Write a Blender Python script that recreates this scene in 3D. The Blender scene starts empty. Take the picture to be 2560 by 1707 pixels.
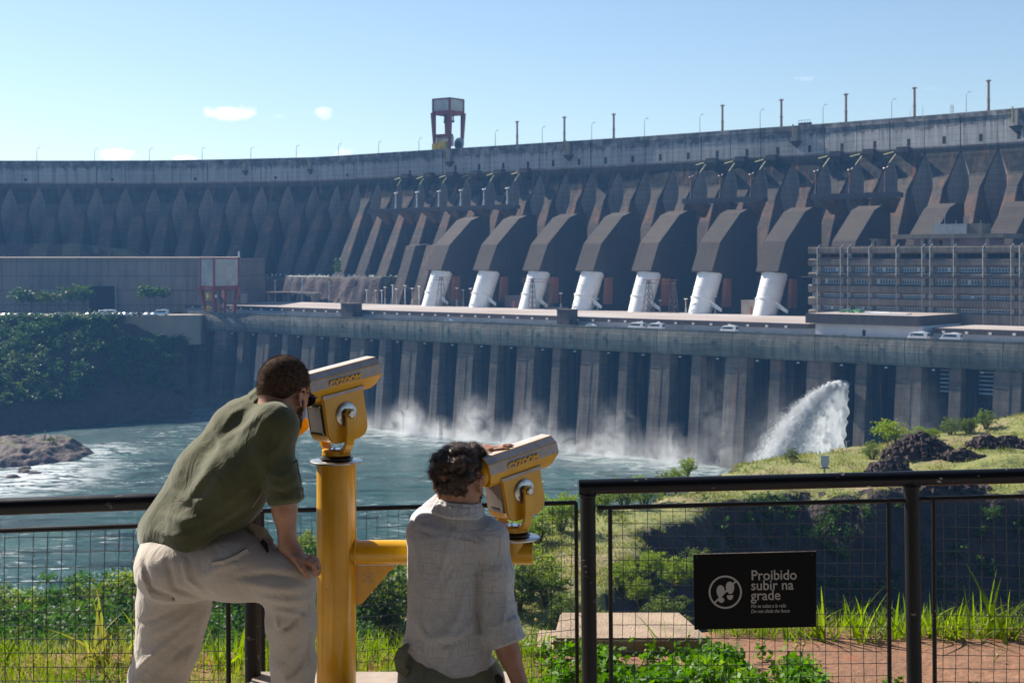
import bpy, bmesh, math, random
import numpy as np
from mathutils import Vector, Matrix, noise as mnoise
R = math.radians
rnd = random.Random(7)
rng = np.random.default_rng(11)
C = bpy.context.scene.collection
SC = bpy.context.scene

# ------------------------------------------------------------------ camera
FS = 3556.0                      # focal length in photograph pixels (50 mm lens, 36 mm sensor, 2560 px)
cam_d = bpy.data.cameras.new('camera'); cam = bpy.data.objects.new('camera', cam_d); C.objects.link(cam)
cam.location = (0, 0, 0); cam.rotation_euler = (R(90), 0, 0)
cam_d.lens = 50; cam_d.sensor_width = 36
cam_d.shift_y = -(853.5-655)/2560.0
cam_d.clip_start = 0.1; cam_d.clip_end = 30000
cam_d.dof.use_dof = True; cam_d.dof.focus_distance = 5.2; cam_d.dof.aperture_fstop = 12.0
SC.camera = cam
# ------------------------------------------------------------------ sun, sky, exposure
SUN_AZ = 52.0      # degrees to the left of the view direction
SUN_EL = 38.0
SUN_STR = 5.0
SKY_STR = 0.069
SC.view_settings.view_transform = 'Standard'; SC.view_settings.look = 'None'
SC.view_settings.gamma = 1; SC.view_settings.use_curve_mapping = False
SC.view_settings.exposure = 1.0
world = bpy.data.worlds.new("World"); SC.world = world; world.use_nodes = True
wn = world.node_tree.nodes; wl = world.node_tree.links
for n in list(wn): wn.remove(n)
wo = wn.new('ShaderNodeOutputWorld'); wb = wn.new('ShaderNodeBackground'); ws = wn.new('ShaderNodeTexSky')
ws.sky_type = 'NISHITA'; ws.sun_disc = False; ws.sun_elevation = R(SUN_EL); ws.sun_rotation = R(-SUN_AZ)
ws.altitude = 200; ws.air_density = 1.0; ws.dust_density = 0.3; ws.ozone_density = 2.3
wb.inputs['Strength'].default_value = SKY_STR
wl.new(ws.outputs[0], wb.inputs[0]); wl.new(wb.outputs[0], wo.inputs[0])
sun_d = bpy.data.lights.new('sun', 'SUN'); sun_d.energy = SUN_STR; sun_d.angle = R(0.53); sun_d.color = (1.0, 0.93, 0.82)
sun = bpy.data.objects.new('sun', sun_d); C.objects.link(sun)
sv = Vector((-math.sin(R(SUN_AZ))*math.cos(R(SUN_EL)), math.cos(R(SUN_AZ))*math.cos(R(SUN_EL)), math.sin(R(SUN_EL))))
sun.rotation_euler = sv.to_track_quat('Z', 'Y').to_euler(); sun.location = (-60, 60, 80)
cy = SC.cycles
cy.use_denoising = True; cy.max_bounces = 6; cy.diffuse_bounces = 3; cy.glossy_bounces = 3
cy.transmission_bounces = 4; cy.volume_bounces = 2; cy.transparent_max_bounces = 12
cy.caustics_reflective = False; cy.caustics_refractive = False
cy.volume_max_steps = 64; cy.volume_step_rate = 2.0

# ------------------------------------------------------------------ measuring helpers
def at(u, v, Y):                 # photograph pixel (2560 wide) at distance Y -> point
    return Vector(((u-1280)*Y/FS, Y, -(v-655)*Y/FS))
def atd(u, v, Y):                # same for a 2352 px wide view of it
    return at(u/0.91875, v/0.91875, Y)
HW = 72.0
def _wp(u):
    Y = HW*FS/(428+.109*(u-1072)); return ((u-1280)/FS*Y, Y)
_O = _wp(1072); _A = _wp(2400); _L = math.hypot(_A[0]-_O[0], _A[1]-_O[1])
ES = ((_A[0]-_O[0])/_L, (_A[1]-_O[1])/_L); ET = (-ES[1], ES[0])
def W(s, t, z): return Vector((_O[0]+ES[0]*s+ET[0]*t, _O[1]+ES[1]*s+ET[1]*t, z))
YAW = math.atan2(ES[1], ES[0])   # direction of the long walls
def S_t(u, t):                   # station s of the point seen at column u on plane t
    k = (u-1280)/FS; Y = (t+_O[0]*ET[0]+_O[1]*ET[1])/(k*ET[0]+ET[1])
    return (k*Y-_O[0])*ES[0]+(Y-_O[1])*ES[1]
def S_z(u, v, z):
    Y = -z*FS/(v-655); k = (u-1280)/FS
    return (k*Y-_O[0])*ES[0]+(Y-_O[1])*ES[1], (k*Y-_O[0])*ET[0]+(Y-_O[1])*ET[1]

WORLDP = {'dam', 'powerhouse', 'office_block', 'wing_wall'}   # their parts are measured in world coordinates
def world_org(p):
    if p.name in WORLDP: return p.location.copy()
    if p.parent is not None and p.parent.name in WORLDP: return p.parent.location.copy()
    return Vector((0,0,0))
# ------------------------------------------------------------------ mesh builder
class MB:
    def __init__(self): self.v = []; self.f = []; self.m = []
    def add(self, vs, fs, mi=0):
        b = len(self.v); self.v += [tuple(p) for p in vs]
        self.f += [tuple(i+b for i in f) for f in fs]; self.m += [mi]*len(fs); return self
    def hexa(self, p, mi=0):     # 8 corners: bottom ring then top ring
        return self.add(p, [(0,3,2,1),(4,5,6,7),(0,1,5,4),(1,2,6,5),(2,3,7,6),(3,0,4,7)], mi)
    def box(self, c, size, rz=0, mi=0, M=None):
        x, y, z = size[0]/2, size[1]/2, size[2]/2
        ps = [Vector(q) for q in ((-x,-y,-z),(x,-y,-z),(x,y,-z),(-x,y,-z),(-x,-y,z),(x,-y,z),(x,y,z),(-x,y,z))]
        Mr = M if M is not None else Matrix.Rotation(rz, 3, 'Z'); c = Vector(c)
        return self.hexa([Mr @ q + c for q in ps], mi)
    def stbox(self, s0, s1, t0, t1, z0, z1, mi=0):
        return self.hexa([W(s0,t0,z0),W(s1,t0,z0),W(s1,t1,z0),W(s0,t1,z0),W(s0,t0,z1),W(s1,t0,z1),W(s1,t1,z1),W(s0,t1,z1)], mi)
    def tube(self, pts, r, n=8, cap=True, mi=0):
        pts = [Vector(p) for p in pts]; rs = r if isinstance(r, (list, tuple)) else [r]*len(pts)
        b = len(self.v); prev = None
        for i, p in enumerate(pts):
            d = (pts[min(i+1, len(pts)-1)]-pts[max(i-1, 0)]).normalized()
            if prev is None:
                a = d.orthogonal().normalized()
            else:
                a = (prev-d*prev.dot(d))
                a = a.normalized() if a.length > 1e-6 else d.orthogonal().normalized()
            prev = a; c = d.cross(a)
            for k in range(n):
                w = 2*math.pi*k/n
                self.v.append(tuple(p+(a*math.cos(w)+c*math.sin(w))*rs[i]))
        for i in range(len(pts)-1):
            for k in range(n):
                q = b+i*n+k; q2 = b+i*n+(k+1) % n
                self.f.append((q, q2, q2+n, q+n)); self.m.append(mi)
        if cap:
            self.f.append(tuple(b+k for k in reversed(range(n)))); self.m.append(mi)
            e = b+(len(pts)-1)*n
            self.f.append(tuple(e+k for k in range(n))); self.m.append(mi)
        return self
    def lathe(self, prof, origin=(0,0,0), n=24, axis=None, mi=0):   # prof: (r, h) along axis
        ax = Vector(axis if axis else (0,0,1)).normalized(); a = ax.orthogonal().normalized(); c = ax.cross(a); o = Vector(origin)
        b = len(self.v)
        for (r, h) in prof:
            for k in range(n):
                w = 2*math.pi*k/n; self.v.append(tuple(o+ax*h+(a*math.cos(w)+c*math.sin(w))*max(r, 1e-5)))
        for i in range(len(prof)-1):
            for k in range(n):
                q = b+i*n+k; q2 = b+i*n+(k+1) % n
                self.f.append((q, q2, q2+n, q+n)); self.m.append(mi)
        self.f.append(tuple(b+k for k in reversed(range(n)))); self.m.append(mi)
        e = b+(len(prof)-1)*n; self.f.append(tuple(e+k for k in range(n))); self.m.append(mi)
        return self
    def prism(self, poly, o, ax, ay, az, d0, d1, mi=0):  # poly in (ax, ay) plane, extruded along az
        o, ax, ay, az = map(Vector, (o, ax, ay, az)); n = len(poly)
        vs = [o+ax*p[0]+ay*p[1]+az*d0 for p in poly]+[o+ax*p[0]+ay*p[1]+az*d1 for p in poly]
        fs = [tuple(reversed(range(n))), tuple(range(n, 2*n))]+[(i, (i+1) % n, (i+1) % n+n, i+n) for i in range(n)]
        return self.add(vs, fs, mi)
    def build(self, name, mats, parent=None, smooth=False, origin=None, kind=None, bevel=0):
        o3 = Vector(origin) if origin is not None else (world_org(parent) if parent is not None else Vector((0,0,0)))
        me = bpy.data.meshes.new(name)
        me.from_pydata([(x-o3.x, y-o3.y, z-o3.z) for x, y, z in self.v], [], self.f)
        mats = mats if isinstance(mats, (list, tuple)) else [mats]
        for m in mats: me.materials.append(m)
        if any(self.m): me.polygons.foreach_set('material_index', self.m)
        bm = bmesh.new(); bm.from_mesh(me); bmesh.ops.recalc_face_normals(bm, faces=bm.faces)
        if bevel: bmesh.ops.bevel(bm, geom=list(bm.edges), offset=bevel, segments=2, affect='EDGES', clamp_overlap=True)
        bm.to_mesh(me); bm.free()
        if smooth: me.polygons.foreach_set('use_smooth', [True]*len(me.polygons)); sharp(me)
        o = bpy.data.objects.new(name, me); C.objects.link(o)
        if parent is not None: o.parent = parent
        else: o.location = o3
        if kind: o['kind'] = kind
        return o
def sharp(me, ang=35):
    try: me.set_sharp_from_angle(angle=R(ang))
    except Exception: pass
def np_mesh(name, V, F, mats, parent=None, kind=None, smooth=False, origin=None, mi=None):
    me = bpy.data.meshes.new(name); V = np.asarray(V, np.float32); F = np.asarray(F, np.int32)
    if origin is not None: V = V-np.array(origin, np.float32)
    k = F.shape[1]
    me.vertices.add(len(V)); me.vertices.foreach_set('co', V.ravel())
    me.loops.add(F.size); me.loops.foreach_set('vertex_index', F.ravel())
    me.polygons.add(len(F)); me.polygons.foreach_set('loop_start', np.arange(0, F.size, k, dtype=np.int32))
    try: me.polygons.foreach_set('loop_total', np.full(len(F), k, np.int32))
    except Exception: pass
    mats = mats if isinstance(mats, (list, tuple)) else [mats]
    for m in mats: me.materials.append(m)
    if mi is not None: me.polygons.foreach_set('material_index', np.asarray(mi, np.int32))
    if smooth: me.polygons.foreach_set('use_smooth', np.ones(len(F), bool))
    me.update(calc_edges=True); me.validate()
    o = bpy.data.objects.new(name, me); C.objects.link(o)
    if parent is not None: o.parent = parent
    if origin is not None and parent is None: o.location = origin
    if kind: o['kind'] = kind
    return o
def tag(o, label=None, cat=None, group=None, kind=None):
    if label: o['label'] = label
    if cat: o['category'] = cat
    if group: o['group'] = group
    if kind: o['kind'] = kind
    return o
def thing(name, label, cat, loc=(0,0,0), rz=0, group=None):
    o = bpy.data.objects.new(name, None); C.objects.link(o); o.location = loc; o.rotation_euler = (0,0,rz)
    o.empty_display_size = 0.2
    return tag(o, label, cat, group)
def dup(o, loc=None, rz=None, label=None, parent=None, scale=None):
    c = o.copy(); C.objects.link(c); c.parent = parent
    for ch in list(o.children): dup(ch, parent=c)
    if loc is not None: c.location = loc
    if rz is not None: c.rotation_euler = (c.rotation_euler[0], c.rotation_euler[1], rz)
    if scale is not None: c.scale = (scale,)*3
    if label: c['label'] = label
    return c
ORD = 'zeroth first second third fourth fifth sixth seventh eighth ninth tenth eleventh twelfth thirteenth fourteenth fifteenth sixteenth seventeenth eighteenth nineteenth twentieth'.split()
def vnoise(X, Y, scale, seed=0, octv=3):      # cheap value noise on arrays
    out = np.zeros_like(X, dtype=float); amp = 1.0; tot = 0
    rs = np.random.default_rng(seed); T = rs.random((256, 256))
    for o in range(octv):
        x = X/scale*(2**o)+17.3*o; y = Y/scale*(2**o)+5.1*o
        xi = np.floor(x).astype(int); yi = np.floor(y).astype(int); fx = x-xi; fy = y-yi
        fx = fx*fx*(3-2*fx); fy = fy*fy*(3-2*fy)
        a = T[xi % 256, yi % 256]; b = T[(xi+1) % 256, yi % 256]; c = T[xi % 256, (yi+1) % 256]; d = T[(xi+1) % 256, (yi+1) % 256]
        out += amp*((a*(1-fx)+b*fx)*(1-fy)+(c*(1-fx)+d*fx)*fy); tot += amp; amp *= .5
    return out/tot*2-1

# ------------------------------------------------------------------ materials
def newmat(name):
    m = bpy.data.materials.new(name); m.use_nodes = True; nt = m.node_tree
    return m, nt, nt.nodes['Principled BSDF']
def N(nt, typ, ins=None, **kw):
    n = nt.nodes.new(typ)
    for k, v in kw.items(): setattr(n, k, v)
    for k, v in (ins or {}).items():
        if isinstance(v, bpy.types.NodeSocket): nt.links.new(v, n.inputs[k])
        else: n.inputs[k].default_value = v
    return n
def c4(c): return (c[0], c[1], c[2], 1.0)
def math_(nt, op, a, b=0.0, clamp=False):
    n = nt.nodes.new('ShaderNodeMath'); n.operation = op; n.use_clamp = clamp
    for i, v in enumerate((a, b)):
        if isinstance(v, bpy.types.NodeSocket): nt.links.new(v, n.inputs[i])
        else: n.inputs[i].default_value = v
    return n.outputs[0]
def mix_(nt, fac, a, b, blend='MIX'):
    n = nt.nodes.new('ShaderNodeMix'); n.data_type = 'RGBA'; n.blend_type = blend
    for i, v in ((0, fac), (6, a), (7, b)):
        if isinstance(v, bpy.types.NodeSocket): nt.links.new(v, n.inputs[i])
        else: n.inputs[i].default_value = v if i == 0 else c4(v)
    return n.outputs[2]
def ramp_(nt, x, lo, hi):
    n = nt.nodes.new('ShaderNodeMapRange'); n.clamp = True
    nt.links.new(x, n.inputs[0]); n.inputs[1].default_value = lo; n.inputs[2].default_value = hi
    return n.outputs[0]
def pos_(nt, scale=(1,1,1), obj=False, rz=0):
    g = nt.nodes.new('ShaderNodeTexCoord' if obj else 'ShaderNodeNewGeometry')
    mp = nt.nodes.new('ShaderNodeMapping'); mp.inputs['Scale'].default_value = scale; mp.inputs['Rotation'].default_value = (0,0,rz)
    mp.vector_type = 'TEXTURE' if False else 'POINT'
    nt.links.new(g.outputs['Object' if obj else 'Position'], mp.inputs[0]); return mp.outputs[0]
def noise_(nt, vec, scale, detail=3, rough=.55, dist=0):
    n = N(nt, 'ShaderNodeTexNoise', {'Scale': scale, 'Detail': detail, 'Roughness': rough, 'Distortion': dist}); nt.links.new(vec, n.inputs['Vector']); return n.outputs['Fac']
def bump_(nt, b, h, strength=.3, dist=.01):
    n = N(nt, 'ShaderNodeBump', {'Height': h, 'Strength': strength, 'Distance': dist}); nt.links.new(n.outputs[0], b.inputs['Normal'])
def simple(name, col, rough=.6, metal=0, var=.15, vs=8, bump=0, bs=40, bd=.002, obj=True, spec=None, col2=None):
    m, nt, b = newmat(name); v = pos_(nt, obj=obj)
    n1 = noise_(nt, v, vs)
    c2 = col2 if col2 else tuple(max(0, c*(1-var*2)) for c in col)
    nt.links.new(mix_(nt, ramp_(nt, n1, .3, .7), c2 if col2 else tuple(c*(1+var*.5) for c in col), c2 if not col2 else col), b.inputs['Base Color'])
    b.inputs['Roughness'].default_value = rough; b.inputs['Metallic'].default_value = metal
    if spec is not None: b.inputs['Specular IOR Level'].default_value = spec
    if bump: bump_(nt, b, noise_(nt, v, bs), bump, bd)
    return m
def concrete(name, c1, c2, lift=2.4, streak=.6, stain=None, big=.02, rust=0.0, bands=.35):
    m, nt, b = newmat(name); P = pos_(nt)
    rot = pos_(nt, rz=-YAW)
    big_n = noise_(nt, P, big, 4)
    mp = N(nt, 'ShaderNodeMapping', {'Scale': (.55, .55, .035)}); nt.links.new(P, mp.inputs[0])
    st = noise_(nt, mp.outputs[0], 1.0, 5, .65)
    mp2 = N(nt, 'ShaderNodeMapping', {'Scale': (.05, .05, .9)}); nt.links.new(P, mp2.inputs[0])
    hz = noise_(nt, mp2.outputs[0], 1.0, 4, .6)
    col = mix_(nt, ramp_(nt, big_n, .35, .65), c1, c2)
    dark = tuple(c*.42 for c in c2)
    col = mix_(nt, math_(nt, 'MULTIPLY', ramp_(nt, st, .45, .75), streak), col, dark)
    light = tuple(min(1, c*1.35) for c in c1)
    col = mix_(nt, math_(nt, 'MULTIPLY', ramp_(nt, hz, .5, .78), bands), col, light)
    sep = N(nt, 'ShaderNodeSeparateXYZ'); nt.links.new(P, sep.inputs[0]); Z = sep.outputs[2]
    fr = math_(nt, 'FRACT', math_(nt, 'DIVIDE', Z, lift))
    line = math_(nt, 'LESS_THAN', fr, .09)
    col = mix_(nt, math_(nt, 'MULTIPLY', line, .4), col, dark)
    sepr = N(nt, 'ShaderNodeSeparateXYZ'); nt.links.new(rot, sepr.inputs[0])
    fr2 = math_(nt, 'FRACT', math_(nt, 'DIVIDE', sepr.outputs[0], 4.0))
    col = mix_(nt, math_(nt, 'MULTIPLY', math_(nt, 'LESS_THAN', fr2, .05), .3), col, dark)
    for s in (stain or []):      # (z0, z1, colour, amount, roughness of the edge): growth and damp that keep their own shape
        z0, z1, sc_, am, ed = s
        nz = math_(nt, 'ADD', Z, math_(nt, 'MULTIPLY', math_(nt, 'SUBTRACT', st, .5), ed*2))
        nz = math_(nt, 'ADD', nz, math_(nt, 'MULTIPLY', math_(nt, 'SUBTRACT', hz, .5), ed))
        w = (z1-z0)*.15+.01
        k = math_(nt, 'MULTIPLY', ramp_(nt, nz, z0, z0+w), ramp_(nt, math_(nt, 'MULTIPLY', nz, -1), -z1, -z1+w))
        k = math_(nt, 'MULTIPLY', k, math_(nt, 'MULTIPLY', ramp_(nt, noise_(nt, P, .25, 4), .25, .6), am))
        col = mix_(nt, k, col, sc_)
    if rust:
        rn = ramp_(nt, noise_(nt, mp.outputs[0], .6, 3), .56, .72)
        col = mix_(nt, math_(nt, 'MULTIPLY', rn, rust), col, (.30,.13,.07))
    nt.links.new(col, b.inputs['Base Color']); b.inputs['Roughness'].default_value = .9
    b.inputs['Specular IOR Level'].default_value = .2
    bump_(nt, b, math_(nt, 'SUBTRACT', st, math_(nt, 'MULTIPLY', line, .6)), .5, .25)
    return m
# ================================================================== far setting: river, dam, powerhouse
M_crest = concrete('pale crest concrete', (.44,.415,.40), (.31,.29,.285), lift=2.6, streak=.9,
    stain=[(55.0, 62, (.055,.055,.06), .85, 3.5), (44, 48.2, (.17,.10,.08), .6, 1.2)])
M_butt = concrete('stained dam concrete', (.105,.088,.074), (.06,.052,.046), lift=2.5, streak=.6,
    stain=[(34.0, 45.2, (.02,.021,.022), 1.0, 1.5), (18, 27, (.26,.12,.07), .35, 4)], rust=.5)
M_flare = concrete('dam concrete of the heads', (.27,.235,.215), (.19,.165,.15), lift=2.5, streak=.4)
M_pen = concrete('penstock concrete', (.085,.069,.058), (.055,.046,.04), lift=1.25, streak=.35, bands=.25)
M_corn = concrete('powerhouse cornice concrete', (.26,.25,.21), (.13,.13,.11), lift=2.2, streak=.9,
    stain=[(-27.3, -24.5, (.07,.07,.07), .7, 1.6)], rust=.25, big=.05)
M_pier = concrete('powerhouse pier concrete', (.205,.17,.14), (.10,.086,.075), lift=1.7, streak=.9,
    stain=[(-38, -33, (.27,.15,.10), .5, 3), (-52, -38, (.03,.03,.03), .4, 6)], rust=.35, big=.06)
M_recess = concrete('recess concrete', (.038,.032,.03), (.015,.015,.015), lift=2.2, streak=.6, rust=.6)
M_roof = concrete('gravel roof', (.42,.38,.36), (.33,.27,.24), lift=50, streak=.1, big=.03, bands=.1)
M_road = simple('dusty concrete road', (.34,.28,.22), .9, var=.2, vs=.05, obj=False)
M_fascia = concrete('dark fascia concrete', (.10,.085,.085), (.075,.065,.065), lift=1.2, streak=.5)
M_whitewall = simple('white painted wall', (.62,.64,.68), .8, var=.06, vs=.2, obj=False)
M_greywall = simple('blue grey painted wall', (.36,.40,.46), .8, var=.15, vs=.1, obj=False)
M_black = simple('dark opening', (.012,.013,.016), .8)
M_glass = simple('dark window glass', (.03,.045,.06), .12, var=.2, vs=.4, spec=.7)
M_white = simple('white paint', (.78,.78,.76), .45, var=.05, vs=.3, obj=False)
M_white_f = simple('white window frame', (.72,.73,.75), .5)
M_red = simple('red crane paint', (.22,.032,.035), .55, var=.15, vs=.2, obj=False)
M_cladding = simple('grey crane cladding', (.46,.45,.42), .7, var=.15, vs=.25, obj=False)
M_yel_far = simple('yellow paint', (.62,.42,.03), .6)
M_yel_pipe = simple('pale yellow pipe', (.34,.32,.12), .6)
M_metal = simple('galvanised steel', (.42,.43,.44), .5, .3)
M_darkmetal = simple('weathered dark steel', (.08,.06,.055), .7)
M_rust = simple('rusty steel', (.28,.11,.06), .9)
M_porc = simple('brown insulator', (.20,.09,.06), .4)
M_tan = concrete('tan concrete', (.36,.30,.25), (.28,.23,.20), lift=30, streak=.4)

# ---- river: one sheet to the horizon, swell modelled near the camera
def river():
    m, nt, b = newmat('river water'); P = pos_(nt)
    mp = N(nt, 'ShaderNodeMapping', {'Scale': (.035, .10, .05), 'Rotation': (0,0,.35)}); nt.links.new(P, mp.inputs[0])
    mpf = N(nt, 'ShaderNodeMapping', {'Scale': (.12, .28, .1), 'Rotation': (0,0,.25)}); nt.links.new(P, mpf.inputs[0])
    w1 = noise_(nt, mp.outputs[0], 1.0, 6, .62, 1.2)
    w2 = noise_(nt, mpf.outputs[0], 1.0, 6, .65, .8)
    w3 = noise_(nt, mpf.outputs[0], 4.0, 4, .6, .5)
    patch = noise_(nt, P, .012, 3, .5, 1.5)
    col = mix_(nt, ramp_(nt, w1, .35, .65), (.003,.032,.035), (.04,.125,.115))
    # foam: swirls everywhere, dense along the foot of the powerhouse and round the rock
    rid = math_(nt, 'ABSOLUTE', math_(nt, 'SUBTRACT', w1, .5)); thin = math_(nt, 'SUBTRACT', 1.0, ramp_(nt, rid, .0, .035))
    foam = math_(nt, 'MULTIPLY', thin, ramp_(nt, w2, .50, .64))
    foam = math_(nt, 'MULTIPLY', foam, ramp_(nt, patch, .42, .58))
    speck = math_(nt, 'MULTIPLY', ramp_(nt, w3, .64, .76), ramp_(nt, patch, .40, .62))
    sep = N(nt, 'ShaderNodeSeparateXYZ'); nt.links.new(P, sep.inputs[0])
    # distance from the powerhouse wall
    tt = math_(nt, 'ADD', math_(nt, 'MULTIPLY', math_(nt, 'SUBTRACT', sep.outputs[0], _O[0]), ET[0]), math_(nt, 'MULTIPLY', math_(nt, 'SUBTRACT', sep.outputs[1], _O[1]), ET[1]))
    nearw = ramp_(nt, math_(nt, 'ADD', tt, math_(nt, 'MULTIPLY', w1, 40)), -28, 14)
    boil = math_(nt, 'MULTIPLY', nearw, ramp_(nt, w2, .36, .62))
    def spot(cx, cy_, r0, r1):
        dx = math_(nt, 'SUBTRACT', sep.outputs[0], cx); dy = math_(nt, 'MULTIPLY', math_(nt, 'SUBTRACT', sep.outputs[1], cy_), .55)
        d = math_(nt, 'SQRT', math_(nt, 'ADD', math_(nt, 'MULTIPLY', dx, dx), math_(nt, 'MULTIPLY', dy, dy)))
        return math_(nt, 'SUBTRACT', 1.0, ramp_(nt, math_(nt, 'ADD', d, math_(nt, 'MULTIPLY', w1, 18)), r0, r1))
    a = at(80, 1190, 480); sp1 = math_(nt, 'MULTIPLY', spot(a.x-4, a.y-2, 22, 46), ramp_(nt, w2, .42, .54))
    a = at(215, 1135, 533); sp2 = math_(nt, 'MULTIPLY', spot(a.x, a.y, 14, 32), ramp_(nt, w2, .46, .56))
    f = math_(nt, 'MAXIMUM', foam, math_(nt, 'MULTIPLY', speck, .5)); f = math_(nt, 'MAXIMUM', f, math_(nt, 'MULTIPLY', boil, .8))
    f = math_(nt, 'MAXIMUM', f, sp1); f = math_(nt, 'MAXIMUM', f, sp2)
    nt.links.new(mix_(nt, f, col, (.72,.76,.76)), b.inputs['Base Color'])
    nt.links.new(math_(nt, 'ADD', math_(nt, 'MULTIPLY', f, .5), .16), b.inputs['Roughness'])
    b.inputs['IOR'].default_value = 1.33; b.inputs['Specular IOR Level'].default_value = .24
    h = math_(nt, 'ADD', w1, math_(nt, 'MULTIPLY', w2, .45)); h = math_(nt, 'ADD', h, math_(nt, 'MULTIPLY', w3, .16))
    bump_(nt, b, h, 1.0, 4.5)
    xs = np.linspace(-420, 330, 300); ys = np.linspace(180, 780, 260); X, Y = np.meshgrid(xs, ys)
    Z = -HW+.45*vnoise(X, Y, 26, 3, 4)+.25*vnoise(X, Y*2, 9, 5, 3)
    ed = np.minimum(np.minimum(X+420, 330-X), np.minimum(Y-180, 780-Y)); Z = -HW+(Z+HW)*np.clip(ed/40, 0, 1)
    V = np.stack([X, Y, Z], -1).reshape(-1, 3); nx, ny = len(xs), len(ys)
    i = (np.arange(ny-1)[:, None]*nx+np.arange(nx-1)).ravel(); F = np.stack([i, i+1, i+nx+1, i+nx], 1)
    # skirt to the horizon
    b0 = len(V); far = 9000
    cor = [(0, 0), (nx-1, 0), ((ny-1)*nx+nx-1, 0), ((ny-1)*nx, 0)]
    V = np.vstack([V, [[-far, -far, -HW], [far, -far, -HW], [far, far, -HW], [-far, far, -HW]]])
    c = [0, nx-1, (ny-1)*nx+nx-1, (ny-1)*nx]
    F2 = np.array([[b0, b0+1, c[1], c[0]], [b0+1, b0+2, c[2], c[1]], [b0+2, b0+3, c[3], c[2]], [b0+3, b0, c[0], c[3]]])
    np_mesh('river', V, np.vstack([F, F2]), m, kind='structure', smooth=True)
river()

# ---- dam
crest_uv = [(-600,406.7),(-300,406.5),(0,406),(200,406),(402,405.5),(600,402),(800,397),(1068,380),(1267,368),(1600,347),(2090,313),(2560,276),(2800,256)]
cst = [S_z(u, v, 60) for u, v in crest_uv]
def crest_t(s):
    xs = [p[0] for p in cst]; ts = [p[1] for p in cst]
    base = float(np.interp(s, xs, ts))
    return base
joints = []
k = -14
s = 32.2-16.07*14
while s < 262: joints.append((s, crest_t(s))); s += 16.07
R1j = [(-204.9,129.0),(-214.95,134.85),(-224.3,126.8),(-233.95,118.5),(-243.98,109.9),(-254.66,100.7),(-265.47,91.4),(-276.74,81.7),(-288.34,71.7),(-300.33,61.4),(-312.78,50.7),(-325.23,40.0),(-338.33,28.7),(-351.44,17.5)]
left = []
# walk along the crest curve to the left with 16.6 m blocks
lp = [(a, crest_t(a)) for a in np.linspace(joints[0][0], -430, 400)]
acc = 0; 
for a, b_ in zip(lp[:-1], lp[1:]):
    acc += math.hypot(a[0]-b_[0], a[1]-b_[1])
    if acc >= 17.15: left.append(b_); acc = 0
joints = left[::-1]+joints
JP = [W(s, t, 0) for s, t in joints]
dam = thing('dam', 'long hollow concrete gravity dam with ribbed buttresses under a pale crest wall', 'dam', W(0,125,-26))
Zl = [-30, -22, -10, 0, 10, 18, 24, 30, 36, 40, 43, 45.6, 46.8]
def bface(z): return .8+(0 if z > 44 else (44-z)*.16 if z > 36 else 1.28+(36-z)*.50)
def gap(z): return 0.12 if z >= 45.6 else min(5.7, .12+(45.6-z)*.40) if z > 30 else max(4.2, 5.7-(30-z)*.06)
def bback(z): return -.2 if z > 45 else -.2-(45-z)*.22 if z > 25 else -4.6-(25-z)*.38
nb = len(JP)-1
def prof_pt(i, a, b_, z):
    p, q = JP[i], JP[i+1]; d = (q-p); L = d.length; d = d/L; n = Vector((d.y, -d.x, 0))
    return p+d*a+n*b_+Vector((0,0,z)), L
for i in range(nb):
    L = (JP[i+1]-JP[i]).length
    # crest wall panel with a dark joint beside it
    mb = MB(); P = lambda a, b_, z: prof_pt(i, a, b_, z)[0]
    j0 = .28 if i % 2 else .12; j1 = L-(.28 if (i+1) % 2 else .12)
    prof = [(-7, 46.8), (.75, 46.8), (1.25, 47.6), (1.25, 58.4), (1.55, 58.7), (1.55, 60.0), (-7, 60.0)]
    n = len(prof)
    mb.add([P(j0, b_, z) for b_, z in prof]+[P(j1, b_, z) for b_, z in prof], [tuple(range(n)), tuple(reversed(range(n, 2*n)))]+[(q, (q+1) % n, (q+1) % n+n, q+n) for q in range(n)])
    mb.add([P(0, .2, 46.8), P(L, .2, 46.8), P(L, .2, 59.9), P(0, .2, 59.9)], [(0,1,2,3)])
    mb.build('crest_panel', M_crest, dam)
    # buttress and the flared heads each side of it
    vs = []; fs = []; mi = []
    for z in Zl:
        g = gap(z); bf = bface(z); bb = bback(z); hw = min(g*.55, g)
        row = [(-.5, bb-.25), (g*.12, bb+.1), (g, min(bf-.02, bb+g*.9+.1)), (g+.01, bf-.35 if g > 1 else bf), (g+.35 if g > 1 else g+.05, bf), (L-g-.35 if g > 1 else L-g-.05, bf), (L-g-.01, bf-.35 if g > 1 else bf), (L-g, min(bf-.02, bb+g*.9+.1)), (L-g*.12, bb+.1), (L+.5, bb-.25)]
        vs += [P(a, b_, z) for a, b_ in row]
    nr = 10
    for r in range(len(Zl)-1):
        for c in range(nr-1):
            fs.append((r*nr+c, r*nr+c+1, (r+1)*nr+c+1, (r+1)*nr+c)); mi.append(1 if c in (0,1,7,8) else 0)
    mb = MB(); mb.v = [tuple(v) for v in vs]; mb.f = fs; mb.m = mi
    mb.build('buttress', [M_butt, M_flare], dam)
    # small access window in the crest wall
    if joints[i][0] > -120 or i % 3 == 1:
        mb = MB(); a = L*.55; h = 3.1 if joints[i][0] > -120 else 1.7; w = .8
        mb.hexa([P(a-w,1.1,48.6),P(a+w,1.1,48.6),P(a+w,1.262,48.6),P(a-w,1.262,48.6),P(a-w,1.1,48.6+h),P(a+w,1.1,48.6+h),P(a+w,1.262,48.6+h),P(a-w,1.262,48.6+h)])
        mb.build('access_opening', M_black, dam)
mb = MB()   # railing kerb along the crest road
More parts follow.
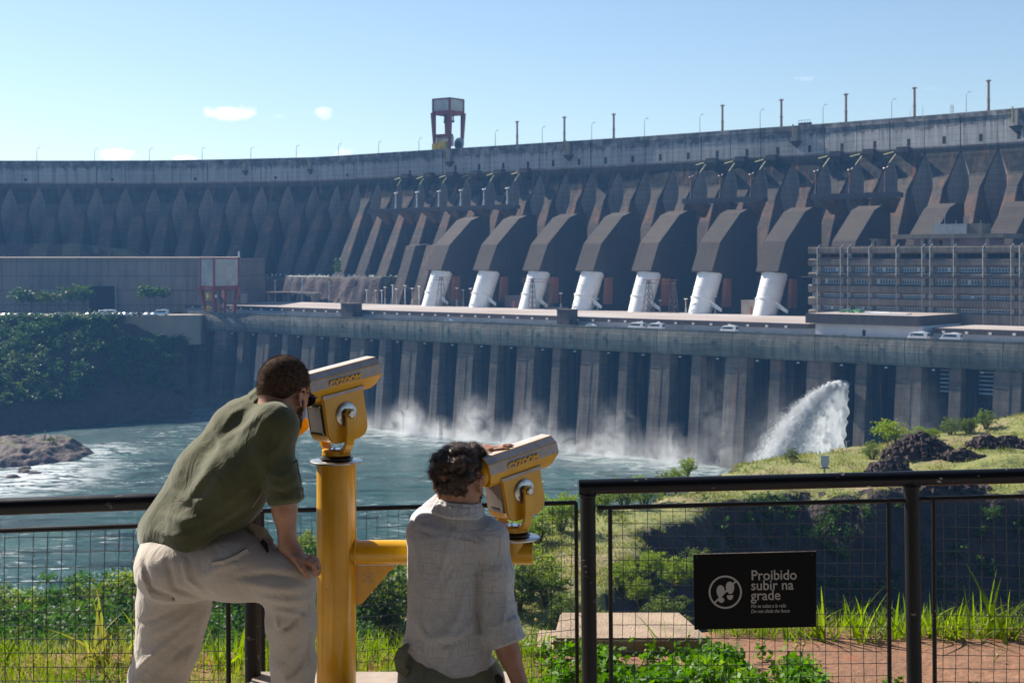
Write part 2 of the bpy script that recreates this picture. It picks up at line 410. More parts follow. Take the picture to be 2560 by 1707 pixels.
for i in range(nb):
    P = lambda a, b_, z: prof_pt(i, a, b_, z)[0]; L = (JP[i+1]-JP[i]).length
    mb.hexa([P(0,1.2,60.004),P(L,1.2,60.004),P(L,1.5,60.004),P(0,1.5,60.004),P(0,1.2,60.9),P(L,1.2,60.9),P(L,1.5,60.9),P(0,1.5,60.9)])
mb.build('parapet', M_crest, dam)

def crest_pt(u, b_=-2):      # point on the crest seen at column u
    k = (u-1280)/FS; best = None
    for i in range(nb):
        p, q = JP[i], JP[i+1]
        # solve p+(q-p)*w = (k*Y, Y)
        dx, dy = q.x-p.x, q.y-p.y; den = dx-k*dy
        if abs(den) < 1e-9: continue
        w = (k*p.y-p.x)/den
        if -.001 <= w <= 1.001:
            d = (q-p).normalized(); n = Vector((d.y, -d.x, 0)); best = (p+(q-p)*w+n*b_, d, i, w)
    return best
# corbel boxes, with the yellow pipes that meet them
def corbels(ss, first_label):
    for j, s0 in enumerate(ss):
        t0 = crest_t(s0)-1.0
        o = thing('corbel_box', first_label[j], 'corbel box', W(s0, t0, 46), YAW, 'corbel boxes under the dam crest')
        mb = MB(); mb.box((0,-1.6,1.2), (5.2,3.6,2.2)); mb.build('box', M_fascia, o)
        mb = MB(); mb.add([(-2.4,-3.2,.08),(2.4,-3.2,.08),(2.4,.2,.08),(-2.4,.2,.08),(.6,.2,-4.2)], [(0,1,4),(1,2,4),(2,3,4),(3,0,4),(0,3,2,1)]); mb.build('bracket', M_butt, o)
        mb = MB(); mb.tube([(-8.6,-2.4,-.6),(-4.2,-2.2,.3)], .3, 8); mb.tube([(-5.6,-3.4,-4.4),(-3.0,-2.6,-.6)], .28, 8)
        mb.build('yellow_pipe', M_yel_pipe, o)
def s_on(u, v, z): return S_z(u, v, z)[0]
cb1 = [S_t(900+x*.2126, 128) for x in (605, 858, 1110, 1372, 1640, 1925)]
corbels(cb1, ['dark corbel box above the insulator platform, %s from the left' % ORD[i+1] for i in range(6)])
cb2 = [S_t(1650+x*.2126, 128) for x in (555, 900, 1265)]
corbels(cb2, ['dark corbel box above the middle platform, %s of three' % n for n in ('leftmost', 'centre one', 'rightmost')])
cb3 = [S_t(x, 128) for x in (2081, 2166, 2255)]
corbels(cb3, ['dark corbel box above the right-hand platform, %s of three' % n for n in ('leftmost', 'centre one', 'rightmost')])
# hoist cabins hung on the crest wall
for j, (u, lab) in enumerate([(618,'small hoist cabin on the crest wall at the far left'),(780,'small hoist cabin on the crest wall left of the red gantry'),(1130,'small hoist cabin on the crest wall just right of the red gantry'),(1428,'hoist cabin on the crest wall between the slim stacks'),(1997,'hoist cabin on the crest wall above the middle buttresses'),(2548,'hoist cabin on the crest wall at the right edge of view')]):
    p, d, i, w = crest_pt(u, 1.4); yw = math.atan2(d.y, d.x); sc = .6 if u < 800 else 1
    o = thing('hoist_cabin', lab, 'hoist cabin', (p.x, p.y, 55), yw, 'hoist cabins on the dam crest')
    mb = MB(); mb.box((0,-.9,2.2*sc), (1.8*sc,1.9,6.4*sc)); mb.build('cabin', M_tan, o)
    mb = MB(); mb.add([(-2.6*sc,-2.6,-1.2),(2.6*sc,-2.6,-1.2),(2.6*sc,.4,-1.2),(-2.6*sc,.4,-1.2),(0,.4,-4.2),(0,-1,-4.2)], [(0,1,5),(1,2,4,5),(2,3,4),(3,0,5,4),(3,2,1,0)]); mb.build('hopper', M_fascia, o)
    mb = MB(); mb.box((-1.25*sc,-1.7,3.4*sc), (.5,.5,6.0*sc)); mb.build('ladder_cage', M_yel_pipe, o)

# ---- penstocks
pens = []
pen_s = [118.1-31.3*k for k in range(-3, 7)]
pen_uv = {0:0}
def at_local(o): return o
pen_labels = {}
for j, sp in enumerate(sorted(pen_s)):
    vis = sp < 121
    nm = ORD[j+1]
    lab = ('giant penstock in dark concrete ending in a white pipe, %s from the left' % nm) if vis else ('giant dark concrete penstock behind the office block, %s from the left' % nm)
    lab = lab.replace('first from the left', 'leftmost of the row')
    o = thing('penstock', lab, 'penstock', W(sp, 77, -21), YAW, 'penstocks down the dam face')
    ox = Vector((0,0,0))
    poly = [(75.1,-3.9),(81.5,8.4),(97.5,21.0),(104,23.0),(111.5,23.3),(111.5,-24),(94,-24),(86,-5.5)]
    loc = [(t-77, z+21) for t, z in poly]
    mb = MB(); mb.prism(loc, (0,0,0), (0,1,0), (0,0,1), (1,0,0), -5.2, 5.2)
    mb.build('casing', M_pen, o, bevel=.12)
    if vis:
        mb = MB(); base = Vector((-.8,-3.6,-3.5)); top = Vector((.2,4.6,16.4)); ax = (top-base); Lp = ax.length
        mb.lathe([(4.6,0),(4.85,Lp*.36),(4.95,Lp*.365),(4.95,Lp*.42),(5.0,Lp*.425),(5.12,Lp)], base, 40, ax)
        pp = mb.build('pipe', M_white, o, smooth=True)
        mb = MB(); mb.lathe([(5.35,Lp*.40),(5.35,Lp*.42)], base, 40, ax); mb.lathe([(5.2,Lp*.62),(5.2,Lp*.627)], base, 40, ax); mb.lathe([(5.25,Lp*.925),(5.25,Lp*.932)], base, 40, ax)
        mb.build('ring_stiffener', M_tan if False else M_white, o, smooth=True)
        mb = MB(); mb.tube([(4.2,-1.5,4.6),(9.5,-1.6,1.0)], .55, 8); mb.tube([(4.2,-1.5,3.2),(9.5,-1.6,.4)], .3, 6); mb.build('walkway', M_white, o)
        mb = MB(); mb.prism([(6,14),(10,14),(10,2),(4.5,2)], (5.6,0,0), (0,1,0), (0,0,1), (1,0,0), 0, 1.6); mb.build('rusty_shield', M_rust, o)
# lower thick buttress feet left of the penstocks, and the rock shelf in front
for j, (s0, t1) in enumerate([(S_t(1027, 98), 98), (S_t(1078, 98), 98)]):
    mb = MB(); mb.prism([(t1-13,-24),(t1,8.5),(t1+12,9.5),(t1+12,-24)], W(s0,0,0), (ET[0],ET[1],0), (0,0,1), (ES[0],ES[1],0), -3.4, 3.4)
    mb.build('buttress_foot', M_butt, dam)

# ---- service platforms with insulator posts on the dam face
def platform(s0, s1, t0, z0, posts, lab, tall, plabs, nbr):
    o = thing('service_platform', lab, 'platform', W((s0+s1)/2, t0, z0), YAW, 'service platforms on the dam face'); L = (s1-s0)
    mb = MB(); mb.box((0,0,1.0), (L,3.2,1.9)); mb.box((0,-1.62,2.1), (L,.25,.5)); mb.build('beam', M_fascia, o)
    for i in range(nbr):
        x = -L/2+L*(i+.5)/nbr
        mb = MB(); mb.add([(x-3.6,-1.5,0),(x+3.6,-1.5,0),(x+3.6,6,0),(x-3.6,6,0),(x-1.2,5.5,-6),(x+1.2,5.5,-6)], [(3,2,1,0),(0,1,5,4),(1,2,5),(2,3,4,5),(3,0,4)]); mb.build('bracket', M_butt, o)
    for i, sp in enumerate(posts):
        q = thing('insulator_post', plabs[i], 'insulator', W(sp, t0-.4, z0+2.0), YAW, 'insulators on the dam platforms')
        mb = MB(); mb.lathe([(.75,0),(.5,2.2),(.32,4.4)], (0,0,0), 8); mb.build('pedestal', M_metal if tall < 9 else M_fascia, q)
        mb = MB()
        pr = []
        for kk in range(int((tall-4.4)/.35)): pr += [(.5,4.4+kk*.35),(.28,4.55+kk*.35)]
        mb.lathe(pr, (0,0,0), 8); mb.build('insulator_stack', M_porc if tall > 9 else M_metal, q)
        mb = MB(); mb.lathe([(.9,tall-.2),(1.1,tall),(.9,tall+.4),(.2,tall+.5)], (0,0,0), 10); mb.tube([(0,0,tall),(1.3,0,tall+.9)], .14, 6); mb.build('corona_cap', M_white if tall < 9 else M_porc, q)
u2 = lambda x: 900+x*.2126
sp_a = [S_t(u2(x), 105) for x in (430, 678, 935, 1193, 1465, 1740)]
platform(S_t(u2(110), 105), S_t(u2(1860), 105), 105, 26.3, sp_a, 'long left service platform carrying six insulator posts on the dam face', 8.2, ['white-topped insulator post on the long platform, %s from the left' % ORD[i+1] for i in range(6)], 6)
platform(S_t(1710, 105), S_t(1915, 105), 105, 26.0, [S_t(1650+x*.2126, 105) for x in (372, 718, 1078)], 'middle service platform with three brown insulator posts', 9.8, ['brown insulator post on the middle platform, %s' % n for n in ('leftmost','centre','rightmost')], 3)
platform(S_t(2033, 105), S_t(2254, 105), 105, 26.0, [S_t(x, 105) for x in (2041, 2126, 2215)], 'right service platform with three brown insulator posts behind the offices', 9.8, ['brown insulator post on the right platform, %s' % n for n in ('leftmost','centre','rightmost')], 3)

# ---- lamps, stacks and the red gantry on the crest
lamp_u = [(85,38),(230,36),(367,36),(496,36),(617,34),(731,36),(832,36),(931,36),(1032,38),(1224,46),(1341,48),(1465,50),(1597,52),(1735,53),(1886,55),(2044,56),(2214,57),(2401,60)]
L0 = None
for j, (u, h) in enumerate(lamp_u):
    p, d, i, w = crest_pt(u, -5); Y = p.y; H = h/FS*Y
    lab = 'tall thin street lamp on the dam crest, %s from the left' % ORD[j+1]
    o = thing('street_lamp', lab, 'street lamp', (p.x, p.y, 60), math.atan2(d.y, d.x), 'street lamps on the dam crest')
    mb = MB(); mb.tube([(0,0,0),(0,0,H*.82),(.15,0,H*.92),(1.0,0,H*.99)], [.18,.13,.11,.09], 6); mb.build('post', M_metal, o)
    mb = MB(); mb.box((1.5,0,H), (1.3,.5,.22)); mb.build('lamp_head', M_metal, o)
stack_u = [(1267,70),(1385,74),(1509,74),(1780,78),(1928,82),(2088,85),(2259,88),(2445,92)]
for j, (u, h) in enumerate(stack_u):
    p, d, i, w = crest_pt(u, -9); H = h/FS*p.y
    o = thing('vent_stack', 'slim grey vent stack with a capped top on the dam crest, %s from the left' % ORD[j+1], 'vent stack', (p.x, p.y, 60), 0, 'vent stacks on the dam crest')
    mb = MB(); mb.lathe([(.62,0),(.62,H*.42),(.8,H*.425),(.8,H*.45),(.55,H*.455),(.55,H*.93)], (0,0,0), 12); mb.build('stack_body', M_tan, o, smooth=True)
    mb = MB(); mb.lathe([(.9,H*.925),(1.2,H*.935),(1.2,H*.955),(.7,H*.965)], (0,0,0), 12); mb.tube([(0,0,H*.96),(0,0,H)], .12, 6); mb.build('cap', M_tan, o)
# lattice mast and small aerials
p, d, i, w = crest_pt(2353, -9)
o = thing('lattice_mast', 'small lattice mast on the crest near the right edge', 'mast', (p.x, p.y, 60), .5)
mb = MB(); H = 5.6
for a, b_ in ((-.6,-.6),(.6,-.6),(.6,.6),(-.6,.6)): mb.tube([(a,b_,0),(a*.6,b_*.6,H)], .09, 5)
for q in range(5):
    z0 = q*H/5; z1 = z0+H/5
    mb.tube([(-.6,-.6,z0),(.55,-.55,z1)], .06, 4); mb.tube([(.6,-.6,z0),(-.55,-.55,z1)], .06, 4); mb.tube([(-.6,.6,z0),(-.55,-.55,z1)], .06, 4)
mb.build('lattice', M_metal, o)
for u, n in ((2249,'left of the seventh vent stack'),(2280,'right of the seventh vent stack')):
    p, d, i, w = crest_pt(u, -9); mb = MB(); mb.tube([p+Vector((0,0,60)), p+Vector((0,0,66.5))], [.1,.05], 5)
    tag(mb.build('aerial', M_metal, origin=(p.x,p.y,60)), 'thin aerial on the dam crest '+n, 'aerial', 'aerials')
p, d, i, w = crest_pt(2010, -1)
o = thing('railed_box', 'low dark railed box on the crest above a hoist cabin', 'box', (p.x,p.y,60.95), math.atan2(d.y,d.x))
mb = MB(); mb.box((0,0,.6), (6,1.5,1.2)); mb.build('box', M_fascia, o); mb = MB()
for q in range(5): mb.tube([(-2.9+q*1.45,-.6,1.2),(-2.9+q*1.45,-.6,2.3)], .08, 5)
mb.tube([(-3,-.6,2.3),(3,-.6,2.3)], .08, 5); mb.build('railing', M_darkmetal, o)

def gantry(name, lab, loc, rz, w, dpt, H, tb, extra):
    """portal crane: four tapering legs, a clad machine house on top, hook, trolley and cabin"""
    o = thing(name, lab, 'gantry crane', loc, rz)
    for sx in (-1, 1):
        for sy in (-1, 1):
            x0, y0 = sx*(w/2-.5), sy*(dpt/2-.5); x1, y1 = sx*(w/2-.3), sy*(dpt/2-.3)
            a, b_ = .55, 1.05; mb = MB(); zt = H*tb
            xb, yb = x0*extra, y0*extra
            mb.hexa([(xb-a,yb-a,0),(xb+a,yb-a,0),(xb+a,yb+a,0),(xb-a,yb+a,0),(x1-b_,y1-b_,zt),(x1+b_,y1-b_,zt),(x1+b_,y1+b_,zt),(x1-b_,y1+b_,zt)])
            mb.build('leg', M_red, o)
            mb = MB(); mb.box((xb,yb,-.35+.5), (2.2,1.4,.9)); mb.build('bogie', M_darkmetal, o)
    zt = H*tb
    mb = MB()
    for sx in (-1, 1): mb.box((sx*(w/2-.6),0,zt-.1), (1.3,dpt,2.0))
    for sy in (-1, 1): mb.box((0,sy*(dpt/2-.6),zt-.1), (w-.02,1.3,1.98))
    for sx in (-1, 1):
        for sy in (-1, 1):
            mb.box((sx*(w/2-.25), sy*(dpt/2-.25), (zt+H)/2), (.9,.9,H-zt+.2))
    mb.box((0,-dpt/2+.2,H), (w,.8,.7)); mb.box((0,dpt/2-.2,H), (w,.8,.7)); mb.box((-w/2+.2,0,H), (.8,dpt-1,.69)); mb.box((w/2-.2,0,H), (.8,dpt-1,.69))
    mb.build('portal_frame', M_red, o)
    for (cx, cy_, sx, sy) in ((0,-dpt/2+.3,w-1.6,.3),(0,dpt/2-.3,w-1.6,.3),(-w/2+.3,0,.3,dpt-1.6),(w/2-.3,0,.3,dpt-1.6)):
        mb = MB(); h = H-zt-1.1
        if sx > sy:
            nn = 14
            for q in range(nn): mb.box((cx-sx/2+sx*(q+.5)/nn, cy_+(.05 if q % 2 else 0), zt+.9+h/2), (sx/nn,.3,h))
        else:
            nn = 14
            for q in range(nn): mb.box((cx+(.05 if q % 2 else 0), cy_-sy/2+sy*(q+.5)/nn, zt+.9+h/2), (.3,sy/nn,h))
        mb.build('cladding', M_cladding, o)
    mb = MB(); mb.box((0,0,H-.2), (w-1,dpt-1,.3)); mb.build('roof', M_darkmetal, o)
    return o
# gantry on the crest: silhouette columns 1064..1148, top 249, foot 378
p, d, i, w_ = crest_pt(1103, -6); Yc = p.y; H = 130/FS*Yc
g1 = gantry('gantry_crane', 'tall red gantry crane with grey clad top standing on the dam crest', (p.x, p.y, 60), math.atan2(d.y, d.x), 12.2, 12.2, H, .74, .93)
mb = MB(); mb.box((-4.4,-5.6,2.6), (3.0,2.4,3.4)); mb.box((.2,-4.2,3.0), (4.4,2.4,4.2)); mb.build('counterweight', M_yel_far, g1)
mb = MB(); mb.box((-1.0,-1.5,5.6), (9.0,4.0,5.4)); mb.build('cabin', M_cladding, g1)
mb = MB(); mb.box((-1.5,-1.6,8.7), (9.0,4.2,1.5)); mb.box((-1.5,-1.6,7.4), (10.0,4.4,.3)); mb.build('trolley_beam', M_red, g1)
for x in (-2.6, 2.2):
    mb = MB(); mb.tube([(x,0,21.2),(x,0,16.2)], .35, 6); mb.tube([(x+1.3,0,21.2),(x+1.3,0,16.2)], .35, 6); mb.box((x+.65,0,16.3), (2.3,.8,1.2)); mb.box((x+.65,0,20.9), (2.0,.8,1.0)); mb.build('hook_frame', M_darkmetal, g1)
mb = MB(); mb.lathe([(2.3,-.35),(2.3,.35)], (8.0,-1.0,3.4), 18, (0,1,0)); mb.build('cable_drum', M_darkmetal, g1)
mb = MB(); mb.lathe([(3.0,-.1),(3.4,-.1),(3.4,.1),(3.0,.1)], (8.4,-1.0,3.8), 24, (0,1,0)); mb.build('drum_rim', M_metal, g1)
# ================================================================== powerhouse
sL = S_t(456, 0); sR = 330
ph = thing('powerhouse', 'long concrete powerhouse with a cornice on tall ribbed piers at the foot of the dam', 'powerhouse', W(60,20,-50))
ZD = -25.2
wide = [-43.05+32.25*k for k in range(-4, 12)]
# cornice in 32 m lengths, curved face, open joints between
edges = [sL]+[w for w in [-43.05+32.25*k-1.2 for k in range(-4, 12)] if w > sL+8]+[sR]
cp = [(14,-33.6),(1.6,-33.6),(-.3,-33.45),(-.9,-32.6),(-1.15,-31),(-1.2,-29),(-1.05,-27),(-.6,-25.2),(-.6,-24.35),(.0,-24.35),(.0,ZD),(14,ZD)]
for a, b_ in zip(edges[:-1], edges[1:]):
    mb = MB(); n = len(cp)
    mb.add([W(a+.12,t,z) for t, z in cp]+[W(b_-.12,t,z) for t, z in cp], [tuple(range(n)), tuple(reversed(range(n, 2*n)))]+[(q,(q+1)%n,(q+1)%n+n,q+n) for q in range(n)])
    mb.build('cornice', M_corn, ph)
    k = a+5
    while k < b_-3:
        mb = MB(); mb.tube([W(k,-1.32,-25), W(k,-1.42,-29), W(k,-1.12,-33)], .09, 5); mb.build('downpipe', M_darkmetal, ph); k += 16.1
mb = MB(); mb.stbox(sL, sR, .06, 14.9, ZD-.3, ZD+.006); mb.build('road_deck', M_road, ph)
# back wall of the recesses
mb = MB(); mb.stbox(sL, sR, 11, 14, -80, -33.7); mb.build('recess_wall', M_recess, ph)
def pier(s0, s1, tt, tb, name='pier', mat=None, z1=-33.62):
    mb = MB(); mb.hexa([W(s0-.0,tb,-80),W(s1+.5,tb,-80),W(s1+.5,12,-80),W(s0,12,-80),W(s0,tt,z1),W(s1,tt,z1),W(s1,12,z1),W(s0,12,z1)])
    if s1-s0 > 7: 
        m_ = (s0+s1)/2+.6
        mb.hexa([W(m_-.25,tb-.12,-80),W(m_+.25,tb-.12,-80),W(m_+.25,tb+.5,-80),W(m_-.25,tb+.5,-80),W(m_-.25,tt-.12,z1-.01),W(m_+.25,tt-.12,z1-.01),W(m_+.25,tt+.5,z1-.01),W(m_-.25,tt+.5,z1-.01)])
    return mb.build(name, mat or M_pier, ph)
for i, w in enumerate(wide):
    if w < sL+6: continue
    pier(w-4.4, w+4.3, -.2, -5.2)
    pier(w+13.6, w+17.4, -.1, -4.6)
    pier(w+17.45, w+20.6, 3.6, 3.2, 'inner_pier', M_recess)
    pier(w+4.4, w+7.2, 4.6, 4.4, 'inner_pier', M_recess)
    lou = w > 175
    for a in (w+9.4, w+21.6):
        z0 = -47 if not lou else -45
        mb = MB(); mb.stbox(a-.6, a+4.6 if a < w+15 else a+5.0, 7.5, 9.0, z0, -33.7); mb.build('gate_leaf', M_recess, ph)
        if lou and w > 205:
            for q in range(6):
                mb = MB(); mb.stbox(a-1.5, a+5.2, 5.6, 6.4, -34.9-q*1.35, -34.4-q*1.35); mb.build('louvre_slat', M_whitewall if False else M_greywall, ph)
    for a in (w+8, w+24):
        mb = MB(); p = W(a, .4, -34.0); mb.lathe([(.15,0),(.55,-.35),(.6,-.55)], p, 8); mb.build('soffit_lamp', M_white, ph)
# left end pier block
mb = MB(); mb.hexa([W(sL-3,-6,-80),W(sL+16,-6,-80),W(sL+16,12,-80),W(sL-3,12,-80),W(sL,-.2,-33.62),W(sL+15.5,-.2,-33.62),W(sL+15.5,12,-33.62),W(sL,12,-33.62)]); mb.build('end_pier', M_pier, ph)
# roof with wall below it (two stretches, the low building stands between)
sA, sB = S_t(2012, 12), S_t(2330, 14)
for a, b_ in ((-232, sA), (sB, sR)):
    mb = MB(); mb.stbox(a, b_, 15.0, 76, ZD-.3, -23.35); mb.build('gallery_wall', M_greywall, ph)
    mb = MB(); mb.stbox(a, b_, 14.2, 77, -23.345, -21.75); mb.build('roof_fascia', M_fascia, ph)
    mb = MB(); mb.stbox(a+.05, b_-.05, 14.4, 76.8, -21.747, -21.6); mb.build('roof', M_roof, ph)
    k = a+4
    while k < b_-2:
        mb = MB(); mb.box(W(k,14.0,-22.9), (.9,.5,.7), YAW); mb.build('floodlight', M_white, ph); k += 7.8
mb = MB(); mb.stbox(-360, 330, 77.05, 260, -60, -22.3); tag(mb.build('dam_foreground_yard', M_tan, origin=W(0,100,-22)), kind='structure').name = 'yard'
for (u, lab) in ((876, 'square dark stair tower on the powerhouse deck, left one'), (1416, 'square dark stair tower on the powerhouse deck, right one near the parked car')):
    s0 = S_t(u-20, 9); s1 = S_t(u+9, 9)
    o = thing('stair_tower', lab, 'stair tower', W((s0+s1)/2, 11, ZD), YAW, 'stair towers on the powerhouse deck')
    mb = MB(); mb.box((0,0,3.1), (s1-s0,6,6.2)); mb.box((0,0,6.35), (s1-s0+.5,6.5,.3)); mb.build('tower_body', M_fascia, o, bevel=.05)
    mb = MB(); mb.box(((s1-s0)/2+.02,-1,1.3), (.1,1.4,2.6)); mb.build('door', M_black, o)
# lamps standing on the parapet
for j, u in enumerate([597,708,829,948,1080,1221,1373,1533,1713,1894,2105,2330]):
    p = W(S_t(u, -.3), -.3, -24.34)
    mb = MB(); mb.box(p+Vector((0,0,.25)), (1.6,.5,.45), YAW); mb.tube([p+Vector((0,0,0)), p+Vector((0,0,.9))], .08, 5)
    mb.build('parapet_lamp', M_tan, ph)

# ---- low building on the deck with the white wall
s0, s1 = S_t(2012, 10), S_t(2296, 10)
lb = thing('deck_building', 'low building with a white wall under a deep dark concrete roof band', 'building', W((s0+s1)/2, 25, ZD), YAW)
Ls = s1-s0
mb = MB(); mb.box((0,2.2,5.7), (Ls,33.6,3.3)); mb.build('roof_band', M_fascia, lb, bevel=.06)
mb = MB(); mb.box((.0,2.5,7.37), (Ls-1.2,32,.06)); mb.build('roof', M_roof, lb)
mb = MB(); mb.box((1.2,3.5,2.0), (Ls-2.6,31,4.04)); mb.build('wall', M_whitewall, lb)
mb = MB(); mb.box((-Ls/2+Ls*.50,-12.06,1.1), (1.1,.12,2.2)); mb.build('door', M_black, lb)
mb = MB(); mb.box((Ls*.12,-3,7.6), (14,4,.35)); mb.box((-Ls*.02,0,7.7), (9,2,.5)); mb.build('roof_hatch', M_white, lb)
o = thing('green_tarpaulin', 'crumpled green tarpaulin on the low flat roof', 'tarpaulin', W(S_t(2130, 26), 26, -17.7), YAW)
mb = MB(); 
for q in range(7): mb.box((-4+q*1.3,0,.25+.3*(q%3)), (1.5,2.2,.5+.3*(q%2)), q*.3)
mb.build('cloth', simple('green tarpaulin', (.10,.30,.14), .7), o)

# ---- office block
tF = 45; bays = [S_t(1980+.2466*x, tF) for x in (160, 258, 493, 568, 783, 1058, 1320, 1400, 1640, 1938, 2222, 2310, 2560, 2850)]
bl = thing('office_block', 'wide brown concrete office block with chamfered parapet bands and rows of windows', 'office block', W((bays[0]+bays[-1])/2, tF+10, -21))
M_off = concrete('office concrete', (.23,.19,.155), (.14,.12,.10), lift=30, streak=.65, big=.08, bands=.1)
M_offc = concrete('office column concrete', (.34,.29,.25), (.27,.235,.205), lift=30, streak=.4, big=.1)
mb = MB(); mb.stbox(bays[0]+1.2, bays[-1], tF+2.4, tF+24, -22.2, 5.2); mb.build('core', M_recess, bl)
mb = MB(); mb.stbox(bays[0], bays[-1], tF+.2, tF+24, 5.0, 5.8); mb.build('roof', M_off, bl)
bands_ = [(5.75,3.0),(1.3,-1.6),(-3.8,-5.7),(-8.3,-11.3),(-12.9,-16.0),(-17.7,-22.2)]
wins = [(-1.7,-3.6),(-5.9,-8.1),(-11.5,-12.8),(-16.1,-17.6)]
for r, (z1, z0) in enumerate(bands_):
    for a, b_ in zip(bays[:-1], bays[1:]):
        mb = MB(); c = .55
        pf = [(0.9,z0),(0.0,z0+c),(0.0,z1-c),(0.9,z1),(2.5,z1),(2.5,z0)]; n = len(pf)
        i0 = .0; mb.add([W(a+.12,tF+t,z) for t, z in pf]+[W(b_-.12,tF+t,z) for t, z in pf], [tuple(range(n)), tuple(reversed(range(n, 2*n)))]+[(q,(q+1)%n,(q+1)%n+n,q+n) for q in range(n)])
        mb.build('parapet_band', M_off, bl)
for a in bays[1:-1]:
    mb = MB(); mb.stbox(a-.75, a+.75, tF+.95, tF+2.5, -22.2, 5.0); mb.build('column', M_offc, bl)
    mb = MB(); mb.tube([W(a,tF-.12,-22), W(a,tF-.12,5.2), W(a+.7,tF+.8,6.3)], .13, 6); mb.build('downpipe', M_cladding, bl)
for r, (z1, z0) in enumerate(wins):
    for bi, (a, b_) in enumerate(zip(bays[:-1], bays[1:])):
        L = b_-a-1.9
        if L < 1.0: continue
        a0 = a+1.0; n = max(1, round(L/1.05)); fr = MB(); pa = MB(); h = .12
        fr.stbox(a0, a0+L, tF+2.18, tF+2.3, z0+.05, z0+.25); fr.stbox(a0, a0+L, tF+2.18, tF+2.3, z1-.3, z1-.1); fr.stbox(a0, a0+L, tF+2.19, tF+2.29, (z0+z1)/2+.22, (z0+z1)/2+.3)
        for q in range(n+1): fr.stbox(a0+L*q/n-.09, a0+L*q/n+.09, tF+2.17, tF+2.31, z0+.2, z1-.2)
        w = fr.build('window', M_white_f, bl)
        pa.stbox(a0+.01, a0+L-.01, tF+2.24, tF+2.26, z0+.25, z1-.3)
        pa.build('pane', M_glass, w)
        if rnd.random() < .25:
            q = rnd.randrange(n); mb = MB(); mb.stbox(a0+L*q/n+.1, a0+L*(q+1)/n-.1, tF+2.2, tF+2.235, z0+.26, z1-.35); mb.build('blind', M_whitewall, w)
mb = MB(); mb.stbox(bays[0]-2, bays[-1], tF-1.6, tF+1.0, -5.75, -5.35); mb.build('canopy', M_darkmetal, bl)
mb = MB(); mb.stbox(bays[1], bays[4], tF+1.2, tF+1.3, 1.35, 1.6); mb.build('railing', simple('red rail paint', (.45,.10,.06), .6), bl)
# penthouse and tank on its roof
a, b_ = S_t(2236, 52), S_t(2514, 52)
mb = MB(); mb.stbox(a, b_, 50, 68, 8.3, 9.9); mb.build('penthouse_roof', M_off, bl, bevel=.05)
mb = MB(); mb.stbox(a+7, b_-6, 53, 66, 5.805, 8.29); mb.build('penthouse_wall', simple('faded pink wall', (.42,.25,.25), .8, vs=.3, obj=False), bl)
for x in (2308, 2328, 2384, 2470):
    s_ = S_t(x, 51.5); mb = MB(); mb.stbox(s_-.6, s_+.6, 50.6, 52.5, 5.8, 8.28); mb.build('penthouse_column', M_offc, bl)
mb = MB(); s_ = S_t(2352, 52.9); mb.stbox(s_-.5, s_+.5, 52.9, 53.05, 5.81, 7.8); mb.build('door', M_black, bl)
a, b_, c_ = S_t(2334, 58), S_t(2419, 58), S_t(2455, 58)
mb = MB(); mb.stbox(a, b_, 57, 66, 9.91, 13.6); mb.build('roof_tank', simple('pale grey render', (.30,.32,.34), .85, vs=.4, obj=False), bl)
mb = MB(); mb.stbox(b_+.01, c_, 58, 66, 9.91, 13.7); mb.build('roof_tank', M_off, bl)
for q, x in enumerate((2340, 2348, 2362, 2390, 2410, 2425, 2452)):
    s_ = S_t(x, 60); mb = MB(); mb.tube([W(s_,60,13.5), W(s_,60,13.5+1.5+1.2*(q%3))], .08, 5); mb.build('aerial', M_metal, bl)
a, b_ = S_t(2178, 50), S_t(2200, 50)
mb = MB(); mb.stbox(a, b_, 50, 55, 5.81, 8.2); mb.stbox(a-.6, b_+.6, 49.6, 55.4, 8.2, 8.5); mb.build('roof_hut', M_off, bl)
mb = MB(); mb.stbox((a+b_)/2-.4, (a+b_)/2+.4, 49.9, 49.99, 5.9, 7.6); mb.build('door', M_black, bl)

# ---- hall at the far left
hl = at(-260, 786, 738); hr = at(600, 786, 730)
hd = (hr-hl); hd.z = 0; HL = hd.length; hyaw = math.atan2(hd.y, hd.x)
hall = thing('erection_hall', 'long windowless grey concrete hall with a big dark doorway left of the powerhouse', 'hall', ((hl.x+hr.x)/2, (hl.y+hr.y)/2, -25.6), hyaw)
M_hall = concrete('hall concrete', (.26,.235,.21), (.19,.17,.155), lift=7.5, streak=.75, bands=.15, big=.04)
def hx(u): return (u-600)/(600+260)*HL+HL/2
xs = [hx(u) for u in (-260, -150, -60, 30, 55, 110, 160, 222)]; dr0, dr1 = hx(222), hx(292)
def slab(x0, x1, z0, z1, y=0, th=1.0, name='wall_panel', mat=None):
    mb = MB(); mb.box(((x0+x1)/2, y+th/2, (z0+z1)/2), (x1-x0-.06, th, z1-z0)); return mb.build(name, mat or M_hall, hall)
step = 9.0; x = -HL/2; k = 0
while x < HL/2-1:
    x1 = min(x+step, HL/2)
    if x1 > dr0 and x < dr1: slab(x, x1, 13.2, 27.6, y=-.15 if k % 2 else 0)
    else:
        slab(x, x1, 11.5, 27.6, y=-.15 if k % 2 else 0); slab(x, x1, 0, 11.45, y=.3 if k % 3 else 0)
    x = x1; k += 1
mb = MB(); mb.box(((dr0+dr1)/2, .72, 6.5), (dr1-dr0-.2, .5, 13.2)); mb.build('doorway', M_black, hall)
for xx in (dr0, dr1): slab(xx-.6, xx+.6, 0, 13.2, y=-.2, th=4, name='door_jamb')
mb = MB(); mb.prism([(-.7,27.62),(-.7,27.8),(1.2,28.3),(1.2,27.62)], (0,0,0), (0,1,0), (0,0,1), (1,0,0), -HL/2, HL/2); mb.build('roof_edge', M_tan, hall)
